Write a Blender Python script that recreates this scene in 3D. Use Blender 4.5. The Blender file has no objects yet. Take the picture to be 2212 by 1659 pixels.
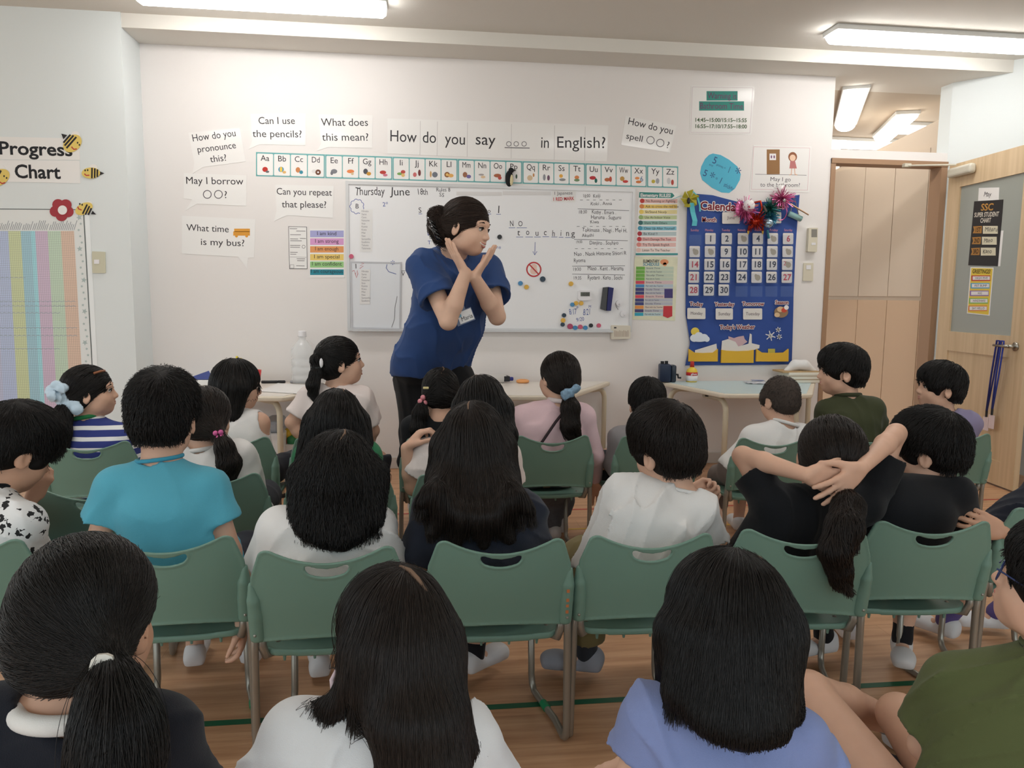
import bpy, bmesh, math, random
import numpy as np
from mathutils import Vector, Matrix
rng = np.random.default_rng(7)
random.seed(7)
SC = bpy.context.scene
COL = SC.collection
# ------------------------------------------------------------------ camera
W_, H_, F_ = 2212, 1659, 1650.0
CAMZ = 1.14
def _basis(yaw, pitch, roll):
    cy, sy, cp, sp = math.cos(yaw), math.sin(yaw), math.cos(pitch), math.sin(pitch)
    fwd = np.array([sy*cp, cy*cp, -sp]); right = np.array([cy, -sy, 0.0]); up = np.cross(right, fwd)
    cr, sr = math.cos(roll), math.sin(roll)
    return cr*right + sr*up, -sr*right + cr*up, fwd
CR, CU, CF = _basis(math.radians(7.1), math.radians(6.6), math.radians(0.6))
cam_d = bpy.data.cameras.new('camera'); cam = bpy.data.objects.new('camera', cam_d); COL.objects.link(cam)
cam_d.sensor_width = 36.0; cam_d.lens = F_/W_*36.0; cam_d.clip_start = 0.02; cam_d.clip_end = 100
M_ = Matrix(((CR[0], CU[0], -CF[0], 0), (CR[1], CU[1], -CF[1], 0), (CR[2], CU[2], -CF[2], CAMZ), (0, 0, 0, 1)))
cam.matrix_world = M_
SC.camera = cam
# ------------------------------------------------------------------ world, exposure
SC.view_settings.view_transform = 'Standard'; SC.view_settings.look = 'None'
SC.view_settings.exposure = 0.86; SC.view_settings.gamma = 1.0; SC.view_settings.use_curve_mapping = False
SC.cycles.use_denoising = True
SC.cycles.max_bounces = 6; SC.cycles.diffuse_bounces = 3; SC.cycles.glossy_bounces = 3
SC.cycles.transmission_bounces = 4; SC.cycles.transparent_max_bounces = 8
SC.cycles.sample_clamp_indirect = 4.0
wd = bpy.data.worlds.new('sky'); SC.world = wd; wd.use_nodes = True
nt = wd.node_tree; bg = nt.nodes['Background']
tc = nt.nodes.new('ShaderNodeTexCoord'); sep = nt.nodes.new('ShaderNodeSeparateXYZ')
nt.links.new(tc.outputs['Generated'], sep.inputs[0])
cr_ = nt.nodes.new('ShaderNodeValToRGB'); nt.links.new(sep.outputs['Z'], cr_.inputs[0])
cr_.color_ramp.elements[0].position = 0.0; cr_.color_ramp.elements[0].color = (0.50, 0.53, 0.52, 1)
cr_.color_ramp.elements[1].position = 0.35; cr_.color_ramp.elements[1].color = (0.80, 0.92, 1.0, 1)
nt.links.new(cr_.outputs[0], bg.inputs[0]); bg.inputs[1].default_value = 1.25
def area_light(name, loc, size, power, color, rot=(0, 0, 0)):
    l = bpy.data.lights.new(name, 'AREA'); l.shape = 'RECTANGLE'; l.size, l.size_y = size; l.energy = power; l.color = color
    o = bpy.data.objects.new(name, l); o.location = loc; o.rotation_euler = rot; COL.objects.link(o); return o
# ------------------------------------------------------------------ pixel -> place
def ray(x, y): return CF + (x - W_/2)/F_*CR - (y - H_/2)/F_*CU
C0 = np.array([0, 0, CAMZ])
def PY(x, y, Y): d = ray(x, y); return C0 + d*(Y/d[1])            # meets the plane at depth Y
def PZ(x, y, z): d = ray(x, y); return C0 + d*((z - CAMZ)/d[2])   # meets the plane at height z
class Plane:                                                       # a wall-like plane: o + a*u + b*v, n towards the room
    def __init__(s, o, u, n):
        s.o = np.array(o, float); s.u = np.array(u, float)/np.linalg.norm(u); s.n = np.array(n, float)/np.linalg.norm(n); s.v = np.array([0, 0, 1.0])
    def ab(s, x, y):
        d = ray(x, y); t = ((s.o - C0) @ s.n)/(d @ s.n); p = C0 + t*d - s.o; return np.array([p @ s.u, p @ s.v])
    def w(s, a, b, h=0.0): return s.o + a*s.u + b*s.v + h*s.n
WY = 5.0
WALL = Plane((0, WY, 0), (1, 0, 0), (0, -1, 0))
PILL = Plane((0, 4.71, 0), (1, 0, 0), (0, -1, 0))
HG, FR = np.array([3.60, 4.93, 0]), np.array([3.525, 4.06, 0])
_ud = (HG - FR)/np.linalg.norm(HG - FR)
LEAF = Plane(HG, FR - HG, (-abs(_ud[1]), _ud[0], 0))
# ------------------------------------------------------------------ materials
def lin(c): 
    c = c/255.0
    return c/12.92 if c <= 0.04045 else ((c + 0.055)/1.055)**2.4
def rgb(r, g, b): return (lin(r), lin(g), lin(b), 1.0)
MATS = {}
def mat(name, c, rough=0.6, spec=0.4, metal=0.0, bump=0.0, bscale=200.0, var=0.0, vscale=20.0, coat=0.0, alpha=1.0, trans=0.0, sss=0.0, sheen=0.0):
    if name in MATS: return MATS[name]
    m = bpy.data.materials.new(name); m.use_nodes = True; n = m.node_tree.nodes; L = m.node_tree.links
    p = n['Principled BSDF']; col = rgb(*c) if max(c) > 1.0 else (*c, 1)
    p.inputs['Base Color'].default_value = col; p.inputs['Roughness'].default_value = rough; p.inputs['Metallic'].default_value = metal
    p.inputs['Specular IOR Level'].default_value = spec; p.inputs['Coat Weight'].default_value = coat; p.inputs['Coat Roughness'].default_value = 0.08
    p.inputs['Alpha'].default_value = alpha; p.inputs['Transmission Weight'].default_value = trans; p.inputs['Sheen Weight'].default_value = sheen
    if sss: p.inputs['Subsurface Weight'].default_value = sss; p.inputs['Subsurface Scale'].default_value = 0.02; p.inputs['Subsurface Radius'].default_value = (1, .35, .2)
    if bump or var:
        t = n.new('ShaderNodeTexCoord')
    if bump:
        nz = n.new('ShaderNodeTexNoise'); nz.inputs['Scale'].default_value = bscale; nz.inputs['Detail'].default_value = 3
        L.new(t.outputs['Object'], nz.inputs['Vector']); b = n.new('ShaderNodeBump'); b.inputs['Strength'].default_value = bump; b.inputs['Distance'].default_value = 0.004
        L.new(nz.outputs[0], b.inputs['Height']); L.new(b.outputs[0], p.inputs['Normal'])
    if var:
        nz2 = n.new('ShaderNodeTexNoise'); nz2.inputs['Scale'].default_value = vscale; nz2.inputs['Detail'].default_value = 4
        L.new(t.outputs['Object'], nz2.inputs['Vector'])
        mr = n.new('ShaderNodeMapRange'); mr.inputs[1].default_value = .25; mr.inputs[2].default_value = .75; mr.inputs[3].default_value = 1 - var; mr.inputs[4].default_value = 1 + var
        L.new(nz2.outputs[0], mr.inputs[0]); mx = n.new('ShaderNodeMix'); mx.data_type = 'RGBA'; mx.blend_type = 'MULTIPLY'; mx.inputs[0].default_value = 1
        mx.inputs[6].default_value = col; L.new(mr.outputs[0], mx.inputs[7]); L.new(mx.outputs[2], p.inputs['Base Color'])
    MATS[name] = m; return m
def emis(name, c, s):
    if name in MATS: return MATS[name]
    m = bpy.data.materials.new(name); m.use_nodes = True; p = m.node_tree.nodes['Principled BSDF']
    p.inputs['Base Color'].default_value = (*c, 1); p.inputs['Emission Color'].default_value = (*c, 1); p.inputs['Emission Strength'].default_value = s
    MATS[name] = m; return m
def paint(r, g, b): return mat('ink %d %d %d' % (r, g, b), (r, g, b), rough=.55, spec=.3)
# ------------------------------------------------------------------ mesh helpers
def link(name, me, m=None, parent=None, smooth=False):
    if not isinstance(me, bpy.types.Mesh): me = me.mesh(name)
    o = bpy.data.objects.new(name, me); COL.objects.link(o)
    if m is not None:
        for x in (m if isinstance(m, (list, tuple)) else [m]): me.materials.append(x)
    if smooth: me.polygons.foreach_set('use_smooth', np.ones(len(me.polygons), bool))
    if parent is not None: o.parent = parent
    return o
def tag(o, label=None, cat=None, group=None, kind=None):
    if label: o['label'] = label
    if cat: o['category'] = cat
    if group: o['group'] = group
    if kind: o['kind'] = kind
    return o
def thing(name, label, cat, group=None, loc=(0, 0, 0), rz=0.0):
    o = bpy.data.objects.new(name, None); COL.objects.link(o); o.location = loc; o.rotation_euler.z = rz; o.empty_display_size = .05
    return tag(o, label, cat, group)
def copy_tree(o, parent=None):
    c = o.copy(); COL.objects.link(c); c.parent = parent
    for ch in list(o.children): copy_tree(ch, c)
    return c
class MB:                                                          # collects shapes into one mesh
    def __init__(s): s.v = []; s.f = []; s.mi = []; s.cur = 0
    def add(s, vs, fs):
        b = len(s.v); s.v += [tuple(map(float, v)) for v in vs]; s.f += [tuple(b + i for i in f) for f in fs]; s.mi += [s.cur]*len(fs); return s
    def box(s, lo, hi, R=None, o=(0, 0, 0)):
        vs = [np.array([x, y, z], float) for x in (lo[0], hi[0]) for y in (lo[1], hi[1]) for z in (lo[2], hi[2])]
        if R is not None: vs = [R @ v for v in vs]
        vs = [v + np.array(o) for v in vs]
        return s.add(vs, [(0, 1, 3, 2), (4, 6, 7, 5), (0, 4, 5, 1), (2, 3, 7, 6), (0, 2, 6, 4), (1, 5, 7, 3)])
    def rbox(s, lo, hi, r=.004, n=2, R=None, o=(0, 0, 0)):
        bm = bmesh.new(); bmesh.ops.create_cube(bm, size=1.0)
        lo, hi = np.array(lo, float), np.array(hi, float)
        for v in bm.verts: v.co = Vector((lo + hi)/2 + np.array(v.co)*(hi - lo))
        bmesh.ops.bevel(bm, geom=bm.edges[:], offset=r, segments=n, affect='EDGES', profile=.5)
        vs = [np.array(v.co) for v in bm.verts]; bm.verts.index_update(); fs = [[v.index for v in f.verts] for f in bm.faces]; bm.free()
        if R is not None: vs = [R @ v for v in vs]
        return s.add([v + np.array(o) for v in vs], fs)
    def tube(s, pts, r, n=8, cap=True, closed=False):
        pts = [np.array(p, float) for p in pts]; N = len(pts); rs = r if isinstance(r, (list, tuple)) else [r]*N
        t0 = pts[1] - pts[0]; a = np.array([0, 0, 1.0]) if abs(t0[2]) < .9*np.linalg.norm(t0) else np.array([1.0, 0, 0])
        u = np.cross(t0, a); u /= np.linalg.norm(u); vs = []
        for i in range(N):
            t = pts[(i + 1) % N] - pts[i - 1] if closed else pts[min(i + 1, N - 1)] - pts[max(i - 1, 0)]
            t = t/(np.linalg.norm(t) + 1e-12); u = u - t*(u @ t); u /= np.linalg.norm(u) + 1e-12; w = np.cross(t, u)
            vs += [pts[i] + rs[i]*(math.cos(2*math.pi*k/n)*u + math.sin(2*math.pi*k/n)*w) for k in range(n)]
        fs = []
        for i in range(N if closed else N - 1):
            j = (i + 1) % N
            fs += [(i*n + k, i*n + (k + 1) % n, j*n + (k + 1) % n, j*n + k) for k in range(n)]
        if cap and not closed: fs += [tuple(range(n))[::-1], tuple((N - 1)*n + k for k in range(n))]
        return s.add(vs, fs)
    def lathe(s, prof, o=(0, 0, 0), n=24, R=None):
        vs = []; fs = []
        for (r, z) in prof: vs += [np.array([r*math.cos(2*math.pi*k/n), r*math.sin(2*math.pi*k/n), z]) for k in range(n)]
        if R is not None: vs = [R @ v for v in vs]
        for i in range(len(prof) - 1): fs += [(i*n + k, i*n + (k + 1) % n, (i + 1)*n + (k + 1) % n, (i + 1)*n + k) for k in range(n)]
        fs += [tuple(range(n))[::-1], tuple((len(prof) - 1)*n + k for k in range(n))]
        return s.add([v + np.array(o) for v in vs], fs)
    def ball(s, c, r, n=12, R=None):
        r = np.array(r if hasattr(r, '__len__') else (r, r, r), float); vs = []; fs = []; m = max(4, n//2)
        for i in range(m + 1):
            a = math.pi*(i + .02*(i == 0) - .02*(i == m))/m
            vs += [np.array([math.sin(a)*math.cos(2*math.pi*k/n), math.sin(a)*math.sin(2*math.pi*k/n), math.cos(a)])*r for k in range(n)]
        if R is not None: vs = [R @ v for v in vs]
        for i in range(m): fs += [(i*n + k, (i + 1)*n + k, (i + 1)*n + (k + 1) % n, i*n + (k + 1) % n) for k in range(n)]
        return s.add([v + np.array(c) for v in vs], fs)
    def poly(s, pl, pts, h0, h1):                                  # prism of a plane outline (a,b) between heights
        if sum(pts[i - 1][0]*pts[i][1] - pts[i][0]*pts[i - 1][1] for i in range(len(pts))) < 0: pts = pts[::-1]
        n = len(pts); vs = [pl.w(a, b, h1) for a, b in pts] + [pl.w(a, b, h0) for a, b in pts]
        sgn = 1 if np.cross(pl.u, pl.v) @ pl.n > 0 else -1
        fs = [tuple(range(n))[::sgn]] + [tuple(range(n, 2*n))[::-sgn]] + [((i, n + i, n + (i + 1) % n, (i + 1) % n))[::sgn] for i in range(n)]
        return s.add(vs, fs)
    def mesh(s, name):
        me = bpy.data.meshes.new(name); me.from_pydata(s.v, [], s.f)
        if any(s.mi): me.polygons.foreach_set('material_index', s.mi)
        me.update(); return me
def tri_poly(pl, pts, h0, h1):                                     # a concave outline: fill front with triangles
    from mathutils.geometry import tessellate_polygon
    n = len(pts); b = MB(); vs = [pl.w(a, c, h1) for a, c in pts] + [pl.w(a, c, h0) for a, c in pts]
    tr = tessellate_polygon([[Vector((a, c, 0)) for a, c in pts]])
    fs = [tuple(t) for t in tr] + [(i, n + i, n + (i + 1) % n, (i + 1) % n) for i in range(n)]
    b.add(vs, fs); return b
# ------------------------------------------------------------------ lettering (glyphs of the built-in font laid out by hand)
GL = {}
def _load_glyphs():
    chars = [chr(i) for i in range(33, 127)]; obs = []
    for bold in (0, 1):
        for ch in chars:
            cu = bpy.data.curves.new('g', 'FONT'); cu.body = ch; cu.size = 1; cu.resolution_u = 3; cu.offset = .022 if bold else 0.0
            o = bpy.data.objects.new('g', cu); COL.objects.link(o); obs.append((ch, bold, o, 0))
            cu2 = bpy.data.curves.new('g', 'FONT'); cu2.body = 'H' + ch + 'H'; cu2.size = 1; o2 = bpy.data.objects.new('g', cu2); COL.objects.link(o2); obs.append((ch, bold, o2, 1))
    cu = bpy.data.curves.new('g', 'FONT'); cu.body = 'HH'; hh = bpy.data.objects.new('g', cu); COL.objects.link(hh)
    dg = bpy.context.evaluated_depsgraph_get(); dg.update()
    def wid(o): me = o.evaluated_get(dg).to_mesh(); x = [v.co.x for v in me.vertices]; return max(x) - min(x)
    w0 = wid(hh); tmp = {}
    for ch, bold, o, k in obs:
        me = o.evaluated_get(dg).to_mesh()
        if k: tmp[(ch, bold)][2] = wid(o) - w0
        else: tmp[(ch, bold)] = [[(v.co.x, v.co.y) for v in me.vertices], [tuple(p.vertices) for p in me.polygons], 0]
    for o in [x[2] for x in obs] + [hh]:
        c = o.data; bpy.data.objects.remove(o); bpy.data.curves.remove(c)
    GL.update(tmp)
    ys = [y for x, y in GL[('H', 0)][0]]; return max(ys)
CAPH = _load_glyphs()
def text_w(s, bold=0): return sum(.28 if c == ' ' else GL[(c, bold)][2] for c in s)
def letter(b, pl, s, p0, p1, cap, h, bold=0, jit=0.0, slant=0.0):
    """lay string s on plane pl from p0 to p1 (plane coords of the baseline ends) with capital height cap"""
    p0, p1 = np.array(p0, float), np.array(p1, float); e = p1 - p0; Lw = np.linalg.norm(e); e /= Lw; nrm = np.array([-e[1], e[0]])
    sx = Lw/max(text_w(s, bold), .01); sy = cap/CAPH; x = 0
    for c in s:
        if c == ' ': x += .28; continue
        vs, fs, adv = GL[(c, bold)]; dy = random.gauss(0, jit)*cap; rot = random.gauss(0, jit)
        pts = []
        for (gx, gy) in vs:
            X = (x + gx + slant*gy - rot*gy)*sx; Y = (gy + rot*gx)*sy + dy
            q = p0 + e*X + nrm*Y; pts.append(pl.w(q[0], q[1], h))
        b.add(pts, fs); x += adv
    return b
def pxtext(b, pl, s, x0, y0, x1, y1, cap, h, **k):                 # pixel baseline ends, cap height in pixels
    p0, p1 = pl.ab(x0, y0), pl.ab(x1, y1); cm = np.linalg.norm(pl.ab(x0, y0 - cap) - p0)
    nat = text_w(s, k.get('bold', 0))*cm/CAPH*1.02; L0 = np.linalg.norm(p1 - p0)
    if len(s) <= 2 and nat < L0: d = (p1 - p0)/L0; m = (p0 + p1)/2; p0, p1 = m - d*nat/2, m + d*nat/2
    return letter(b, pl, s, p0, p1, cm, h, **k)
def stroke(b, pl, pts, wpx, h, px=True):                           # a flat drawn line, one continuous strip
    q = [pl.ab(*p) if px else np.array(p, float) for p in pts]; w = wpx/330.0 if px else wpx; q = [q[0]] + [q[i] for i in range(1, len(q)) if np.linalg.norm(q[i] - q[i - 1]) > 1e-6]; N = len(q); vs = []
    if N < 2: return b
    closed = N > 3 and np.linalg.norm(q[0] - q[-1]) < 1e-4
    for i in range(N):
        a = q[i - 1] if i else (q[-2] if closed else q[0]); c = q[i + 1] if i < N - 1 else (q[1] if closed else q[-1]); e0 = q[i] - a; e1 = c - q[i]; e = sum(v/np.linalg.norm(v) for v in (e0, e1) if np.linalg.norm(v) > 1e-9)
        L = np.linalg.norm(e); e = (e/L) if L > .35 else (e1/np.linalg.norm(e1) if np.linalg.norm(e1) > 0 else e0/np.linalg.norm(e0)); n = np.array([-e[1], e[0]])*w/2; vs += [pl.w(*(q[i] - n), h), pl.w(*(q[i] + n), h)]
    return b.add(vs, [(2*i, 2*i + 2, 2*i + 3, 2*i + 1) for i in range(N - 1)])
def disc(b, pl, x, y, rx, ry, h0, h1, n=20, rot=0.0):              # a round plate given by pixel centre and pixel radii
    c = pl.ab(x, y); ex = pl.ab(x + rx, y) - c; ey = pl.ab(x, y - ry) - c; cr, sr = math.cos(rot), math.sin(rot)
    ps = []
    for k in range(n):
        a = 2*math.pi*k/n; u, v = math.cos(a), math.sin(a)
        uu = (u*rx*cr - v*ry*sr)/rx; vv = (u*rx*sr + v*ry*cr)/ry
        ps.append(tuple(c + ex*uu + ey*vv))
    return b.poly(pl, ps, h0, h1)
def pxpoly(b, pl, pts, h0, h1):
    return b.poly(pl, [tuple(pl.ab(*p)) for p in pts], h0, h1)
def rquad(q, r, n=4):                                              # a pixel quad with rounded corners
    out = []; q = [np.array(p, float) for p in q]
    for i in range(4):
        a, b, c = q[i - 1], q[i], q[(i + 1) % 4]; u = (a - b)/np.linalg.norm(a - b); v = (c - b)/np.linalg.norm(c - b)
        for k in range(n + 1):
            t = k/n; p = b + u*r*(1 - t)**2 + v*r*t**2
            out.append(tuple(p))
    return out
# ================================================================== the room
def struct(name, b, m, smooth=False): return tag(link(name, b, m, smooth=smooth), kind='structure')
WALLM = mat('wall paint', (236, 231, 228), rough=.75, spec=.25, bump=.08, bscale=350)
PILLM = mat('pillar paint', (228, 233, 233), rough=.75, spec=.25, bump=.08, bscale=350)
CEILM = mat('ceiling paint', (226, 222, 214), rough=.9, spec=.1, bump=.25, bscale=260)
BEAMM = mat('beam paint', (228, 224, 216), rough=.8, spec=.2)
def floor_mat():
    m = bpy.data.materials.new('wood floor'); m.use_nodes = True; n = m.node_tree.nodes; L = m.node_tree.links; p = n['Principled BSDF']
    t = n.new('ShaderNodeTexCoord'); mp = n.new('ShaderNodeMapping'); mp.inputs['Scale'].default_value = (1.2, 16, 1); L.new(t.outputs['Object'], mp.inputs[0])
    nz = n.new('ShaderNodeTexNoise'); nz.inputs['Scale'].default_value = 1.6; nz.inputs['Detail'].default_value = 6; nz.inputs['Roughness'].default_value = .65; L.new(mp.outputs[0], nz.inputs[0])
    cr = n.new('ShaderNodeValToRGB'); L.new(nz.outputs[0], cr.inputs[0]); e = cr.color_ramp.elements
    e[0].position = .3; e[0].color = rgb(172, 126, 92); e[1].position = .72; e[1].color = rgb(218, 174, 136)
    br = n.new('ShaderNodeTexBrick'); L.new(t.outputs['Object'], br.inputs[0]); br.inputs['Scale'].default_value = 1; br.inputs['Brick Width'].default_value = 1.6; br.inputs['Row Height'].default_value = .15
    br.inputs['Mortar Size'].default_value = .0012; br.inputs['Color1'].default_value = (.94, .94, .94, 1); br.inputs['Color2'].default_value = (1.04, 1.02, 1, 1); br.inputs['Mortar'].default_value = (.78, .74, .7, 1)
    mx = n.new('ShaderNodeMix'); mx.data_type = 'RGBA'; mx.blend_type = 'MULTIPLY'; mx.inputs[0].default_value = 1; L.new(cr.outputs[0], mx.inputs[6]); L.new(br.outputs[0], mx.inputs[7])
    L.new(mx.outputs[2], p.inputs['Base Color']); p.inputs['Roughness'].default_value = .38; p.inputs['Specular IOR Level'].default_value = .45
    return m
struct('floor', MB().box((-6, -2.5, -.1), (6.5, 14, 0)), floor_mat())
struct('wall_back', MB().box((-1.64, WY, 0), (2.78, WY + .12, 2.62)), WALLM)
struct('wall_left', MB().box((-6, 4.71, 0), (-1.64, WY + .12, 2.70)), PILLM)
struct('baseboard_back', MB().rbox((-1.635, WY - .012, 0), (2.77, WY - .001, .075), .003), mat('baseboard vinyl', (205, 198, 192), rough=.5))
b = MB()
plan = [(3.63, 5.12), (3.63, 5.0), (3.95, 4.58), (3.95, -2.5), (4.1, -2.5), (4.1, 5.12)]
vs = [(x, y, z) for z in (0, 2.70) for x, y in plan]; n6 = len(plan)
b.add(vs, [(i, (i + 1) % n6, n6 + (i + 1) % n6, n6 + i) for i in range(n6)] + [tuple(range(n6))[::-1], tuple(range(n6, 2*n6))])
struct('wall_right', b, PILLM)
struct('ceiling', MB().box((-6, -2.5, 2.69), (6.5, 4.72, 2.8)), CEILM)
struct('ceiling_beam', MB().box((-1.64, 4.72, 2.612), (6.5, WY + .3, 2.8)), BEAMM)
struct('ceiling_back', MB().box((-1.64, WY + .3, 2.62), (6.5, 14, 2.75)), mat('next room ceiling', (206, 194, 178), rough=.9))
FRM = mat('brown door frame', (166, 132, 104), rough=.5)
struct('trim_1', MB().box((2.78, WY - .01, 0), (2.812, WY + .11, 2.085)), FRM)
struct('trim_2', MB().box((2.78, WY - .015, 2.052), (3.63, WY + .11, 2.085)), FRM)
struct('trim_3', MB().box((3.585, WY - .01, 0), (3.63, WY + .11, 2.052)), FRM)
struct('wall_header', MB().box((2.78, WY, 2.085), (3.63, WY + .12, 2.145)), WALLM)
struct('wall_next_room', MB().box((-1.0, 12.5, 0), (6.5, 12.6, 2.7)), WALLM)
for nm, x, y, wx in (('trim_4', 3.86, 7.0, .12), ('trim_5', 3.08, 8.6, .16)):
    struct(nm, MB().box((x, y, 0), (x + wx, y + .12, 2.62)), PILLM)
# floor marking tape
for nm, Y, w, c, lab in (('floor_tape', 2.0, .026, (20, 92, 62), 'green tape line on the wooden floor between the chair rows'),
                         ('floor_tape', 3.588, .016, (214, 176, 60), 'thin yellow tape line on the floor in front of the first row'),
                         ('floor_tape', 3.93, .016, (178, 52, 50), 'thin red tape line on the floor nearest the whiteboard wall')):
    b = MB(); N = 40; xs = np.linspace(-4, 3.9, N); ys = Y + .004*np.sin(xs*1.3)
    b.add([(x, y - w/2, .001) for x, y in zip(xs, ys)] + [(x, y + w/2, .001) for x, y in zip(xs, ys)], [(i, i + 1, N + i + 1, N + i) for i in range(N - 1)])
    tag(link(nm, b, mat('tape %d' % c[0], c, rough=.45)), lab, 'floor tape')
# cabinets of the next room, seen through the doorway
A, Bq = PY(1800, 372, 6.25), PY(2034, 372, 5.22); CABM = mat('cream cabinet board', (226, 208, 188), rough=.55)
CAB = Plane((A[0], A[1], 0), (Bq[0] - A[0], Bq[1] - A[1], 0), (-1, 0, 0)); ud = CAB.u
CAB.n = np.array([ud[1], -ud[0], 0]); Lc = np.linalg.norm((Bq - A)[:2]); ztop = A[2]
t = thing('storage_cabinet', 'tall cream storage cabinet behind the open doorway', 'cabinet')
link('body', MB().poly(CAB, [(-.1, 0), (Lc + .02, 0), (Lc + .02, ztop + .25), (-.1, ztop)], -.3, -.02), CABM, t)
es = [-.08] + [CAB.ab(x, 500)[0] for x in (1862, 1926, 1998)] + [Lc + .02]
for k in range(4):
    for z0, z1 in ((.06, 1.135), (1.165, ztop + .02*k)):
        o = link('door', MB().poly(CAB, [(es[k] + .003, z0), (es[k + 1] - .003, z0), (es[k + 1] - .003, z1), (es[k] + .003, z1)], -.02, .0), CABM if z0 > .5 else mat('tan cabinet board', (224, 192, 160), rough=.55), t)
tag(link('wall_sign', MB().rbox((2.835, 5.5, 1.93), (2.94, 5.52, 2.1), .01), mat('yellow plastic', (222, 184, 40))), 'yellow rounded board beside the cabinet, through the doorway top', 'sign')
tag(link('wall_sign', MB().rbox((2.90, 5.75, 1.56), (2.955, 5.77, 1.74), .01), mat('yellow card', (236, 200, 40))), 'small yellow card hanging beside the cabinet, lower of the two', 'sign')
# ceiling lights
LAMP = emis('fluorescent diffuser', (1.0, .985, .96), 10.0); LAMPB = mat('lamp housing', (225, 225, 222), rough=.5)
LAMP2 = emis('far diffuser', (1.0, .97, .90), 4.0)
def ceiling_light(loc, L, w, label, rz=0.0, hz=2.69, group=None, lamp=None):
    t = thing('ceiling_light', label, 'ceiling light', group, (loc[0], loc[1], hz), rz)
    link('housing', MB().rbox((-L/2 - .005, -w/2 - .01, -.03), (L/2 + .005, w/2 + .01, 0), .006), LAMPB, t)
    b = MB(); N = 9; rows = []
    for x in (-L/2, -L/2 + .02, L/2 - .02, L/2):
        s_ = .75 if abs(x) == L/2 else 1
        rows.append([(x, w/2*math.cos(a)*s_, -.03 - .055*math.sin(a)*s_) for a in np.linspace(0, math.pi, N)])
    v = [p for r_ in rows for p in r_]; f = [(i*N + k, i*N + k + 1, (i + 1)*N + k + 1, (i + 1)*N + k) for i in range(3) for k in range(N - 1)] + [tuple(range(N))[::-1], tuple(range(3*N, 4*N))]
    link('diffuser', b.add(v, f), lamp or LAMP, t, smooth=True)
    return t
l1 = PZ(834, 36, 2.61); l2 = PZ(1793, 92, 2.61)
ceiling_light((l1[0] - .63, l1[1], 0), 1.26, .15, 'long white ceiling light above the left of the whiteboard wall')
ceiling_light((l2[0] + .63, l2[1], 0), 1.26, .15, 'long white ceiling light at the right, above the door')
for x, y, lab in ((-1.3, 2.3, 'added unseen ceiling light over the left of the children'), (1.9, 2.3, 'added unseen ceiling light over the right of the children'), (-1.3, .1, 'added unseen ceiling light behind the camera, left'), (1.9, .1, 'added unseen ceiling light behind the camera, right')):
    ceiling_light((x, y, 0), 1.26, .15, lab, lamp=LAMP2 if y < 1 else LAMP)  # lamps out of view, added as fill light for the children
for (x, y, L, rz, lab) in ((1836, 247, 1.2, 1.1, 'slanting ceiling light of the next room nearest the doorway'), (1932, 284, .9, 1.2, 'ceiling light of the next room just left of the post'),
                           (2012, 288, .62, 0, 'ceiling light of the next room just right of the post'), (1890, 320, .8, 0, 'far ceiling light of the next room low above the door frame'), (1802, 316, .2, 0, 'short bit of ceiling light at the left edge of the gap above the door')):
    p = PZ(x, y, 2.55); ceiling_light((p[0], p[1], 0), L, .16, lab, rz=rz, hz=2.62, lamp=LAMP2)
# ------------------------------------------------------------------ the open door leaf
WOODM = None
def wood_mat(name, c1, c2, scale=(30, 30, 1.5)):
    m = bpy.data.materials.new(name); m.use_nodes = True; n = m.node_tree.nodes; L = m.node_tree.links; p = n['Principled BSDF']
    t = n.new('ShaderNodeTexCoord'); mp = n.new('ShaderNodeMapping'); mp.inputs['Scale'].default_value = scale; L.new(t.outputs['Object'], mp.inputs[0])
    nz = n.new('ShaderNodeTexNoise'); nz.inputs['Scale'].default_value = 1.0; nz.inputs['Detail'].default_value = 5; L.new(mp.outputs[0], nz.inputs[0])
    cr = n.new('ShaderNodeValToRGB'); L.new(nz.outputs[0], cr.inputs[0]); cr.color_ramp.elements[0].position = .3; cr.color_ramp.elements[0].color = rgb(*c1); cr.color_ramp.elements[1].position = .7; cr.color_ramp.elements[1].color = rgb(*c2)
    L.new(cr.outputs[0], p.inputs['Base Color']); p.inputs['Roughness'].default_value = .45; return m
WOODM = wood_mat('pale door wood', (204, 176, 138), (222, 196, 160))
WL = np.linalg.norm(HG - FR); ZT = 2.05
t = thing('door_1', 'open pale wooden door with frosted glass and notices on it', 'door'); t['kind'] = 'structure'
def lf(b, a0, z0, a1, z1, h0, h1): return b.poly(LEAF, [(WL - a0, z0), (WL - a1, z0), (WL - a1, z1), (WL - a0, z1)], h0, h1)
def LW(a, z, h): return LEAF.w(WL - a, z, h)
b = MB(); lf(b, 0, .012, .13, ZT, -.035, 0); lf(b, WL - .13, .012, WL, ZT, -.035, 0); lf(b, .13, 1.89, WL - .13, ZT, -.035, 0); lf(b, .13, .80, WL - .13, .93, -.035, 0); lf(b, .13, .012, WL - .13, .16, -.035, 0)
link('door_frame', b, WOODM, t)
link('door_panel', lf(MB(), .13, .16, WL - .13, .80, -.028, -.008), WOODM, t)
FROST = mat('frosted glass', (178, 182, 174), rough=.3, spec=.5, trans=.25)
link('glass_pane', lf(MB(), .13, .93, WL - .13, 1.89, -.02, -.012), FROST, t)
b = MB(); hp = LW(.075, .87, 0); nn = LEAF.n; uu = -LEAF.u
b.tube([hp, hp + nn*.008], .026, 16); b.tube([hp, hp + nn*.045], .011, 10); b.tube([hp + nn*.045, hp + nn*.05 + uu*.03, hp + nn*.05 + uu*.13], [.011, .010, .007], 10)
link('door_handle', b, mat('brushed steel', (170, 168, 160), rough=.3, metal=1), t, smooth=True)
b = MB(); Rl = np.column_stack([uu, nn, [0, 0, 1]])
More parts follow.
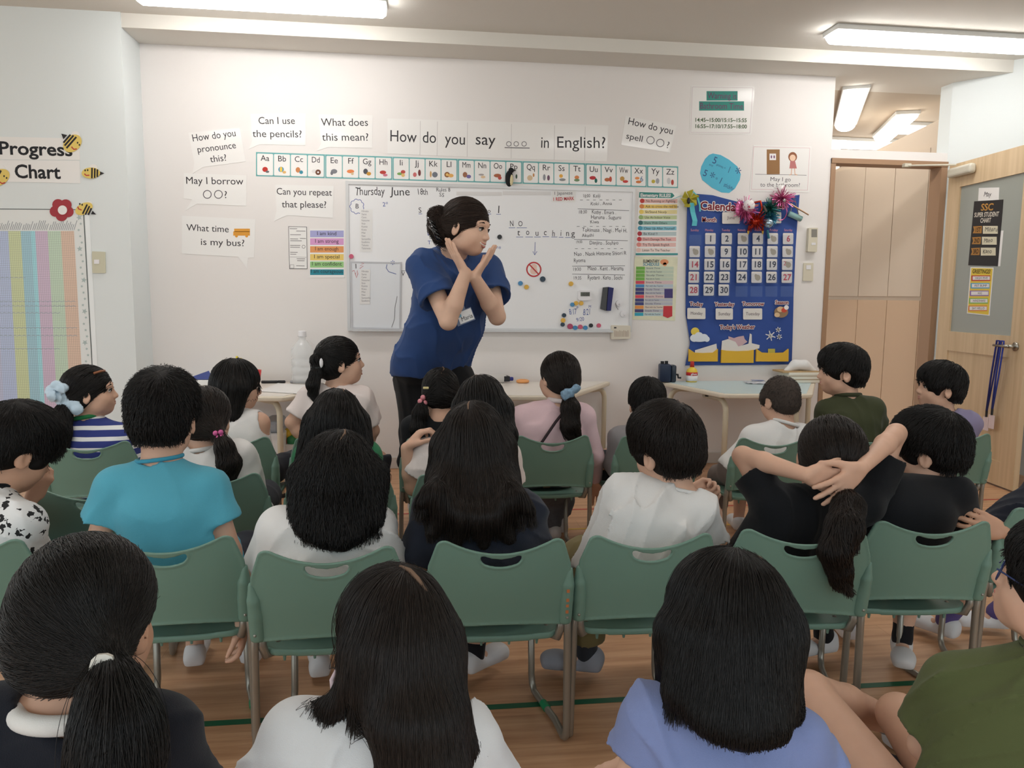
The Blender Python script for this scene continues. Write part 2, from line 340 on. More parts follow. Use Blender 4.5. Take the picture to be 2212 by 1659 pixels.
b.rbox((WL - .30, .002, 1.955), (WL - .05, .05, 2.02), .018, 3, R=Rl, o=FR)
link('door_closer', b, mat('closer beige', (206, 200, 184), rough=.4), t)
p0 = LW(WL - .12, 2.035, .03); b = MB().tube([p0, np.array([3.30, WY - .04, 2.045]), np.array([3.30, WY - .015, 2.055])], .006, 6); b.rbox((3.285, WY - .05, 2.035), (3.335, WY - .016, 2.06), .004)
link('closer_arm', b, mat('closer beige', (206, 200, 184)), t)
# ================================================================== what hangs on the walls
PAPER = mat('laminated paper', (240, 237, 234), rough=.35, spec=.5, coat=.25, bump=.12, bscale=18)
INK = paint(52, 48, 52); INKL = paint(96, 92, 96); BLUEINK = paint(62, 84, 158); REDINK = paint(196, 62, 66)
TEAL = paint(112, 176, 176); DKRED = paint(128, 30, 44); WHITEINK = paint(240, 236, 236)
def sheet(name, label, cat, pts, m=PAPER, pl=WALL, h0=.0004, h1=.0016, group=None):
    pts = [tuple(pl.ab(*p)) for p in pts]
    return tag(link(name, tri_poly(pl, pts, h0, h1), m), label, cat, group)
def letters(o, lines, m=INK, pl=WALL, h=.0021, bold=0, jit=0.0, name='lettering'):
    b = MB()
    for L in lines: pxtext(b, pl, *L, h, bold=bold, jit=jit)
    return link(name, b, m, o)
def ring(b, pl, x, y, r, w, h, n=24): return stroke(b, pl, [(x + r*math.cos(2*math.pi*k/n), y + r*math.sin(2*math.pi*k/n)) for k in range(n + 1)], w, h)
def bars(b, pl, rects, h0, h1):
    for (x0, y0, x1, y1) in rects: pxpoly(b, pl, [(x0, y0), (x1, y0), (x1, y1), (x0, y1)], h0, h1)
    return b
GB = 'question cards on the whiteboard wall'
o = sheet('speech_bubble_card', 'tilted white speech bubble card asking how to pronounce this', 'card', [(407, 287), (518, 276), (531, 349), (439, 361), (416, 375), (420, 352)], group=GB)
letters(o, [('How do you', 416, 306, 511, 294, 15), ('pronounce', 427, 330, 511, 320, 14), ('this?', 455, 351, 491, 347, 14)])
o = sheet('speech_bubble_card', 'white speech bubble card asking May I borrow, with two circles', 'card', [(397, 374), (533, 379), (532, 445), (426, 440), (401, 455), (415, 431), (397, 429)], group=GB)
l = letters(o, [('May I borrow', 401, 397, 526, 399, 15), ('?', 484, 428, 492, 428, 15)])
link('drawn_circles', ring(ring(MB(), WALL, 448, 420, 8.5, 1.6, .0021), WALL, 472, 420, 8.5, 1.6, .0021), INKL, o)
o = sheet('speech_bubble_card', 'white speech bubble card asking What time is my bus, with a yellow bus', 'card', [(393, 466), (552, 474), (549, 556), (536, 557), (534, 581), (515, 555), (393, 548)], group=GB)
letters(o, [('What time', 403, 498, 495, 502, 14), ('is my bus?', 433, 529, 529, 532, 14)])
b = MB(); bars(b, WALL, [(506, 494, 540, 501), (504, 500, 540, 509)], .0018, .0021); disc(b, WALL, 511, 510, 3, 3, .0018, .0023); disc(b, WALL, 533, 510, 3, 3, .0018, .0023); link('printed_bus', b, paint(226, 158, 60), o)
o = sheet('speech_bubble_card', 'white speech bubble card asking to use the pencils', 'card', [(541, 246), (660, 245), (660, 314), (561, 312), (538, 322), (545, 304)], group=GB)
letters(o, [('Can I use', 558, 268, 638, 268, 15), ('the pencils?', 546, 296, 653, 297, 15)])
o = sheet('speech_bubble_card', 'white speech bubble card asking What does this mean', 'card', [(688, 247), (805, 249), (804, 320), (708, 318), (685, 326), (694, 310)], group=GB)
letters(o, [('What does', 694, 272, 796, 272, 16), ('this mean?', 696, 304, 797, 304, 16)])
o = sheet('speech_bubble_card', 'white speech bubble card asking Can you repeat that please', 'card', [(595, 399), (721, 402), (719, 471), (620, 465), (592, 478), (597, 457)], group=GB)
letters(o, [('Can you repeat', 597, 420, 717, 423, 14), ('that please?', 609, 448, 706, 449, 14)])
o = sheet('speech_bubble_card', 'tilted white card asking How do you spell, right of the long banner', 'card', [(1351, 250), (1461, 272), (1447, 330), (1342, 313)], group=GB)
letters(o, [('How do you', 1355, 268, 1453, 291, 15), ('spell', 1351, 299, 1388, 307, 13), ('?', 1437, 319, 1446, 321, 14)])
link('drawn_circles', ring(ring(MB(), WALL, 1405, 303, 8, 1.5, .0021), WALL, 1426, 309, 8, 1.5, .0021), INKL, o)
# banner
o = sheet('banner', 'long laminated banner asking How do you say in English', 'banner', [(837, 256), (908, 258), (1105, 264), (1314, 271), (1311, 349), (1105, 343), (908, 335), (837, 332)])
letters(o, [('How', 841, 305, 900, 308, 24), ('do', 912, 308, 943, 309, 24), ('you', 961, 311, 1006, 313, 24), ('say', 1026, 312, 1070, 314, 24), ('in', 1167, 319, 1187, 320, 24), ('English?', 1201, 319, 1309, 320, 24)])
b = MB(); stroke(b, WALL, [(1090, 319), (1144, 320)], 1.6, .0021)
for x in (1099, 1115, 1132): ring(b, WALL, x, 311, 5, 1.2, .0021)
link('blank_line', b, INKL, o)
b = MB()
for x in (908, 945, 1010, 1105, 1198, 1264): stroke(b, WALL, [(x, 259 + (x - 837)*.034), (x - 1, 333 + (x - 837)*.034)], .9, .002)
link('sheet_seam', b, paint(205, 200, 198), o)
# alphabet strips
ICON = {'A': [('c', 0, 0, 6, 5.5, (196, 52, 44)), ('c', 5, 5, 4, 2.5, (110, 110, 112))], 'B': [('c', -2, -1, 6, 6, (70, 150, 190)), ('c', -2, -1, 3, 6, (236, 200, 80)), ('c', 5, 5, 4, 3, (222, 178, 110))],
        'C': [('c', -2, -1, 5, 6, (206, 134, 84)), ('c', 5, 4, 4, 4, (60, 140, 160))], 'D': [('c', -4, 1, 5, 4, (226, 222, 220)), ('c', 5, 3, 6, 6, (112, 70, 50)), ('c', 5, 3, 2, 2, (240, 236, 234))],
        'E': [('c', 0, 0, 7, 5, (128, 128, 134)), ('c', -5, 4, 3, 4, (118, 118, 126))], 'F': [('c', 0, -1, 8, 4, (232, 136, 80)), ('c', 4, 4, 3, 3, (214, 190, 150))], 'G': [('c', -3, -2, 5, 6, (82, 84, 92)), ('c', 4, 3, 5, 4, (206, 150, 60))],
        'H': [('c', -1, -1, 7, 4, (190, 66, 58)), ('c', 4, 5, 5, 3, (206, 120, 140))], 'I': [('c', -3, 1, 6, 3, (126, 170, 96)), ('c', 4, -3, 5, 4, (190, 80, 70)), ('c', 4, 4, 4, 4, (228, 190, 120))], 'J': [('c', -5, 2, 4, 5, (206, 110, 110)), ('c', 5, -2, 3, 7, (120, 60, 60))],
        'K': [('c', -5, 0, 2, 7, (204, 160, 100)), ('c', 4, 1, 6, 6, (116, 120, 130))], 'L': [('c', -4, 0, 6, 6, (150, 96, 56)), ('c', -4, 0, 3, 3, (236, 196, 120)), ('c', 4, 2, 6, 4, (232, 176, 100))], 'M': [('c', -3, -1, 5, 6, (162, 110, 84)), ('c', 5, 3, 5, 4, (120, 110, 166))],
        'N': [('c', -2, -2, 6, 2, (170, 160, 160)), ('c', 2, 3, 5, 3, (226, 196, 160))], 'O': [('c', -1, -1, 8, 4, (176, 104, 72)), ('c', 4, 4, 4, 4, (200, 90, 80))], 'P': [('c', 6, 0, 2, 5, (60, 90, 70))], 'Q': [('c', -2, 2, 6, 6, (222, 196, 160)), ('c', 6, -4, 2, 4, (206, 150, 100))],
        'R': [('c', -4, 0, 3, 7, (150, 150, 156)), ('c', 5, 1, 3, 6, (120, 90, 110))], 'S': [('c', -1, -4, 4, 4, (240, 180, 80)), ('c', 2, 4, 7, 3, (150, 150, 150))], 'T': [('c', 0, -2, 5, 4, (222, 140, 90)), ('c', 0, 4, 6, 3, (120, 150, 110))], 'U': [('c', -2, -2, 7, 4, (196, 60, 66)), ('c', 5, 4, 3, 5, (40, 110, 100))],
        'V': [('c', -3, 1, 6, 4, (190, 110, 70)), ('c', 4, 0, 3, 6, (200, 90, 70))], 'W': [('c', -3, -2, 5, 5, (196, 150, 80)), ('c', 4, 4, 6, 3, (206, 70, 66))], 'X': [('c', -3, -4, 5, 3, (232, 150, 90)), ('c', 0, 4, 6, 3, (220, 130, 70))], 'Y': [('c', -4, 2, 4, 4, (200, 180, 70)), ('c', 5, 1, 4, 6, (170, 170, 176))], 'Z': [('c', -3, 0, 4, 7, (206, 206, 206)), ('c', 5, 3, 3, 6, (190, 80, 70))]}
def ty(x): return 328.5 + (x - 553)*.0340
def by(x): return 380.5 + (x - 553)*.0285
for (x0, x1, ls) in ((553, 702, 'ABCD'), (702.5, 847.5, 'EFGH'), (848, 988.5, 'IJKL'), (989, 1128, 'MNOP'), (1128.5, 1264, 'QRST'), (1264.5, 1397, 'UVWX'), (1397.5, 1465, 'YZ')):
    o = sheet('alphabet_strip', 'teal edged alphabet strip with the picture cards %s to %s' % (ls[0], ls[-1]), 'alphabet strip', [(x0, ty(x0)), (x1, ty(x1)), (x1 - .5, by(x1)), (x0, by(x0))], TEAL, h1=.001, group='alphabet strips above the whiteboard')
    n = len(ls); w = (x1 - x0 - 3)/n
    for k, ch in enumerate(ls):
        a, c = x0 + 2.5 + k*w, x0 + 2 + (k + 1)*w - 1.5; m = (a + c)/2
        cd = link('letter_card', pxpoly(MB(), WALL, rquad([(a, ty(a) + 3), (c, ty(c) + 3), (c, by(c) - 2.5), (a, by(a) - 2.5)], 2.5), .001, .0016), PAPER, o)
        letters(cd, [(ch + ch.lower(), m - 9.5, ty(m) + 18, m + 9.5, ty(m) + 18.6, 12)], INK)
        yy = by(m) - 15
        for q, (_, dx, dy, rx, ry, cc) in enumerate(ICON[ch]): link('picture', disc(MB(), WALL, m + dx, yy + dy, rx, ry, .0016, .0019 + .0002*q, 14), paint(*cc), cd)
        if ch == 'X': letters(cd, [('6', m + 3, yy + 3, m + 10, yy + 3, 11)], paint(70, 110, 150), h=.0024)
t = thing('penguin_figure', 'small black and white penguin figure hanging over the Pp card', 'figurine')
pc = PY(1100, 386, WY - .02)
link('body', MB().ball(pc, (.026, .016, .052), 14).ball(pc + np.array([.012, 0, .052]), (.018, .016, .018), 12), mat('black felt', (28, 28, 30), rough=.9), t, smooth=True)
link('belly', MB().ball(pc + np.array([.012, -.006, -.008]), (.014, .012, .036), 12), mat('cream felt', (226, 214, 170), rough=.9), t, smooth=True)
link('beak', MB().tube([pc + np.array([.025, 0, .054]), pc + np.array([.045, -.002, .052])], [.007, .001], 8), mat('grey felt', (70, 66, 60)), t)
# whiteboard
BD = Plane((0, WY - .016, 0), (1, 0, 0), (0, -1, 0)); BX0, BX1, BZ0, BZ1 = -.428, 1.408, .922, 1.826
t = BOARD = thing('whiteboard', 'wide wall whiteboard with aluminium frame covered in handwriting', 'whiteboard')
link('panel', MB().poly(WALL, [(BX0, BZ0), (BX1, BZ0), (BX1, BZ1), (BX0, BZ1)], .001, .016), mat('whiteboard enamel', (238, 237, 238), rough=.25, spec=.5), t)
b = MB()
for a0, z0, a1, z1, hh in ((BX0 + .004, BZ1 - .004, BX1 - .004, BZ1 + .016, .022), (BX0 + .004, BZ0 - .016, BX1 - .004, BZ0 + .004, .022), (BX0 - .014, BZ0 - .017, BX0 + .004, BZ1 + .017, .0225), (BX1 - .004, BZ0 - .017, BX1 + .014, BZ1 + .017, .0225)):
    b.poly(WALL, [(a0, z0), (a1, z0), (a1, z1), (a0, z1)], .001, hh)
link('frame', b, mat('board aluminium', (206, 205, 205), rough=.35, metal=.35), t)
link('pen_tray', MB().poly(WALL, [(BX0 + .02, BZ0 - .018), (BX1 - .12, BZ0 - .018), (BX1 - .12, BZ0 - .006), (BX0 + .02, BZ0 - .006)], .022, .05), mat('board aluminium', (206, 205, 205)), t)
b = MB()
for L in [('Thursday', 766, 420, 831, 423, 17), ('June', 844, 422, 886, 423, 17), ('18th', 901, 421, 925, 421, 13), ('Rules 8', 942, 414, 973, 414, 8), ('SS', 948, 424, 960, 425, 8), ('B', 767, 450, 775, 450, 10), ('I', 765, 580, 773, 580, 10), ('S', 904, 459, 911, 459, 11),
          ('o', 1053, 460, 1060, 460, 9), ('l', 1074, 460, 1080, 460, 16), ('N', 1101, 490, 1110, 490, 12), ('O', 1119, 489, 1129, 489, 11), ('t', 1117, 508, 1123, 508, 13), ('o', 1136, 508, 1144, 508, 13), ('u', 1156, 508, 1164, 508, 13), ('c', 1174, 508, 1181, 508, 13), ('h', 1192, 509, 1199, 509, 13), ('i', 1210, 509, 1213, 509, 13), ('n', 1222, 510, 1230, 510, 13), ('g', 1234, 511, 1242, 511, 13),
          ('18:00', 1259, 427, 1275, 426, 7), ('Keiji', 1281, 427, 1297, 426, 8), ('Koki . Anna', 1275, 443, 1322, 443, 7), ('18:30', 1249, 461, 1268, 461, 7), ('Kathy . Emara .', 1278, 462, 1331, 463, 8), ('Haruna . Suguru', 1276, 473, 1342, 474, 8), ('Kiwa', 1275, 483, 1294, 482, 7),
          ('Tokimasa . Nagi . Mei H.', 1257, 500, 1355, 502, 8), ('Akashi', 1257, 512, 1283, 511, 7), ('19:00', 1244, 526, 1258, 525, 6), ('Danjiro . Soshiro', 1273, 528, 1336, 529, 8), ('Nao . Naok Hatsune Shiori R', 1240, 553, 1353, 550, 8), ('Ryoma', 1239, 567, 1265, 566, 8),
          ('19:30', 1237, 585, 1255, 585, 7), ('Mano . Kent . Harama', 1269, 584, 1347, 584, 9), ('19:35', 1238, 604, 1256, 604, 7), ('Ryotaro . Kano . Soichi', 1269, 604, 1345, 604, 9), ('V', 867, 596, 874, 597, 9)]:
    pxtext(b, BD, *L, .0004, jit=.05)
for p in ([(1248, 451), (1359, 455)], [(1240, 517), (1356, 520)], [(1236, 575), (1350, 574)], [(1236, 592), (1350, 594)], [(866, 585), (875, 585)]): stroke(b, BD, p, .9, .0004)
for y, x0, x1 in ((432, 1253, 1349), (489, 1246, 1350), (537, 1242, 1347)):
    for x in np.arange(x0, x1, 14): stroke(b, BD, [(x, y), (x + 6, y)], .9, .0004)
link('black_marker_writing', b, INK, t)
b = MB()
for L in [('2*', 825, 446, 840, 446, 9), ('B -', 923, 508, 936, 508, 11), ('T', 923, 528, 932, 528, 8), ('**', 1070, 542, 1082, 542, 10), ('8/17', 1230, 680, 1246, 678, 12), ('P', 1245, 668, 1249, 668, 6), ('8/21', 1259, 680, 1276, 681, 13), ('M', 1271, 665, 1277, 665, 6), ('9/20', 1245, 694, 1262, 693, 8)]: pxtext(b, BD, *L, .0004, jit=.06)
pts = []
for k in range(73):
    a = 2*math.pi*k/72; r = 12.5 + 2.2*abs(math.sin(4.5*a)); pts.append((771 + r*1.05*math.cos(a), 446 + r*1.1*math.sin(a)))
stroke(b, BD, pts, 1.1, .0004); stroke(b, BD, [(1156, 523), (1155, 551)], 1.1, .0004); stroke(b, BD, [(1151, 543), (1155, 551), (1160, 543)], 1.1, .0004)
for x0, x1, y in ((904, 912, 462), (1053, 1061, 462.5), (1072, 1082, 463), (1099, 1113, 492), (1116, 1138, 492), (1115, 1130, 512), (1135, 1151, 512), (1154, 1168, 512), (1172, 1186, 511.5), (1191, 1204, 512), (1207, 1217, 512.5), (1221, 1233, 513)): stroke(b, BD, [(x0, y), (x1, y)], 1.0, .0004)
link('blue_marker_writing', b, BLUEINK, t)
# small board fixed on the whiteboard
SB = Plane((0, WY - .024, 0), (1, 0, 0), (0, -1, 0))
t = thing('small_whiteboard', 'small grey edged whiteboard panel on the lower left of the whiteboard', 'whiteboard')
link('panel', pxpoly(MB(), BD, [(759, 567), (864, 569), (862, 709), (762, 707)], .0005, .007), mat('small board enamel', (226, 228, 232), rough=.3), t)
b = MB()
for p, q in (((757, 566), (866, 568)), ((760, 708), (864, 710))): pxpoly(b, BD, [(p[0], p[1] - 1.5), (q[0], q[1] - 1.5), (q[0], q[1] + 1.5), (p[0], p[1] + 1.5)], .0005, .009)
for x0, x1 in ((757, 760), (864, 862)): pxpoly(b, BD, [(x0, 566), (x0 + 3, 566), (x1 + 3, 709), (x1, 709)], .0005, .0093)
link('frame', b, mat('pale grey plastic', (196, 196, 200), rough=.5), t)
b = MB(); stroke(b, SB, [(777, 567), (786, 569), (778, 574), (785, 575), (777, 580)], 1, .0004); stroke(b, SB, [(761, 586), (765, 584), (768, 592), (772, 584), (773, 592), (770, 600), (767, 590)], 1, .0004); link('red_marker_writing', b, REDINK, t)
b = MB(); stroke(b, SB, [(836, 571), (834, 579), (840, 587), (856, 592)], 1.1, .0004); pxtext(b, SB, '*', 844, 579, 853, 579, 16, .0004); link('blue_marker_writing', b, BLUEINK, t)
b = MB(); pxtext(b, SB, 'I', 765, 580, 773, 580, 10, .0004); stroke(b, SB, [(858, 640), (853, 665), (852, 690), (846, 707)], .8, .0004); link('black_marker_writing', b, INK, t)
def name_list(x0, y0, x1, y1, pl, label, n):
    o = sheet('name_list', label, 'paper', [(x0, y0), (x1, y0), (x1 - 1, y1), (x0 - 1, y1)], mat('list paper', (232, 230, 228)), pl, .0004, .001)
    b = MB(); words = ['Hinata', 'Sana', 'Cano', 'Natsume', 'Ito', 'Kento', 'Kiwa', 'Mei', 'Nao', 'Samantha', 'Soshiro', 'Takuto', 'Takimasa']
    for k in range(n):
        y = y0 + 6 + k*(y1 - y0 - 5)/n; pxtext(b, pl, words[k], x0 + 3, y, x0 + 5 + 2.2*len(words[k]), y, 4, .0014)
    link('lettering', b, paint(150, 146, 150), o); return o
name_list(778, 452, 805, 544, BD, 'narrow white list of names under the drawn cloud on the whiteboard', 13)
name_list(778, 582, 800, 657, SB, 'narrow white list of names on the small whiteboard panel', 11)
o = sheet('paper_strip', 'white strip printed in red and grey at the top of the whiteboard', 'paper', [(1193, 411), (1244, 413), (1243, 437), (1191, 436)], mat('list paper', (232, 230, 228)), BD, .0004, .001)
letters(o, [('1 Japanese', 1196, 421, 1237, 420, 7)], INKL, BD, .0014); letters(o, [('1 RED MARK', 1194, 434, 1240, 432, 7)], REDINK, BD, .0014, bold=1)
for x0, x1, y, lab in ((986, 1084, 414, 'blank white paper strip on the whiteboard top, above the head'), (1086, 1190, 413, 'blank white paper strip on the whiteboard top, beside the red lettering')):
    sheet('paper_strip', lab, 'paper', [(x0, y), (x1, y + 1), (x1, y + 9), (x0, y + 8)], mat('strip paper', (222, 219, 218)), BD, .0004, .0012)
t = thing('no_touching_sign', 'round red no touching sign with a hand on the whiteboard', 'sign')
link('disc', disc(MB(), BD, 1153, 582, 15, 15, .0004, .001, 28), PAPER, t)
link('printed_hand', disc(disc(MB(), BD, 1153, 585, 8, 8, .001, .0013), BD, 1153, 576, 7, 6, .001, .0016), paint(236, 200, 186), t)
link('red_ring', stroke(ring(MB(), BD, 1153, 582, 15, 3, .0018), BD, [(1143, 571), (1164, 593)], 2.6, .0021), REDINK, t)
MAG = {'black': (34, 36, 40), 'navy': (44, 62, 78), 'blue': (70, 138, 186), 'yellow': (226, 178, 70), 'pink': (206, 92, 120), 'magenta': (176, 70, 104)}
for x, y, r, c, lab in ((1079, 512, 5, 'black', 'black round magnet beside the teacher\'s raised hand'), (1172, 603, 6, 'navy', 'dark round magnet just below the no touching sign'), (1124, 612, 5, 'blue', 'blue round magnet left of a yellow one, below the no touching sign'), (1137, 620, 5, 'yellow', 'yellow round magnet beside a blue one, below the no touching sign'),
                        (1233, 613, 5, 'yellow', 'yellow round magnet under the last written line, above the white timer'), (759, 554, 5, 'pink', 'red round magnet on the left frame of the whiteboard'), (1236, 658, 4.6, 'blue', 'light blue round magnet at the left end of the short row under the timer'), (1244, 655, 4.8, 'yellow', 'yellow round magnet in the middle of the short row under the timer'), (1255, 655, 4.8, 'yellow', 'yellow round magnet at the right end of the short row under the timer'),
                        (1218, 681, 4.6, 'navy', 'dark blue magnet, topmost of the column at the lower left of the dates'), (1216, 692, 5, 'yellow', 'yellow magnet, middle of the column at the lower left of the dates'), (1215, 701, 4.5, 'navy', 'dark blue magnet, lowest of the column left of the bottom row'), (1231, 705, 6, 'magenta', 'large magenta magnet, first of the bottom row of magnets'), (1242, 708, 4.8, 'blue', 'blue magnet between the magenta and the pink one in the bottom row'), (1253, 706, 5, 'pink', 'pink magnet between two blue ones in the bottom row'),
                        (1264, 708, 4.8, 'blue', 'blue magnet left of the black one in the bottom row'), (1276, 703, 4.4, 'black', 'black magnet in the bottom row of magnets'), (1293, 703, 4.6, 'pink', 'pink magnet at the right end of the bottom row')):
    tag(link('magnet', disc(MB(), BD, x, y, r, r, .0006, .011, 18), mat('magnet ' + c, MAG[c], rough=.35)), lab, 'magnet', 'round magnets on the whiteboard')
t = thing('timer', 'small white digital kitchen timer on the whiteboard', 'timer')
link('case', pxpoly(MB(), BD, rquad([(1247, 627), (1276, 627), (1276, 649), (1248, 649)], 5), .0006, .016), mat('white plastic', (236, 234, 236), rough=.4), t)
sc = link('screen', pxpoly(MB(), BD, [(1253, 631), (1273, 631), (1273, 640), (1253, 640)], .016, .0168), mat('lcd', (96, 98, 88), rough=.3), t)
letters(sc, [('10:00', 1255, 639, 1271, 639, 6)], INK, BD, .0172)
t = thing('board_eraser', 'navy and grey board eraser stuck on the whiteboard', 'eraser')
link('pad', pxpoly(MB(), BD, [(1302, 621), (1311, 620), (1307, 671), (1296, 667)], .001, .03), mat('eraser felt', (84, 86, 88), rough=.9), t)
link('handle', pxpoly(MB(), BD, [(1312, 620), (1323, 622), (1317, 671), (1308, 671)], .001, .034), mat('eraser navy', (40, 44, 100), rough=.6), t)
for x, y, lab in ((1337, 655, 'upper round white hook right of the eraser'), (1346, 678, 'lower round white hook near the whiteboard corner')):
    t = thing('wall_hook', lab, 'hook', 'white hooks on the whiteboard'); link('disc', disc(MB(), BD, x, y, 7, 7, .001, .012, 20), mat('white plastic', (236, 234, 236)), t); p = BD.ab(x, y + 2); q = BD.w(p[0], p[1], .012)
    link('hook', MB().tube([q, q + np.array([0, -.014, -.004]), q + np.array([0, -.018, .008])], .004, 8), mat('white plastic', (236, 234, 236)), t, smooth=True)
tag(link('string', MB().tube([BD.w(*BD.ab(*p), .008) for p in ((1333, 660), (1329, 655), (1331, 663), (1335, 669))], .0015, 5), mat('grey cord', (110, 104, 100))), 'thin grey cord hanging from the upper white hook', 'cord')
t = thing('thermometer', 'cream room thermometer gauge below the corner of the whiteboard', 'thermometer')
link('case', pxpoly(MB(), WALL, rquad([(1318, 702), (1360, 703), (1359, 731), (1318, 733)], 3), .001, .03), mat('cream plastic', (222, 214, 198), rough=.5), t)
b = MB()
for k in range(10): stroke(b, WALL, [(1326 + k*3.1, 713 + (k % 3)), (1326 + k*3.1, 727)], .9, .0305)
link('scale_marks', b, paint(150, 120, 100), t); link('badge', bars(MB(), WALL, [(1324, 706, 1329, 709)], .03, .031), INK, t)
# posters
o = sheet('poster', 'rules poster headed Elementary RULES with ten coloured numbered rows', 'poster', [(1380, 413), (1469, 417), (1464, 551), (1373, 549)])
link('header', pxpoly(MB(), WALL, [(1381, 415), (1452, 417), (1457, 423), (1451, 428), (1380, 427)], .0016, .002), paint(64, 138, 130), o)
letters(o, [('Elementary RULES!', 1383, 425, 1449, 426, 7)], WHITEINK, h=.0024, bold=1)
RU = [('No Running or Fighting', (232, 188, 180), (196, 70, 66)), ('Ask to cross the red line', (238, 204, 116), (222, 140, 80)), ('Sit/Stand Nicely', (242, 226, 168), (240, 210, 110)), ('Use An Indoor Voice', (204, 214, 164), (160, 186, 120)), ('Share With Others', (150, 190, 180), (66, 110, 110)), ('Clean Up After Yourself', (136, 196, 214), (80, 160, 190)), ('Be Kind !!', (188, 204, 206), (180, 60, 70)), ("Don't Damage The Toys", (236, 184, 180), (204, 70, 76)), ('Try To Speak English', (236, 194, 188), (232, 150, 140)), ('Listen To The Teacher', (242, 224, 216), (240, 206, 196))]
for k, (s_, c1, c2) in enumerate(RU):
    y = 434 + k*11.8; x = 1385 - k*.9
    r = link('rule_row', bars(MB(), WALL, [(x, y - 4, 1463 - k*.4, y + 4.6)], .0016, .0019), paint(*c1), o)
    link('number_disc', disc(MB(), WALL, x + 2, y, 5, 5, .0019, .0022, 14), paint(*c2), r); letters(r, [(s_, x + 10, y + 2.6, x + 13 + 2.75*len(s_), y + 2.9, 5)], INK, h=.0024)
link('edge', bars(MB(), WALL, [(1373, 547, 1464, 551)], .0016, .002), paint(70, 150, 150), o)
o = sheet('poster', 'schedule poster headed Elementary Schedule, under the rules poster', 'poster', [(1371, 554), (1464, 555), (1458, 693), (1366, 690)], mat('poster cream', (226, 224, 196), rough=.4, var=.12, vscale=12))
letters(o, [('ELEMENTARY', 1389, 567, 1424, 567, 6)], INK, bold=1); letters(o, [('SCHEDULE', 1389, 574, 1424, 574, 6)], paint(60, 140, 170), bold=1)
link('printed_head', disc(disc(MB(), WALL, 1435, 566, 9, 6, .0016, .0022), WALL, 1436, 571, 4, 4, .0016, .0022), paint(226, 150, 106), o)
RC = [(120, 180, 84)]*4 + [(214, 80, 100), (76, 140, 196), (70, 72, 130), (70, 72, 130), (222, 80, 96), (72, 76, 130), (72, 76, 130), (232, 150, 80), (82, 74, 120), (60, 170, 196)]
for k, c in enumerate(RC):
    y = 576 + k*7.65; x = 1374 - k*.25
    r = link('schedule_row', bars(MB(), WALL, [(x, y, x + 19, y + 6.9)], .0016, .0019), paint(*c), o)
    link('schedule_text_cell', bars(MB(), WALL, [(x + 20, y, 1455 - k*.25, y + 6.9)], .0016, .0019), paint(*[int(200 + .2*(v - 128)) for v in c]), r); letters(r, [(('Snack Time', 'Pair with the Teacher', 'Study Time', 'Meet with the Teacher')[k % 4], x + 22, y + 5, x + 52 + 4*(k % 3), y + 5, 3.4)], INKL, h=.0022)
link('purple_block', bars(MB(), WALL, [(1435, 624, 1453, 644)], .0019, .0025), paint(74, 66, 120), o)
link('red_ribbon', pxpoly(MB(), WALL, [(1433, 661), (1452, 661), (1452, 683), (1442, 687), (1432, 683)], .0019, .0025), paint(200, 62, 70), o)
o = sheet('poster', 'poster of six coloured I am stripes beside the whiteboard', 'poster', [(669, 494), (745, 495), (744, 600), (669, 600)])
for k, (s_, c, y0, y1) in enumerate([('I am kind', (172, 172, 216), 498, 512.5), ('I am strong', (222, 162, 208), 515, 529), ('I am enough', (232, 160, 100), 532, 545.5), ('I am special', (240, 208, 118), 549, 562.5), ('I am confident', (158, 206, 138), 565, 578), ('I am courageous', (48, 140, 158), 582, 594)]):
    r = link('stripe', bars(MB(), WALL, [(670, y0, 742.5, y1)], .0016, .0019), paint(*c), o); w = 2.2*len(s_) + 1.5
    letters(r, [(s_, 706 - w, y1 - 4.5, 706 + w, y1 - 4, 8)], INK, h=.0022)
o = sheet('poster', 'small black and white printed notice with a dark border', 'poster', [(623, 489), (663, 490), (664, 581), (625, 581)])
b = MB(); stroke(b, WALL, [(623.5, 489.5), (662.5, 490.5), (663.5, 580.5), (625.5, 580.5), (623.5, 489.5)], 1.2, .002); link('border', b, INK, o)
b = MB()
for y, x0, x1 in ((494, 626, 642), (499, 640, 660), (507, 627, 650), (516, 627, 644), (515, 648, 661), (520, 627, 652), (530, 627, 649), (534, 627, 648), (545, 627, 643), (549, 627, 640), (559, 641, 659), (563, 642, 658), (574, 640, 658)): stroke(b, WALL, [(x0, y), (x1, y + .3)], 1.3, .002)
ring(b, WALL, 656, 533, 3.5, 1, .002, 10); stroke(b, WALL, [(626, 555), (662, 556)], .6, .002); stroke(b, WALL, [(627, 572), (635, 572), (635, 579), (627, 579), (627, 572)], 1, .002); link('lettering', b, paint(140, 134, 134), o)
o = sheet('notice', 'glossy bathroom time notice with teal heading bars, highest on the wall', 'notice', [(1493, 185), (1630, 187), (1623, 291), (1489, 289)])
b = MB(); stroke(b, WALL, [(1495.5, 188), (1626, 190), (1619.5, 287.5), (1492, 286), (1495.5, 188)], .8, .002); link('border', b, paint(196, 170, 180), o)
link('heading_bar', bars(MB(), WALL, [(1526, 197, 1593, 217.5)], .0016, .0019), paint(58, 140, 128), o); link('heading_bar', bars(MB(), WALL, [(1510, 219, 1607, 239)], .0016, .0019), paint(58, 140, 128), o)
letters(o, [('Warning is', 1528, 213, 1591, 214, 13), ('Bathroom Time', 1511, 235, 1605, 236, 13)], paint(112, 66, 104), h=.0023)
letters(o, [('14:45~15:00/15:15~15:55', 1500, 263, 1613, 264, 8), ('16:55~17:10/17:55~18:00', 1500, 276.5, 1613, 277.5, 8)], paint(70, 96, 60), bold=1)
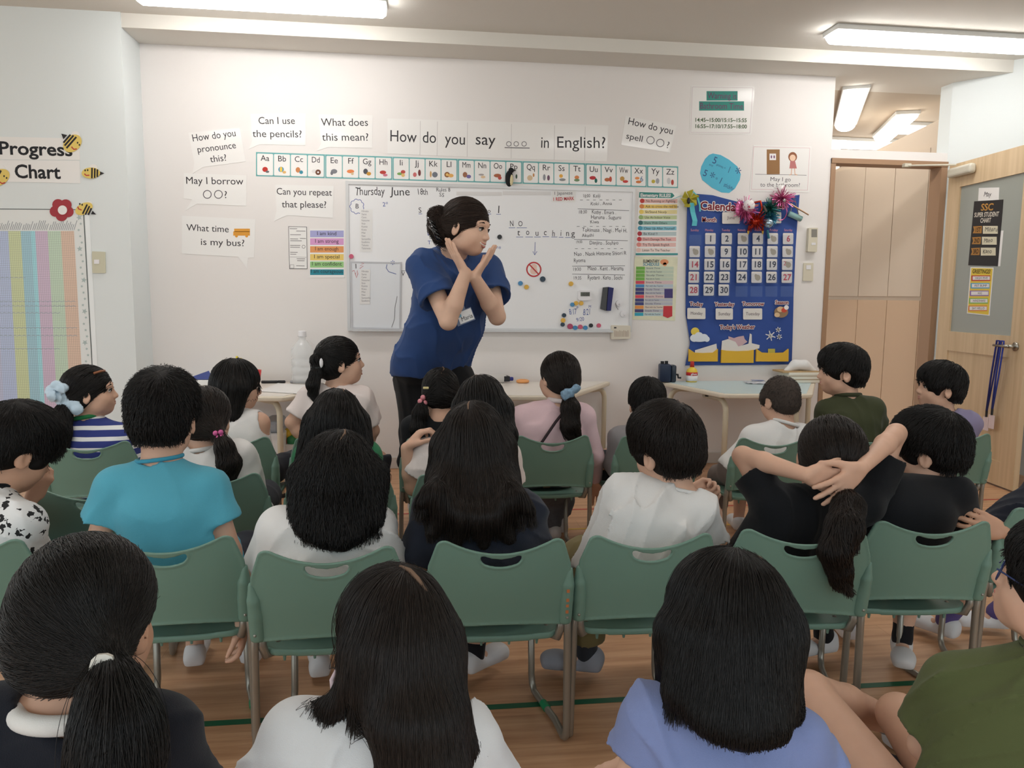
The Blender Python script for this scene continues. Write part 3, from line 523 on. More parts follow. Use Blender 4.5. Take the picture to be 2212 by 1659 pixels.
pts = [(960, 825), (1040, 840), (1130, 890), (1215, 960), (1250, 1040), (1240, 1100), (1190, 1190), (1130, 1235), (1050, 1230), (950, 1180), (850, 1100), (828, 1030), (840, 960), (880, 880), (920, 840)]
o = sheet('notice', 'light blue rounded paper with handwritten points and stickers', 'notice', [(1340 + x*.208, 160 + y*.208) for x, y in pts], mat('blue paper', (92, 186, 214), rough=.8))
letters(o, [('5', 1537, 351, 1546, 355, 15), ('points = ', 1547, 357, 1568, 367, 5), ('1', 1571, 370, 1576, 372, 14), ('*', 1583, 380, 1594, 385, 22), ('any', 1531, 357, 1540, 360, 4)], paint(60, 80, 130), h=.002, jit=.05)
letters(o, [('5', 1517, 377, 1526, 381, 14), ('*', 1529, 388, 1539, 392, 20), ('=', 1544, 388, 1549, 390, 7), ('1', 1551, 395, 1557, 398, 14), ('sticker', 1562, 402, 1583, 412, 9)], paint(60, 80, 130), h=.002, jit=.05)
o = sheet('notice', 'notice asking May I go to the bathroom, with a drawn door and girl', 'notice', [(1627, 313), (1753, 316), (1748, 416), (1619, 414)])
b = MB(); stroke(b, WALL, [(1628, 317), (1749, 320), (1744, 411), (1623, 409), (1628, 317)], 1.0, .002); link('border', b, paint(220, 180, 186), o)
dr = link('printed_door', bars(MB(), WALL, [(1656, 323, 1684, 376.5)], .0016, .002), paint(152, 112, 72), o); link('printed_plate', bars(MB(), WALL, [(1662, 332, 1676, 346)], .002, .0023), WHITEINK, dr)
link('printed_mark', disc(disc(MB(), WALL, 1666, 339, 1.5, 3.5, .0023, .0026), WALL, 1672, 339, 1.5, 3.5, .0023, .0026), paint(120, 70, 110), dr)
link('printed_dress', pxpoly(MB(), WALL, [(1707, 347), (1717, 347), (1721, 364), (1705, 364)], .0016, .002), paint(190, 120, 118), o)
link('printed_hair', disc(MB(), WALL, 1712, 339, 9.5, 10.5, .0016, .0019), paint(146, 92, 62), o); link('printed_face', disc(MB(), WALL, 1712, 341, 6.5, 7, .0019, .0022), paint(240, 204, 176), o)
link('printed_legs', stroke(stroke(MB(), WALL, [(1710, 364), (1709, 377), (1705, 378)], 2, .002), WALL, [(1716, 364), (1717, 377), (1722, 378)], 2, .002), paint(222, 176, 148), o)
letters(o, [('May I go', 1663, 391, 1708, 392, 8.5), ('to the bathroom?', 1642, 403, 1728, 404, 8.5)], INKL); link('ground_line', stroke(MB(), WALL, [(1631, 376.5), (1742, 378.5)], .8, .0019), INKL, o)
# switches and remote on the wall
t = thing('light_switch', 'cream wall switch plate under the remote control', 'light switch'); link('plate', pxpoly(MB(), WALL, rquad([(1735, 568), (1756, 568), (1755, 607), (1733, 607)], 2), .0005, .008), mat('cream plate', (218, 210, 190), rough=.45), t); link('button', bars(MB(), WALL, [(1740, 573, 1750, 582)], .008, .011), mat('white plastic', (236, 234, 236)), t)
t = thing('remote_control', 'cream air conditioner remote in its wall holder', 'remote control'); link('case', pxpoly(MB(), WALL, rquad([(1743, 493), (1762, 493), (1760, 545), (1740, 544)], 2), .0005, .03), mat('cream plate', (218, 210, 190)), t); link('screen', bars(MB(), WALL, [(1748, 496, 1760, 513)], .03, .031), mat('grey screen', (140, 136, 128), rough=.3), t)
link('button', bars(MB(), WALL, [(1748, 525, 1757, 530)], .03, .032), mat('white plastic', (236, 234, 236)), t)
t = thing('light_switch', 'beige wall switch plate on the pillar beside the progress chart', 'light switch'); link('plate', pxpoly(MB(), PILL, rquad([(200, 543), (228, 544), (229, 590), (201, 590)], 2), .0005, .009), mat('beige plate', (206, 202, 178), rough=.45), t); link('button', bars(MB(), PILL, [(205, 561, 216, 570)], .009, .012), mat('white plastic', (236, 234, 236)), t)
# pillar: progress chart
o = sheet('sign', 'white paper strip reading Progress in bold black on the pillar', 'sign', [(-70, 294), (172, 299), (173, 346), (-70, 344)], pl=PILL); letters(o, [('Progress', -3, 333, 158, 337, 27)], paint(34, 34, 38), PILL, bold=1)
o = sheet('sign', 'white paper strip reading Chart in bold black on the pillar', 'sign', [(-70, 345), (172, 347), (174, 396), (-70, 391)], pl=PILL); letters(o, [('Chart', 32, 384, 131, 386, 28)], paint(34, 34, 38), PILL, bold=1)
BY = mat('bee yellow card', (232, 204, 110), rough=.6); BK = paint(42, 38, 40)
def bee(x, y, rx, ry, rot, label, face=-1, h=.003):
    t = thing('bee_cutout', label, 'decoration', 'paper bees around the progress chart'); link('body', disc(MB(), PILL, x, y, rx, ry, h, h + .0015, 22, rot), BY, t)
    cr, sr = math.cos(rot), math.sin(rot); T = lambda u, v: (x + u*cr - v*sr, y + u*sr + v*cr); b = MB()
    for u in (.12, .42, .7): k = ry*math.sqrt(1 - u*u)*.95; pxpoly(b, PILL, [T(-face*(u - .09)*rx, -k), T(-face*(u + .09)*rx, -k), T(-face*(u + .09)*rx, k), T(-face*(u - .09)*rx, k)], h + .0015, h + .0019)
    pxpoly(b, PILL, [T(-face*.93*rx, -.35*ry), T(-face*1.45*rx, 0), T(-face*.93*rx, .35*ry)], h, h + .0012); link('stripes', b, BK, t)
    b = MB(); disc(b, PILL, *T(face*.62*rx, -.45*ry), 1.7, 2.3, h + .0015, h + .0019, 8); disc(b, PILL, *T(face*.35*rx, -.5*ry), 1.7, 2.3, h + .0015, h + .0019, 8); link('eyes', b, BK, t)
    link('mouth', stroke(MB(), PILL, [T(face*.7*rx, .15*ry), T(face*.5*rx, .45*ry), T(face*.15*rx, .4*ry)], 2.2, h + .0017), paint(190, 60, 60), t)
    link('wing', disc(MB(), PILL, *T(-face*.25*rx, -1.0*ry), rx*.45, ry*.6, h - .0015, h, 14, rot), PAPER, t)
bee(157, 310, 22, 17, .72, 'largest paper bee over the last letter of the heading', 1); bee(-2, 384, 25, 17, .5, 'paper bee cut by the left edge of the photo', 1); bee(197, 374, 20, 12, 0.02, 'paper bee right of the chart heading', -1); bee(182, 451, 20, 12, .45, 'tilted paper bee beside the red flower', -1)
t = thing('flower_cutout', 'dark red paper flower on the top corner of the progress chart', 'decoration'); b = MB()
for k in range(5): a = 2*math.pi*k/5 + .35; disc(b, PILL, 134 + 14*math.cos(a), 453 + 13*math.sin(a), 12.5, 12, .003, .0042 + .0003*k, 18)
disc(b, PILL, 134, 453, 14, 14, .003, .0058, 18); link('petals', b, paint(168, 58, 66), t); link('centre', disc(MB(), PILL, 136, 454, 10, 10, .0058, .0066, 18), PAPER, t)
def grid_mat(name, c, w=.010, dark=.72):
    m = bpy.data.materials.new(name); m.use_nodes = True; n = m.node_tree.nodes; L = m.node_tree.links; p = n['Principled BSDF']; t = n.new('ShaderNodeTexCoord'); mp = n.new('ShaderNodeMapping'); mp.inputs['Rotation'].default_value = (math.pi/2, 0, 0); L.new(t.outputs['Object'], mp.inputs[0])
    br = n.new('ShaderNodeTexBrick'); br.offset = 0; L.new(mp.outputs[0], br.inputs[0]); br.inputs['Scale'].default_value = 1; br.inputs['Brick Width'].default_value = w; br.inputs['Row Height'].default_value = w; br.inputs['Mortar Size'].default_value = .0008; br.inputs['Mortar Smooth'].default_value = .3
    k = rgb(*c); br.inputs['Color1'].default_value = k; br.inputs['Color2'].default_value = k; br.inputs['Mortar'].default_value = tuple(v*dark*.7 for v in k[:3]) + (1,); L.new(br.outputs[0], p.inputs['Base Color']); p.inputs['Roughness'].default_value = .35; p.inputs['Coat Weight'].default_value = .3; return m
t = thing('progress_chart', 'large pastel striped progress chart under clear plastic on the pillar', 'poster')
def sl(x, y): return x + (y - 499)*.056
YB = 1010
link('sheet', pxpoly(MB(), PILL, [(-90, 449), (sl(182, 465), 451), (sl(182, YB), YB), (-60, YB)], .0005, .0015), mat('chart paper', (232, 234, 232), rough=.5), t)
for x0, x1, c in ((-70, -12, (196, 200, 226)), (-12, 18, (190, 202, 232)), (18, 45, (212, 220, 172)), (45, 67, (168, 208, 222)), (67, 76, (170, 226, 236)), (76, 103, (216, 192, 214)), (103, 131.5, (204, 224, 200)), (131.5, 160, (230, 198, 176))):
    link('column', pxpoly(MB(), PILL, [(sl(x0, 499), 499), (sl(x1, 499), 499), (sl(x1, YB), YB), (sl(x0, YB), YB)], .0015, .0019), grid_mat('chart column %d' % x0, c), t)
    b = MB()
    for x in np.arange(x0 + 2, x1 - 1, 4.1):
        L_ = random.uniform(.5, 1)*22; stroke(b, PILL, [(x + 2, 497), (x + 2 + 7*L_/22, 497 - L_)], 1.0, .0019)
    link('slanted_names', b, paint(140, 144, 150), t)
b = MB()
for k in range(40):
    y = 470 + k*13.5; x = sl(173, y) + 3*math.sin(k*2.1); pts = []
    for q in range(11): a = math.pi*q/5 + .3*k; r = (3.4 if k % 5 else 6.5)*(1 if q % 2 else .45); pts.append((x + r*math.cos(a), y + r*math.sin(a)))
    cab = PILL.ab(x, y); ps = [tuple(PILL.ab(*p_)) for p_ in pts[:10]]
    b.add([PILL.w(*cab, .002)] + [PILL.w(*p_, .002) for p_ in ps], [(0, 1 + i, 1 + (i + 1) % 10) for i in range(10)])
link('star_border', b, paint(178, 192, 190), t)
b = MB()
for y, x1 in ((650, 168), (660, 168), (675, 130), (707, 168), (724, 168), (752, 130), (599, 60)):
    xs = np.arange(sl(-60, y), x1, 5); stroke(b, PILL, [(x, y + (2 if i % 2 else 0)) for i, x in enumerate(xs)], .9, .0021)
link('pencil_ticks', b, paint(150, 160, 170), t)
link('edge_line', stroke(stroke(MB(), PILL, [(-60, 451), (181, 453)], 1.4, .0024), PILL, [(sl(183, 460), 460), (sl(183, YB), YB)], 1.4, .0024), paint(84, 92, 92), t)
link('plastic_margin', pxpoly(MB(), PILL, [(sl(184, 465), 447), (sl(194, 465), 447), (sl(194, YB), YB), (sl(184, YB), YB)], .0005, .0015), mat('clear margin', (240, 243, 243), rough=.15), t)
# notices on the door leaf
DL = Plane(LEAF.o + LEAF.n*-.012, LEAF.u, LEAF.n)
o = sheet('notice', 'small white paper handwritten May on the door glass', 'notice', [(2115, 406), (2159, 405), (2158, 432), (2113, 434)], pl=DL); letters(o, [('May', 2125, 424, 2141, 425, 10)], INK, DL, jit=.06)
sheet('paper_sheet', 'white paper edge showing behind the black student chart on the door', 'paper', [(2145, 499), (2168, 498), (2161, 575), (2140, 575)], pl=DL, h0=.0003, h1=.0008)
o = sheet('poster', 'black and gold super student chart on the door glass', 'poster', [(2105, 435), (2168, 431), (2156, 575), (2092, 573)], mat('black card', (38, 36, 38), rough=.5), DL, .001, .002)
letters(o, [('SSC', 2119, 455, 2146, 454, 14)], paint(190, 140, 70), DL, .0026, bold=1); letters(o, [('SUPER STUDENT', 2105, 469, 2158, 467, 9), ('CHART', 2118, 481, 2141, 480, 9)], paint(222, 214, 200), DL, .0026, bold=1)
for k, (s_, nm) in enumerate((('1ST', 'Miharu'), ('2ND', 'Mano'), ('3RD', 'Kano'))):
    y = 489 + k*23.5; x = 2103 - k*2.2
    r = link('rank_tag', pxpoly(MB(), DL, [(x, y), (x + 19, y - 1), (x + 18, y + 15), (x - 1, y + 15), (x + 2, y + 8)], .002, .0026), paint(178, 128, 66), o); letters(r, [(s_, x + 4, y + 12, x + 16, y + 11.5, 9)], paint(60, 44, 30), DL, .0031, bold=1)
    r = link('name_box', bars(MB(), DL, [(x + 21, y - 1, x + 53, y + 16)], .002, .0026), paint(222, 214, 188), o); letters(r, [(nm, x + 25, y + 11, x + 27 + 4.3*len(nm), y + 10.5, 9)], INK, DL, .0031, jit=.06)
o = sheet('poster', 'yellow greetings poster with five coloured rows on the door glass', 'poster', [(2097, 577), (2147, 578), (2138, 682), (2089, 677)], pl=DL)
link('yellow_field', pxpoly(MB(), DL, [(2099, 579), (2145, 580), (2136, 680), (2091, 675)], .0016, .002), paint(232, 202, 80), o); letters(o, [('GREETINGS!', 2101, 590, 2140, 591, 8)], paint(80, 70, 40), DL, .0026, bold=1)
for k, (s_, c) in enumerate((('HIGH FIVE', (196, 66, 62)), ('FIST BUMP', (90, 170, 206)), ('HUG', (150, 120, 180)), ('HANDSHAKE', (140, 190, 100)), ('SAY HELLO', (222, 140, 80)))):
    y = 601 + k*16.3; x = 2099 - k*1.7
    r = link('greeting_row', bars(MB(), DL, [(x, y - 6, x + 41, y + 6)], .002, .0024), paint(*c), o); link('white_band', bars(MB(), DL, [(x + 3, y - 4, x + 40, y + 3.6)], .0024, .0028), WHITEINK, r); w = 1.5*len(s_); letters(r, [(s_, x + 22 - w, y + 2, x + 22 + w, y + 2, 4.6)], INK, DL, .0032)
# lanyards on the door handle
hq = LW(.075, .87, .05) - LEAF.u*.05
for k, (xa, lab, c) in enumerate(((0.0, 'blue lanyard with name tag on the door handle, the nearer to the door edge', (52, 66, 150)), (.05, 'dark blue lanyard with pink tag on the door handle, the one further in', (44, 50, 120)))):
    t = thing('lanyard', lab, 'lanyard', 'lanyards on the door handle'); m = mat('lanyard %d' % k, c, rough=.8); top = LW(.085 + .07 + xa*.8 - .03, .885, .05); bot = LW(.085 + .11 + xa, .48 - .02*k, .03)
    s1 = np.array(LEAF.u)*.012; b = MB(); b.tube([bot - s1*.2, (top + bot)/2 - s1, top - s1, top - s1 + np.array([0, 0, .014]), top + s1 + np.array([0, 0, .014]), top + s1, (top + bot)/2 + s1, bot + s1*.2], .0055, 6); link('strap', b, m, t, smooth=True)
    link('clip', MB().tube([bot, bot - np.array([0, 0, .04])], .007, 8), mat('black plastic', (34, 34, 38), rough=.4), t)
    Rl = np.column_stack([LEAF.u, LEAF.n, [0, 0, 1]]); link('name_tag', MB().rbox((-.028, -.001, -.125), (.028, .001, -.04), .0008, 1, R=Rl, o=bot), mat('tag card %d' % k, (226, 206, 208), rough=.2, coat=.5), t)
# ================================================================== smooth solids: distance fields turned into one continuous mesh
def nz(v): v = np.asarray(v, float); return v/(np.linalg.norm(v) + 1e-12)
def rotm(yaw=0, pitch=0, roll=0):
    """columns: right, forward, up; yaw turns the face to the right (clockwise from above), pitch nods down, roll tips to the right"""
    cy, sy, cp, sp, cr, sr = math.cos(yaw), math.sin(yaw), math.cos(pitch), math.sin(pitch), math.cos(roll), math.sin(roll)
    Rz = np.array([[cy, sy, 0], [-sy, cy, 0], [0, 0, 1]]); Rx = np.array([[1, 0, 0], [0, cp, sp], [0, -sp, cp]]); Ry = np.array([[cr, 0, sr], [0, 1, 0], [-sr, 0, cr]])
    return Rz @ Rx @ Ry
class Field:
    def __init__(s): s.ops = []; s.disp = None
    def _add(s, kind, mode, k, prm, lo, hi): s.ops.append((kind, mode, k, prm, np.asarray(lo, float), np.asarray(hi, float))); return s
    def cap(s, a, b, ra, rb=None, k=.02, m='+'):
        a, b = np.asarray(a, float), np.asarray(b, float); rb = ra if rb is None else rb; r = max(ra, rb)
        return s._add('cap', m, k, (a, b, ra, rb), np.minimum(a, b) - r, np.maximum(a, b) + r)
    def cone(s, a, b, ra, rb, k=.02, m='+'):
        a, b = np.asarray(a, float), np.asarray(b, float); r = max(ra, rb)
        return s._add('cone', m, k, (a, b, ra, rb), np.minimum(a, b) - r, np.maximum(a, b) + r)
    def ell(s, c, r, R=None, k=.02, m='+'):
        c = np.asarray(c, float); r = np.asarray(r, float); R = np.eye(3) if R is None else R; e = np.sqrt(((R*r)**2).sum(1))
        return s._add('ell', m, k, (c, r, R), c - e, c + e)
    def chain(s, pts, rs, k=.02, m='+'):
        for i in range(len(pts) - 1): s.cap(pts[i], pts[i + 1], rs[i], rs[i + 1], k, m)
        return s
    def tor(s, c, R, rx, ry, r, k=.01, m='+'):
        c = np.asarray(c, float); q = max(rx, ry) + r; return s._add('tor', m, k, (c, R, rx, ry, r), c - q, c + q)
    def box(s, c, h, R=None, r=.01, k=.02, m='+'):
        c = np.asarray(c, float); R = np.eye(3) if R is None else R; e = np.linalg.norm(h) + r
        return s._add('box', m, k, (c, np.asarray(h, float), R, r), c - e, c + e)
    def cut(s, p, n, k=.004): return s._add('cut', 'x', k, (np.asarray(p, float), nz(n)), [-9]*3, [9]*3)   # removes the side n points to
    @staticmethod
    def dist(op, P):
        kind, prm = op[0], op[3]
        if kind == 'cap':
            a, b, ra, rb = prm; ba = b - a; t = np.clip(((P - a) @ ba)/(ba @ ba + 1e-12), 0, 1); return np.linalg.norm(P - a - t[..., None]*ba, axis=-1) - (ra + (rb - ra)*t)
        if kind == 'cone':
            a, b, ra, rb = prm; ba = b - a; L = np.linalg.norm(ba); t = ((P - a) @ ba)/(L*L); tt = np.maximum(t, 0); return np.maximum(np.linalg.norm(P - a - tt[..., None]*ba, axis=-1) - (ra + (rb - ra)*np.minimum(tt, 1)), (t - 1)*L)
        if kind == 'ell':
            c, r, R = prm; q = (P - c) @ R; k0 = np.linalg.norm(q/r, axis=-1); k1 = np.linalg.norm(q/(r*r), axis=-1); return k0*(k0 - 1)/(k1 + 1e-9)
        if kind == 'tor':
            c, R, rx, ry, r = prm; q = (P - c) @ R; l = np.hypot(q[..., 0]/rx, q[..., 1]/ry); return np.hypot((l - 1)*min(rx, ry), q[..., 2]) - r
        if kind == 'box':
            c, h, R, r = prm; q = np.abs((P - c) @ R) - h; return np.linalg.norm(np.maximum(q, 0), axis=-1) + np.minimum(q.max(-1), 0) - r
        if kind == 'cut': return (P - prm[0]) @ prm[1]
    @staticmethod
    def comb(d, e, mode, k):
        if mode == '+': h = np.clip(.5 + .5*(d - e)/k, 0, 1); return d*(1 - h) + e*h - k*h*(1 - h)
        if mode == '-': e = -e
        h = np.clip(.5 - .5*(d - e)/k, 0, 1); return d*(1 - h) + e*h + k*h*(1 - h)
    def eval(s, P):
        d = np.full(P.shape[:-1], .25)
        for op in s.ops: d = s.comb(d, s.dist(op, P), op[1], op[2])
        if s.disp is not None: d = d + s.disp(P)
        return d
    def grad(s, P, e=.004):
        g = np.stack([s.eval(P + np.eye(3)[i]*e) - s.eval(P - np.eye(3)[i]*e) for i in range(3)], -1); return g/(np.linalg.norm(g, axis=-1, keepdims=True) + 1e-9)
    def grid(s, h):
        us = [o for o in s.ops if o[1] == '+']; lo = np.min([o[4] for o in us], 0) - 3*h - .012; hi = np.max([o[5] for o in us], 0) + 3*h + .012
        n = np.ceil((hi - lo)/h).astype(int) + 1; ax = [lo[i] + h*np.arange(n[i]) for i in range(3)]; D = np.full(n, .25)
        for op in s.ops:
            pad = op[2] + 4*h + .01; i0 = np.clip(np.floor((op[4] - pad - lo)/h).astype(int), 0, n); i1 = np.clip(np.ceil((op[5] + pad - lo)/h).astype(int) + 1, 0, n)
            if (i1 <= i0).any(): continue
            sl_ = tuple(slice(a, b) for a, b in zip(i0, i1)); P = np.stack(np.meshgrid(*[ax[i][sl_[i]] for i in range(3)], indexing='ij'), -1); D[sl_] = s.comb(D[sl_], s.dist(op, P), op[1], op[2])
        if s.disp is not None:
            m = np.abs(D) < 4*h; I = np.nonzero(m); P = np.stack([ax[i][I[i]] for i in range(3)], -1); D[m] += s.disp(P)
        return D, lo
    def verts(s, h): D, lo = s.grid(h); return nets(D, lo, h)
    def obj(s, name, h, m, parent=None, smooth=2):
        v, f = s.verts(h); v = relax(v, f, smooth); return link(name, mesh_np(name, v, f), m, parent)
def nets(D, lo, h):
    S = D < 0; n = np.array(D.shape); c = n - 1; cnt = np.zeros(c, int); acc = np.zeros(tuple(c) + (3,)); num = np.zeros(c)
    cn = [(i, j, k) for i in (0, 1) for j in (0, 1) for k in (0, 1)]; sub = lambda A, o: A[o[0]:o[0] + c[0], o[1]:o[1] + c[1], o[2]:o[2] + c[2]]
    for o in cn: cnt += sub(S, o)
    act = (cnt > 0) & (cnt < 8); I = np.nonzero(act); idx = np.full(c, -1); idx[act] = np.arange(len(I[0])); V = np.zeros((len(I[0]), 3)); w = np.zeros(len(I[0]))
    for o in cn:
        for a in range(3):
            if o[a]: continue
            q = list(o); q[a] = 1; d0 = D[I[0] + o[0], I[1] + o[1], I[2] + o[2]]; d1 = D[I[0] + q[0], I[1] + q[1], I[2] + q[2]]; x = (d0 < 0) != (d1 < 0); t = np.where(x, d0/(d0 - d1 + 1e-15), 0)
            p = np.tile(np.array(o, float), (len(t), 1)); p[:, a] += t; V += p*x[:, None]; w += x
    V = V/np.maximum(w, 1)[:, None] + np.stack(I, -1); V = lo + V*h; F = []
    for a in range(3):
        b, e = (a + 1) % 3, (a + 2) % 3; s0 = [slice(1, None)]*3; s1 = [slice(1, None)]*3; s0[a] = slice(0, -1)
        A0 = S[tuple(s0)]; A1 = S[tuple(s1)]; ch = np.nonzero(A0 != A1)
        if not len(ch[0]): continue
        g = np.stack(ch, -1) + 1; g[:, a] -= 1; ok = (g[:, b] < c[b]) & (g[:, e] < c[e]); inside = A0[ch][ok]; g = g[ok]
        def cell(db, de): q = g.copy(); q[:, b] -= db; q[:, e] -= de; return idx[q[:, 0], q[:, 1], q[:, 2]]
        Q = np.stack([cell(1, 1), cell(0, 1), cell(0, 0), cell(1, 0)], -1); Q[~inside] = Q[~inside][:, ::-1]; F.append(Q)
    F = np.concatenate(F); F = F[(F >= 0).all(1)]; return V, F
def relax(V, F, n=2):
    V = V.copy()
    for _ in range(n):
        A = np.zeros_like(V); w = np.zeros(len(V))
        for i in range(4): np.add.at(A, F[:, i], V[F[:, (i + 1) % 4]] + V[F[:, i - 1]]); np.add.at(w, F[:, i], 2)
        V = .5*V + .5*A/np.maximum(w, 1)[:, None]
    return V
def mesh_np(name, V, F):
    me = bpy.data.meshes.new(name); nf = len(F); me.vertices.add(len(V)); me.vertices.foreach_set('co', np.ascontiguousarray(V, dtype=np.float32).ravel()); me.loops.add(nf*4); me.loops.foreach_set('vertex_index', F.astype(np.int32).ravel())
    me.polygons.add(nf); me.polygons.foreach_set('loop_start', np.arange(0, nf*4, 4, dtype=np.int32)); me.update(calc_edges=True); me.polygons.foreach_set('use_smooth', np.ones(nf, bool)); return me
# ================================================================== tables along the wall
TH = .58
CREAM = mat('cream table edge', (226, 214, 194), rough=.4); TOPW = mat('white table top', (232, 224, 214), rough=.3); TOPB = mat('pale blue table top', (200, 222, 226), rough=.28); LEGM = mat('cream steel tube', (214, 204, 180), rough=.35)
RUB = mat('black rubber', (32, 30, 30), rough=.7)
def table(label, pts, top, legs):
    t = thing('table', label, 'table', 'trapezoid tables along the wall'); bm = bmesh.new(); vs = [bm.verts.new((x, y, TH - .028)) for x, y in pts]; f = bm.faces.new(vs); r = bmesh.ops.extrude_face_region(bm, geom=[f])
    bmesh.ops.translate(bm, verts=[v for v in r['geom'] if isinstance(v, bmesh.types.BMVert)], vec=(0, 0, .026)); bmesh.ops.recalc_face_normals(bm, faces=bm.faces)
    ve = [e for e in bm.edges if abs(e.verts[0].co.z - e.verts[1].co.z) > .01]; bmesh.ops.bevel(bm, geom=ve, offset=.05, segments=5, affect='EDGES', profile=.5)
    he = [e for e in bm.edges if abs(e.verts[0].co.z - e.verts[1].co.z) < .001 and len(e.link_faces) == 2 and abs(e.link_faces[0].normal.z - e.link_faces[1].normal.z) > .5]; bmesh.ops.bevel(bm, geom=he, offset=.008, segments=3, affect='EDGES', profile=.5)
    me = bpy.data.meshes.new('tabletop'); bm.to_mesh(me); bm.free(); link('tabletop', me, CREAM, t)
    c = np.mean(pts, 0); ins = [np.array(p) + (c - np.array(p))*(.035/np.linalg.norm(c - np.array(p)) + .012) for p in pts]; b = MB(); n = len(ins)
    b.add([(*p, TH) for p in ins] + [(*p, TH - .004) for p in ins], [tuple(range(n)), tuple(range(n, 2*n))[::-1]] + [(i, n + i, n + (i + 1) % n, (i + 1) % n) for i in range(n)]); link('top_panel', b, top, t)
    for (x, y, dx, dy) in legs:
        d = np.array([dx, dy, 0.0]); d /= np.linalg.norm(d); p = np.array([x, y, 0]); z = TH - .045; R = .07; P = [p + [0, 0, .0], p + [0, 0, z - R]] + [p + [0, 0, z - R] + d*R*(1 - math.cos(a)) + np.array([0, 0, R*math.sin(a)]) for a in np.linspace(.3, math.pi/2, 5)] + [p + d*.22 + [0, 0, z]]
        l = link('leg', MB().tube(P, .0165, 12), LEGM, t, smooth=True); link('leg_foot', MB().tube([p, p + [0, 0, .022]], .02, 12), RUB, l)
    b = MB()
    for (x, y, dx, dy) in legs: b.box((x + dx*1.3 - .03, y + dy*1.3 - .008, TH - .045), (x + dx*1.3 + .03, y + dy*1.3 + .008, TH - .028))
    link('under_bracket', b, RUB, t); return t
table('white trapezoid table at the left, holding the big plastic bottle', [(-1.62, 4.96), (-1.30, 4.28), (-.70, 4.24), (-.46, 4.96)], TOPW, [(-.76, 4.32, -.08, .10), (-1.26, 4.36, .08, .10), (-1.5, 4.9, .1, -.05), (-.56, 4.9, -.1, -.05)])
table('cream trapezoid table behind the teacher, with the orange tape roll', [(.02, 4.96), (.28, 4.24), (.84, 4.20), (1.29, 4.96)], TOPW, [(.36, 4.32, .08, .10), (.80, 4.30, -.06, .12), (.12, 4.9, .1, -.05), (1.235, 4.93, -.12, -.10)])
table('pale blue topped trapezoid table under the calendar', [(1.60, 4.965), (1.775, 4.26), (2.32, 4.23), (2.74, 4.965)], TOPB, [(1.83, 4.33, -.03, .12), (2.27, 4.32, -.08, .1), (1.68, 4.9, .1, -.05), (2.66, 4.9, -.1, -.05)])
# ------------------------------------------------------------------ things on the tables
def onT(x, y):
    p = PZ(x, y, TH)
    return p if p[1] < 4.89 else np.array([*PY(x, y, 4.89)[:2], TH])
CLEAR = mat('clear plastic bottle', (240, 243, 244), rough=.08, spec=.8, alpha=.32, bump=.3, bscale=40)
p = onT(655, 822); t = thing('water_bottle', 'large clear plastic water bottle standing on the left table', 'bottle', loc=(p[0], p[1], TH))
prof = [(.0, 0), (.062, .002), (.07, .01), (.07, .05), (.064, .058), (.07, .066), (.07, .10), (.063, .108), (.07, .116), (.07, .15), (.064, .158), (.07, .166), (.07, .21), (.06, .235), (.035, .262), (.022, .275), (.022, .292), (.03, .295)]
link('body', MB().lathe(prof[1:], n=20), CLEAR, t, smooth=True); link('cap', MB().lathe([(.024, .295), (.024, .325), (.02, .328)], n=16), mat('white plastic', (236, 234, 236)), t)
p = onT(505, 822); t = thing('paper_pile', 'white and blue pile of papers on the left end of the left table', 'papers'); q = onT(440, 828)
link('papers', MB().rbox((q[0] - .12, q[1] - .1, TH), (q[0] + .12, q[1] + .1, TH + .03), .004), mat('white paper', (234, 232, 230)), t); link('blue_cover', MB().add([(q[0] - .1, q[1] - .06, TH + .031), (q[0] + .08, q[1] - .08, TH + .034), (q[0] + .02, q[1] + .05, TH + .075), (q[0] - .08, q[1] + .06, TH + .035)], [(0, 1, 2, 3), (3, 2, 1, 0)]), mat('blue cover', (52, 70, 140), rough=.5), t)
q = onT(548, 832); q[1] = 4.72; q = PY(548, 790, 4.72); t = thing('toy_cup', 'red plastic cup on the left table behind the hair of the girl in white', 'cup', loc=(q[0], q[1], TH)); link('cup', MB().lathe([(.03, 0), (.045, .10), (.042, .10), (.028, .004)], n=18), mat('red plastic', (206, 56, 58), rough=.35), t, smooth=True)
q = PY(508, 770, 4.8); t = thing('toy_prongs', 'yellow plastic prongs sticking up on the left table', 'toy'); b = MB()
for k in range(3): b.rbox((q[0] - .02 + k*.022, q[1], TH), (q[0] - .008 + k*.022, q[1] + .02, TH + .165 + .012*(k % 2)), .003)
link('prongs', b.rbox((q[0] - .03, q[1] - .01, TH), (q[0] + .045, q[1] + .03, TH + .12), .006), mat('yellow toy', (226, 206, 60), rough=.4), t)
def marker(x, y, rz, c, label):
    p = onT(x, y); t = thing('marker_pen', label, 'pen', 'marker pens on the left table', loc=(p[0], p[1], TH + .009), rz=rz); Rx = np.array([[0, 0, 1], [0, 1, 0], [-1, 0, 0.]])
    link('barrel', MB().lathe([(.007, -.065), (.009, -.06), (.009, .03), (.006, .035)], n=12, R=Rx), mat('marker body %d' % c[0], c, rough=.4), t, smooth=True); link('cap', MB().lathe([(.0095, .035), (.0095, .075), (.006, .08)], n=12, R=Rx), mat('black plastic', (34, 34, 38)), t, smooth=True)
marker(588, 828, .05, (34, 34, 38), 'black marker pen on the left table, beside the face of the girl in white'); marker(650, 826, .1, (150, 150, 152), 'grey and black marker pen on the left table in front of the bottle')
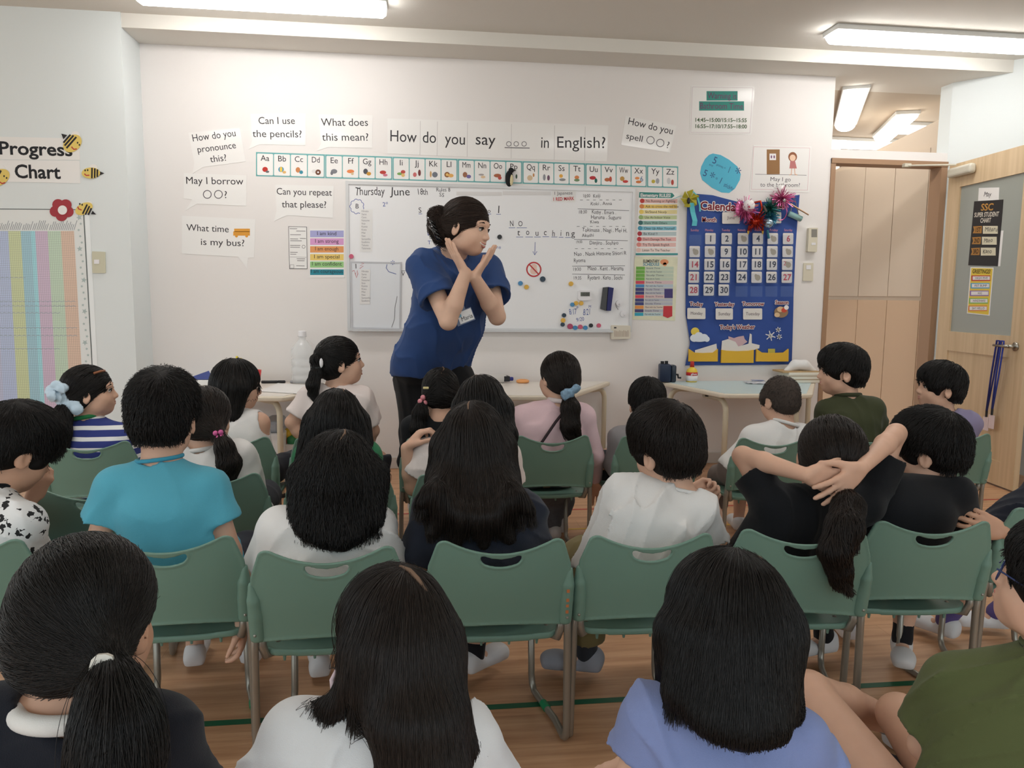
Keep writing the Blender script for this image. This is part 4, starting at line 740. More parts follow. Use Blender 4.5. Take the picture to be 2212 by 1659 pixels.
p0 = [onT(x, y) for x, y in ((560, 846), (600, 828), (660, 832), (655, 852))]; b = MB(); b.add([v + np.array([0, 0, .002]) for v in p0], [(0, 1, 2, 3)]).add([v + np.array([0, 0, .0008]) for v in p0], [(3, 2, 1, 0)]); tag(link('paper_sheet', b, mat('white paper', (234, 232, 230))), 'white sheet of paper lying on the front of the left table', 'paper')
p = onT(1070, 822); t = thing('pencil_case', 'grey plastic pouch with a black window and blue cap on the middle table', 'pouch', loc=(p[0], p[1], TH), rz=.15); link('pouch', MB().rbox((-.11, -.05, 0), (.07, .05, .055), .02, 3), mat('grey pouch', (206, 202, 198), rough=.35), t, smooth=True)
link('black_window', MB().rbox((.045, -.052, .01), (.085, .02, .045), .004), mat('black plastic', (34, 34, 38)), t); link('cap', MB().rbox((.085, -.03, .012), (.115, -.005, .036), .006), mat('blue cap', (48, 56, 140), rough=.4), t)
p = onT(1129, 827); t = thing('tape_roll', 'orange tape roll lying on the middle table', 'tape roll', loc=(p[0], p[1], TH)); link('ring', MB().tube([(.032*math.cos(a), .032*math.sin(a), .011) for a in np.linspace(0, 2*math.pi, 25)[:-1]], .011, 8, closed=True), mat('orange tape', (236, 164, 100), rough=.4), t, smooth=True)
p = onT(1441, 820); t = thing('pencil_sharpener', 'navy hand crank pencil sharpener on the pale blue table', 'pencil sharpener', loc=(p[0], p[1], TH), rz=-.15); NV = mat('navy plastic', (30, 46, 72), rough=.4)
link('body', MB().rbox((-.055, -.04, 0), (.02, .05, .12), .012, 3), NV, t, smooth=True); link('drawer', MB().rbox((.02, -.035, 0), (.055, .045, .115), .012, 3), mat('smoky plastic', (44, 54, 66), rough=.25), t, smooth=True)
b = MB().tube([(-.035, 0, .12), (-.035, 0, .138)], .012, 10); b.tube([(-.008, 0, .12), (-.008, 0, .14)], .011, 10); link('clamp_post', b, mat('black plastic', (34, 34, 38)), t); link('crank', MB().tube([(.055, 0, .05), (.07, 0, .05), (.072, -.01, .03), (.09, -.01, .03)], .007, 8), mat('black plastic', (34, 34, 38)), t)
p = onT(1494, 820); t = thing('glue_bottle', 'yellow glue bottle with red cap on the pale blue table', 'bottle', loc=(p[0], p[1], TH)); link('body', MB().lathe([(.034, 0), (.037, .006), (.037, .07), (.03, .086), (.014, .098), (.013, .104)], n=20), mat('glue yellow', (236, 200, 70), rough=.35), t, smooth=True)
link('label_band', MB().lathe([(.0376, .008), (.0376, .044)], n=20), WHITEINK, t, smooth=True); link('red_label', MB().lathe([(.0378, .044), (.0378, .066)], n=20), paint(196, 44, 44), t, smooth=True); link('cap', MB().lathe([(.015, .10), (.012, .135), (.009, .138)], n=14), mat('red cap', (198, 50, 46), rough=.4), t, smooth=True)
GLP = Plane((p[0], p[1] - .0382, TH), (1, 0, 0), (0, -1, 0)); b = MB(); letter(b, GLP, 'glue', (-.02, .05), (.02, .05), .012, 0, bold=1); link('lettering', b, WHITEINK, t).matrix_parent_inverse = Matrix.Translation((-p[0], -p[1], -TH))
p = onT(1640, 828); t = thing('paper_packet', 'shiny grey white plastic packet on the pale blue table', 'packet', loc=(p[0], p[1], TH), rz=-.2); b = MB(); N = 9; vs = []
for i in range(N):
    for j in range(N): vs.append((-.09 + .18*i/(N - 1), -.06 + .12*j/(N - 1), .004 + .014*math.sin(math.pi*i/(N - 1))*math.sin(math.pi*j/(N - 1)) + .003*math.sin(i*2.3 + j)))
link('packet', b.add(vs, [(i*N + j, (i + 1)*N + j, (i + 1)*N + j + 1, i*N + j + 1) for i in range(N - 1) for j in range(N - 1)]), mat('shiny film', (214, 218, 226), rough=.2, coat=.5), t, smooth=True); link('print', MB().box((-.05, -.02, .0195), (.03, .03, .0205)), paint(150, 160, 196), t)
p = onT(1722, 824); t = thing('tissue_box', 'white box with brown rim and folded white cloth on the pale blue table', 'box', loc=(p[0], min(p[1] + .1, 4.87), TH)); link('box', MB().rbox((-.11, -.08, 0), (.11, .08, .07), .006), mat('box white', (228, 222, 208), rough=.6), t); link('stripes', MB().box((-.112, -.0812, .02), (.112, -.08, .026)).box((-.112, -.0812, .045), (.112, -.08, .05)), paint(170, 150, 120), t)
link('rim', MB().rbox((-.15, -.07, .066), (.115, .085, .078), .003), mat('cardboard', (186, 156, 116), rough=.8), t); F = Field(); F.chain([(-.09, 0, .075), (-.03, 0, .115), (.03, -.01, .115), (.1, -.01, .078)], [.02, .03, .03, .018], k=.03); F.obj('cloth', .008, mat('white cloth', (234, 232, 230), rough=.9), t)
# boxes under the left table
t = thing('storage_bin', 'tall white plastic bin under the left table with a grey lid', 'bin'); a = PY(588, 1000, 4.55)
link('bin', MB().rbox((a[0] - .07, 4.5, 0), (a[0] + .075, 4.8, .33), .008), mat('bin white', (232, 230, 228), rough=.45), t); link('lid', MB().rbox((a[0] - .05, 4.52, .33), (a[0] + .05, 4.78, .40), .02), mat('grey lid', (170, 174, 180), rough=.4), t)
t = thing('toy_box', 'white box full of coloured plastic toys under the left table', 'box'); a = PY(628, 1000, 4.6); link('box', MB().rbox((a[0] - .085, 4.56, 0), (a[0] + .09, 4.8, .25), .006), mat('bin white', (232, 230, 228)), t)
for k, (dx, dz, c, nm) in enumerate(((-.05, .26, (214, 84, 50), 'orange red'), (-.01, .30, (230, 190, 60), 'yellow'), (.01, .262, (60, 140, 90), 'green'), (.06, .27, (226, 150, 60), 'orange'), (.045, .31, (232, 210, 90), 'pale yellow'))):
    tag(link('toy_ball', MB().ball((a[0] + dx, 4.63 + .02*(k % 2), dz), .042, 14), mat('toy %d' % k, c, rough=.35), smooth=True), '%s plastic toy ball in the white box under the left table' % nm, 'toy', 'toys in the white box')
# ================================================================== the calendar and its ornaments
tC = thing('pocket_calendar', 'blue fabric pocket calendar hanging on the wall above the pale blue table', 'calendar')
CALM = mat('calendar fabric', (52, 80, 150), rough=.6, spec=.3, bump=.12, bscale=500, var=.06, vscale=8)
def interp(tab, v): xs = [q[0] for q in tab]; return np.interp(v, xs, [q[1] for q in tab]), np.interp(v, xs, [q[2] for q in tab])
LE = [(0, 1499, 419), (.06, 1483, 440), (.5, 1480, 610), (.72, 1480, 680), (.87, 1489, 741), (.95, 1482, 770), (1, 1478, 789)]; RE = [(0, 1726, 421), (.3, 1718, 530), (.6, 1712, 640), (1, 1710, 787)]; TE = [(0, 0, 0), (.17, 0, 3), (.4, 0, 16), (.7, 0, 16), (.88, 0, 5), (1, 0, 0)]
N, Mv = 41, 51; vs = []
for j in range(Mv):
    v = j/(Mv - 1); lx, ly = interp(LE, v); rx, ry = interp(RE, v)
    for i in range(N):
        u = i/(N - 1); x = lx + (rx - lx)*u; y = ly + (ry - ly)*u + interp(TE, u)[1]*(1 - v)**3; hh = .010 + .004*math.sin(u*9 + v*2) + .003*math.sin(u*17 - v*5) + .004*math.sin(v*7 + u*3)
        vs.append(WALL.w(*WALL.ab(x, y), max(.002, hh)))
link('fabric', MB().add(vs, [(j*N + i, j*N + i + 1, (j + 1)*N + i + 1, (j + 1)*N + i) for j in range(Mv - 1) for i in range(N - 1)]), CALM, tC, smooth=True)
CH = .0235
def outlined(o, lines, w=1.3):
    b = MB()
    for L in lines:
        for k in range(8): pxtext(b, WALL, L[0], L[1] + w*math.cos(k*.785), L[2] + w*math.sin(k*.785), L[3] + w*math.cos(k*.785), L[4] + w*math.sin(k*.785), L[5], CH - .001 + .00004*k, bold=1)
    link('white_outline', b, WHITEINK, o); letters(o, lines, DKRED, h=CH + .0004, bold=1)
outlined(tC, [('Calenda', 1509, 453, 1585, 457, 17), ('mel', 1664, 450, 1691, 450, 17)], 1.7)
outlined(tC, [('Month', 1513, 479, 1545, 480, 9), ('Today', 1487, 660, 1515, 661, 8), ('Yesterday', 1541, 661, 1583, 661, 8), ('Tomorrow', 1600, 660, 1647, 660, 8), ('Season', 1671, 657, 1700, 657, 8), ("Today's Weather", 1552, 711, 1627, 710, 9)], 1.0)
hd = [('Sunday', 1489), ('Monday', 1520), ('Tuesday', 1556), ('Wednesday', 1590), ('Thursday', 1626), ('Friday', 1659), ('Saturday', 1690)]
letters(tC, [(s_, x, 500, x + 18, 500, 5) for s_, x in hd], paint(220, 150, 160), h=CH)
POK = mat('clear pocket', (150, 175, 220), rough=.15, spec=.5, alpha=.07)
CX = [1499, 1532, 1567, 1602, 1634, 1666, 1699]; CY = [516, 544, 571.5, 599, 626.5]
CARD = mat('date card', (226, 220, 214), rough=.5); TAN = paint(176, 164, 140)
day = 0
for r in range(5):
    for c in range(7):
        x = CX[c] - r*(.9 if c != 2 else 1.6); y = CY[r] + (0 if c else 0); day = r*7 + c
        bq = MB(); pxpoly(bq, WALL, [(x - 13, y - 8), (x + 13, y - 8), (x + 12.6, y + 14.5), (x - 13, y + 14.5)], CH + .003, CH + .0034); link('clear_pocket', bq, POK, tC)
        if day < 1 or day > 30: continue
        red = c in (0, 6); pic = {3: 'pale flower picture', 5: 'flower picture and faint outline', 7: 'grey hand picture', 8: 'tan leaf picture', 12: 'red mark and flower picture', 13: 'tan shell picture', 20: 'half hidden red number and tan picture', 25: 'tan hand picture and dark dash'}.get(day)
        lab = 'date card with a %s in the blue calendar' % pic if pic else 'white date card numbered %d in %s in the blue calendar' % (day, 'red' if red else 'black')
        o = tag(link('date_card', pxpoly(MB(), WALL, rquad([(x - 11.5, y - 12.2), (x + 11, y - 12), (x + 10.6, y + 12), (x - 11.5, y + 12)], 2.5), CH, CH + .0012), CARD), lab, 'card', 'date cards in the blue calendar')
        if pic: link('picture', disc(disc(MB(), WALL, x + 2, y + 1, 6, 6.5, CH + .0012, CH + .0016, 12), WALL, x - 2, y - 3, 3, 4, CH + .0016, CH + .0018, 9), TAN, o)
        if pic and day == 20: letters(o, [('2', x - 9, y + 2, x - 3, y + 2, 9)], REDINK, h=CH + .002)
        if not pic: s_ = str(day); w = 4 if len(s_) == 1 else 8.6; letters(o, [(s_, x - w, y + 6.2, x + w, y + 6.2, 12.5)], REDINK if red else INK, h=CH + .002, bold=1)
for x0, y0, x1, y1, s_, lab in ((1557, 459, 1595, 484, 'June', 'white card reading June in the month pocket of the calendar'), (1663, 459, 1684, 483, '', 'white card partly hidden by the ornaments, right of the month card'), (1482, 665, 1521, 689, 'Monday', 'white card reading Monday under the word Today'), (1543, 666, 1580, 690, 'Sunday', 'white card reading Sunday under the word Yesterday'), (1602, 666, 1643, 690, 'Tuesday', 'white card reading Tuesday under the word Tomorrow')):
    o = tag(link('word_card', pxpoly(MB(), WALL, rquad([(x0, y0), (x1, y0), (x1, y1), (x0, y1)], 2.5), CH, CH + .0012), CARD), lab, 'card', 'word cards in the blue calendar')
    if s_: m = (x0 + x1)/2; w = 2.0*len(s_) + (1 if len(s_) > 4 else 0); letters(o, [(s_, m - w, (y0 + y1)/2 + 2.5, m + w, (y0 + y1)/2 + 2.8, 6.5)], paint(110, 96, 104), h=CH + .002)
o = tag(link('season_card', disc(MB(), WALL, 1684, 674, 15, 12, CH, CH + .0008), mat('season card', (150, 120, 90), rough=.5)), 'small colourful picture card under the word Season', 'card')
link('picture', disc(disc(MB(), WALL, 1682, 668, 7, 6, CH + .001, CH + .0016), WALL, 1675, 680, 6, 5, CH + .001, CH + .0016), paint(222, 190, 150), o); link('red_picture', disc(MB(), WALL, 1690, 670, 6, 5, CH + .0016, CH + .002), paint(206, 80, 60), o); link('white_picture', disc(MB(), WALL, 1695, 664, 5, 5, CH + .0016, CH + .0022), WHITEINK, o)
link('printed_sun', disc(MB(), WALL, 1499, 716, 9, 9, CH - .001, CH), paint(232, 206, 90), tC); b = MB()
for x, y, rx, ry in ((1497, 730, 9, 8), (1507, 725, 9, 8), (1518, 729, 9, 8), (1508, 733, 18, 5), (1524, 732, 6, 6)): disc(b, WALL, x, y, rx, ry, CH - .001, CH + .0004*(x - 1494)/5)
link('printed_cloud', b, paint(226, 230, 238), tC); b = MB()
for x, y, r in ((1661, 725, 11), (1678, 712, 6), (1680, 727, 6)):
    for k in range(3): a = k*math.pi/3 + .3; stroke(b, WALL, [(x - r*math.cos(a), y - r*math.sin(a)), (x + r*math.cos(a), y + r*math.sin(a))], 2.0, CH)
    ring(b, WALL, x, y, r*.4, 1.2, CH, 8)
link('printed_snowflake', b, WHITEINK, tC); YP = mat('yellow felt pocket', (226, 178, 58), rough=.8, bump=.2, bscale=300)
for (x0, x1, y0, y1, sag) in ((1485, 1547, 753, 780, 8), (1555, 1624, 755, 783, 2), (1630, 1699, 753, 780, 8)):
    link('yellow_pocket', tri_poly(WALL, [tuple(WALL.ab(*q)) for q in ((x0, y0), (x0 + 12, y0 + sag), ((x0 + x1)/2, y0 + sag + 1), (x1 - 10, y0 + sag), (x1, y0), (x1 - .5, y1), (x0 - 1, y1))], .016, .032), YP, tC)
sheet('number_card', 'white number card leaning in the left yellow pocket of the calendar', 'card', [(1499, 756), (1545, 742), (1547, 765), (1499, 765)], CARD, h0=.0205, h1=.0215); 
sheet('paper_cutout', 'white cut out shapes sticking out of the middle yellow pocket', 'card', [(1555, 762), (1557, 736), (1570, 732), (1586, 738), (1592, 748), (1614, 742), (1617, 720), (1621, 722), (1621, 741), (1638, 745), (1637, 752), (1620, 757), (1620, 766)], CARD, h0=.0205, h1=.0215)
sheet('paper_cutout', 'pale pink star cut out behind the white shapes in the middle pocket', 'card', [(1572, 745), (1571, 726), (1583, 730), (1592, 727), (1604, 725), (1606, 732), (1612, 738), (1600, 746), (1590, 750)], paint(206, 172, 176), h0=.0185, h1=.0195)
sheet('paper_cutout', 'small yellow green card in the right yellow pocket', 'card', [(1656, 753), (1671, 753), (1671, 765), (1656, 765)], paint(190, 176, 80), h0=.0205, h1=.0215)
# ornaments
def tinsel(t, c, r, m, n=220, name='tinsel', w=.0022, sq=(1, 1, 1)):
    b = MB()
    for _ in range(n):
        d = nz(rng.normal(size=3)*np.array(sq)); e = nz(np.cross(d, rng.normal(size=3)))*w; L = r*rng.uniform(.55, 1.15); p = np.array(c); b.add([p - e, p + e, p + d*L + e, p + d*L - e], [(0, 1, 2, 3)])
    return link(name, b, m, t)
def wp(x, y, h): return WALL.w(*WALL.ab(x, y), h)
tm = {k: mat('tinsel ' + k, c, rough=.25, metal=.7) for k, c in (('pink', (216, 110, 160)), ('red', (176, 52, 30)), ('blue', (90, 170, 196)), ('green', (60, 130, 120)))}
WB = mat('white ball', (240, 236, 234), rough=.6)
t = thing('bird_ornament', 'white round bird ornament with pink tinsel over the calendar title', 'ornament', 'party ornaments on the calendar'); c = wp(1608, 447, .07); link('head', MB().ball(c, .040, 18), WB, t, smooth=True); tinsel(t, wp(1604, 455, .05), .085, tm['pink']); link('beak', MB().tube([c + [.03, -.02, 0], c + [.055, -.03, .004]], [.006, .001], 8), paint(222, 176, 70), t)
link('wing', MB().ball(wp(1588, 452, .05), (.02, .012, .05), 12), tm['pink'], t, smooth=True); link('cheek', MB().ball(c + np.array([-.012, -.036, -.012]), .006, 8), paint(206, 60, 90), t, smooth=True)
t = thing('tinsel_ornament', 'red tinsel puff with dangling legs over the month row of the calendar', 'ornament', 'party ornaments on the calendar'); c = wp(1624, 480, .06); tinsel(t, c, .07, tm['red']); link('core', MB().ball(c, .03, 12), tm['red'], t, smooth=True)
link('loop', MB().tube([wp(1622, 440, .05), wp(1634, 437, .06), wp(1638, 452, .06), wp(1632, 466, .06)], .008, 8), tm['red'], t, smooth=True)
for a, z in ((1612, 1611), (1640, 1642)): l = link('leg', MB().tube([wp(a, 488, .05), wp(z, 500, .04)], .007, 6), tm['red'], t); link('foot', MB().tube([wp(z, 500, .04), wp(z, 507, .04)], [.008, .003], 6), paint(222, 176, 70), l)
t = thing('tinsel_ornament', 'blue and green tinsel ornament with a silver ball, right of the red puff', 'ornament', 'party ornaments on the calendar'); tinsel(t, wp(1655, 452, .06), .065, tm['green']); tinsel(t, wp(1658, 470, .05), .06, tm['blue']); link('ball', MB().ball(wp(1650, 484, .07), .032, 18), mat('silver blue ball', (170, 196, 214), rough=.15, metal=.8), t, smooth=True)
link('leg', MB().tube([wp(1650, 498, .05), wp(1655, 516, .04)], .008, 6), tm['blue'], t); link('bow', MB().rbox((0, -.01, 0), (.014, .0, .045), .003, R=rotm(0, 0, -.5), o=wp(1640, 462, .09)), paint(90, 80, 76), t)
t = thing('bird_ornament', 'pink tinsel ornament with white crest at the top right of the calendar', 'ornament', 'party ornaments on the calendar'); tinsel(t, wp(1680, 431, .06), .085, tm['pink'], sq=(1.2, 1, .7)); link('head', MB().ball(wp(1680, 412, .05), (.03, .025, .03), 14), WB, t, smooth=True); tinsel(t, wp(1678, 412, .05), .05, WB, 60, 'crest'); link('chrome_ball', MB().ball(wp(1681, 436, .085), .014, 12), mat('chrome', (200, 200, 200), rough=.1, metal=1), t, smooth=True)
link('hoop', MB().tube([wp(1680 + 14*math.cos(a), 455 + 22*math.sin(a), .04) for a in np.linspace(-1.2, 1.9, 14)], .003, 6), tm['pink'], t); link('stick', MB().tube([wp(1693, 440, .06), wp(1737, 466, .06)], [.006, .005], 8), mat('brass stick', (170, 140, 110), rough=.3, metal=.5), t)
t = thing('hanging_chime', 'pale teal tube hanging on two grey strings at the right of the calendar', 'ornament'); link('tube', MB().tube([wp(1699, 462, .03), wp(1726, 474, .03)], .019, 14), mat('teal foam', (150, 190, 190), rough=.6), t, smooth=True); link('string', MB().tube([wp(1703, 462, .03), wp(1711, 422, .02), wp(1722, 470, .03)], .003, 5), mat('grey string', (140, 128, 110)), t)
t = thing('pinwheel', 'yellow folded paper pinwheel with cyan streamers on the corner of the calendar', 'ornament'); b = MB(); c = wp(1485, 431, .045)
for k in range(6): a = k*math.pi/3 + .3; d = np.array([math.cos(a), 0, math.sin(a)]); e = np.array([-math.sin(a), 0, math.cos(a)]); b.add([c, c + d*.055 - e*.02 + [0, .02, 0], c + d*.06 + [0, -.018, 0], c + d*.04 + e*.03 + [0, .01, 0]], [(0, 1, 2), (0, 2, 3), (2, 1, 0), (3, 2, 0)])
link('petals', b, mat('yellow paper', (226, 214, 84), rough=.6), t); CYR = mat('cyan ribbon', (96, 196, 208), rough=.4); b = MB()
def ribbon(b, pts, w):
    for i in range(len(pts) - 1): (p, q) = (np.array(pts[i]), np.array(pts[i + 1])); e = np.array([w, 0, 0]); b.add([p - e, p + e, q + e, q - e], [(0, 1, 2, 3)])
ribbon(b, [wp(1488, 440, .05), wp(1492, 460, .04), wp(1496, 478, .045), wp(1495, 489, .04)], .017); ribbon(b, [wp(1490, 415, .05), wp(1500, 424, .05), wp(1507, 445, .04), wp(1508, 458, .035)], .006); ribbon(b, [wp(1446, 433, .02), wp(1468, 424, .03), wp(1480, 428, .045)], .004)
link('streamers', b, CYR, t); link('clip', MB().ball(wp(1482, 436, .05), (.012, .01, .022), 10), mat('black plastic', (34, 34, 38)), t)
# ================================================================== chairs
CHG = mat('green moulded plastic', (108, 140, 126), rough=.42, spec=.4, bump=.05, bscale=900, var=.02, vscale=10); STEEL = mat('grey painted steel', (150, 146, 136), rough=.3, metal=.55)
def sheet_field(F2, ys, th, lo, hi, h):
    ax = [np.arange(lo[i], hi[i], h) for i in range(3)]; X, Y, Z = np.meshgrid(*ax, indexing='ij'); d2 = F2(X, Y, Z); d1 = np.abs(ys(X, Y, Z)) - th(X, Y, Z, d2); k = .004; hh = np.clip(.5 - .5*(d1 - d2)/k, 0, 1)
    return nets(d1*(1 - hh) + d2*hh + k*hh*(1 - hh), np.array(lo), h)
def back_ys(X, Y, Z): return Y - (-.012 - .028*(1 - (X/.18)**2) - .20*(Z - .335) + .35*np.maximum(Z - .335, 0)*np.maximum(.42 - Z, 0))
def back_2d(X, Y, Z):
    ax = np.abs(X); w = np.interp(Z, [.30, .34, .42, .50, .56, .60], [.176, .178, .181, .172, .152, .138]); top = .537 + .042*np.clip(ax/.145, 0, 1.2)**2; bot = .345 - .016*(ax/.17)**2
    q = np.stack([ax - w + .03, Z - top + .03], -1); d = np.linalg.norm(np.maximum(q, 0), axis=-1) + np.minimum(q.max(-1), 0) - .03; d = np.maximum(d, bot - Z)
    hz = Z - .515 - .25*np.abs(X)**2/.05; qh = np.hypot(np.maximum(ax - .036, 0), np.where(hz > 0, hz*1.6, hz)); return np.maximum(d, -(qh - .0125))
def back_th(X, Y, Z, d2): return .0028 + .0028*np.clip((d2 + .009)/.006, 0, 1)
BV, BF = sheet_field(back_2d, back_ys, back_th, (-.20, -.10, .315), (.20, .02, .605), .0032); BV = relax(BV, BF, 1)
def seat_2d(X, Y, Z): q = np.stack([np.abs(X) - .172 + .04 + .012*np.clip((.1 - Y)/.1, 0, 1), np.abs(Y - .165) - .165 + .04], -1); return np.linalg.norm(np.maximum(q, 0), axis=-1) + np.minimum(q.max(-1), 0) - .04
def seat_ys(X, Y, Z): return Z - (.298 - .010*(1 - (X/.17)**2) - .9*np.maximum(Y - .27, 0)**2*5 - .006*np.clip(Y/.3, 0, 1))
SV, SF = sheet_field(seat_2d, seat_ys, lambda X, Y, Z, d2: .005 + .004*np.clip((d2 + .012)/.008, 0, 1), (-.19, -.02, .25), (.19, .35, .32), .0045); SV = relax(SV, SF, 1)
chair0 = thing('school_chair', 'x', 'chair')
link('backrest', mesh_np('backrest', BV, BF), CHG, chair0); st = link('seat', mesh_np('seat', SV, SF), CHG, chair0)
b = MB()
for x in (-.11, -.04, .03, .10): b.tube([(x, .015, .29), (x, .015, .268)], [.006, .003], 6)
link('seat_rib', b, CHG, st)
for s in (-1, 1):
    F = Field(); F.chain([(s*.165, -.017, .345), (s*.166, -.028, .40), (s*.168, -.036, .44), (s*.172, -.043, .480)], [.0175, .0175, .0160, .007], k=.003); F.cut((0, 0, .333), (0, 0, -1)); w_ = F.obj('side_sleeve', .0035, CHG, chair0, 1)
    link('screw', MB().ball((s*.168, -.0365, .356), .004, 8), STEEL, w_)
    P = [(s*.170, -.02, .40), (s*.175, -.004, .30), (s*.178, .0, .06), (s*.178, .002, .03)] + [(s*(.178 - .002*k), .004 + .02*(1 - math.cos(a)), .03 - .02*math.sin(a)) for k, a in enumerate((.5, 1.0, 1.5))] + [(s*.165, .10, .0105), (s*.135, .225, .0105), (s*.128, .248, .014), (s*.124, .262, .03), (s*.122, .266, .06), (s*.118, .262, .28)]
    link('leg_frame', MB().tube(P, .0095, 10), STEEL, chair0, smooth=True)
    link('seat_bracket', MB().tube([(s*.160, .0, .35), (s*.158, -.002, .315), (s*.152, .006, .288), (s*.138, .03, .284), (s*.13, .06, .29)], .0105, 10), STEEL, chair0, smooth=True)
CHN = []
def chair(cx, ty_, label, rz=0.0, Y=None, dx=0.0, tape=False, h=.533):
    global chair0
    p = PY(cx, ty_, Y) if Y else PZ(cx, ty_, h)
    c = chair0 if not CHN else copy_tree(chair0); CHN.append(c); c.location = (p[0] + dx, p[1] + .055, 0); c.rotation_euler.z = rz; c['label'] = label; c['group'] = 'green school chairs'
    return c
c3 = {}
for key, cx, ty_, rz, lab in (('panda', -108, 1200, .10, 'green chair cut off at the left edge, under the panda shirt child'), ('blue', 358, 1190, .06, 'green chair of the boy in the bright blue tee shirt'), ('short', 706, 1212, .03, 'green chair under the girl in white with wavy shoulder length hair'), ('navy', 1082, 1192, -.02, 'green chair with orange marks on its right side, under the girl with very long hair'), ('white', 1404, 1180, -.02, 'green chair of the boy in white clasping his hands'), ('black_girl', 1741, 1172, -.20, 'green chair of the girl holding her hands behind her head'), ('black_boy', 2012, 1150, -.10, 'green chair of the boy in the black shirt at the right'), ('hidden', 2300, 1120, -.1, 'green chair mostly outside the right edge of the photo')):
    c3[key] = chair(cx, ty_, lab, rz)
for key, cx, ty_, rz, lab in (('empty2', 205, 1078, .06, 'empty green chair behind the boy in bright blue'), ('pink_tie', 455, 1045, .04, 'green chair of the girl with the pink bead hair tie'), ('green', 733, 1043, .03, 'green chair of the girl in the green shirt'), ('long', 1006, 1044, 0.0, 'green chair of the girl in white resting a hand on her shoulder')):
    c3[key] = chair(cx, ty_, lab, rz)
for key, cx, ty_, rz, lab in (('stripe', 190, 972, .06, 'green chair of the girl in the blue and white striped top'), ('tank', 497, 962, .04, 'green chair of the girl in the white sleeveless top'), ('stand', 722, 962, .02, 'green chair of the girl with the bubble ponytail in pale pink'), ('pig', 960, 962, 0.0, 'green chair in the front row hidden behind the long haired girls'), ('pink', 1193, 957, -.02, 'green chair of the girl in the pale pink sweatshirt'), ('grey', 1418, 958, -.02, 'green chair of the boy in grey in the front row'), ('buzz', 1672, 962, -.05, 'green chair of the boy with cropped hair'), ('sweater', 1880, 955, -.08, 'green chair of the boy in the dark green sweater'), ('lilac', 2063, 952, -.10, 'green chair at the right end of the front row')):
    c3[key] = chair(cx, ty_, lab, rz)
# green bands around the floor rails of some chairs, orange marks on one sleeve
TG = mat('green rail band', (24, 130, 84), rough=.5)
for key in ('short', 'navy', 'white', 'blue', 'black_girl'):
    for s in (-1, 1): tp = link('rail_band', MB().tube([(s*.152, .153, .0115), (s*.145, .185, .0115)], .0112, 10), TG, c3[key])
b = MB()
for z in (.368, .385, .40, .425): b.box((.163, -.0412 - .19*(z - .368), z), (.170, -.036 - .19*(z - .368), z + .008))
link('orange_marks', b, paint(186, 112, 66), c3['navy'])
# ================================================================== people
def skin_mat(name, c): return mat(name, c, rough=.55, spec=.35, sss=.06, var=.04, vscale=25)
SKIN = skin_mat('skin', (212, 170, 146)); SKIND = skin_mat('skin tanned', (198, 154, 128)); SKINL = skin_mat('skin pale', (222, 182, 158))
def hair_mat(name, c, rough=.38):
    m = bpy.data.materials.new(name); m.use_nodes = True; n = m.node_tree.nodes; L = m.node_tree.links; p = n['Principled BSDF']; hi = n.new('ShaderNodeHairInfo'); cr = n.new('ShaderNodeValToRGB')
    cr.color_ramp.elements[0].color = tuple(.6*v for v in c) + (1,); cr.color_ramp.elements[1].color = tuple(1.6*v for v in c) + (1,); L.new(hi.outputs['Random'], cr.inputs[0]); L.new(cr.outputs[0], p.inputs['Base Color']); p.inputs['Roughness'].default_value = rough; p.inputs['Specular IOR Level'].default_value = .28; return m
HAIR = hair_mat('black hair', (.0085, .0075, .0072)); HAIRB = hair_mat('brown black hair', (.014, .0100, .0082)); HAIRM = mat('hair mass', (.007, .006, .0058), rough=.6, spec=.15); HAIRMB = mat('hair mass brown', (.010, .0075, .0065), rough=.6, spec=.15)
def folds(seed, A=.004, f=34.0):
    r = np.random.default_rng(seed); ds = [nz(r.normal(size=3)*np.array([1, 1, .6])) for _ in range(4)]; ph = r.uniform(0, 6, 4)
    def fn(P):
        w = .035*np.sin(P @ ds[3]*17 + ph[3]) + .012*np.sin(P @ ds[0]*41 + ph[1]); s = np.zeros(P.shape[:-1])
        for k in range(3): v = np.sin((P @ ds[k] + w)*f*(.7 + .4*k) + ph[k]); s += (np.abs(v)**.6 - .62)*(1 if k else .8)*np.clip(.5 + np.sin(P @ ds[(k + 1) % 3]*13 + ph[k]*2), 0, 1)
        return np.minimum(A*1.25*s, .0035)
    return fn
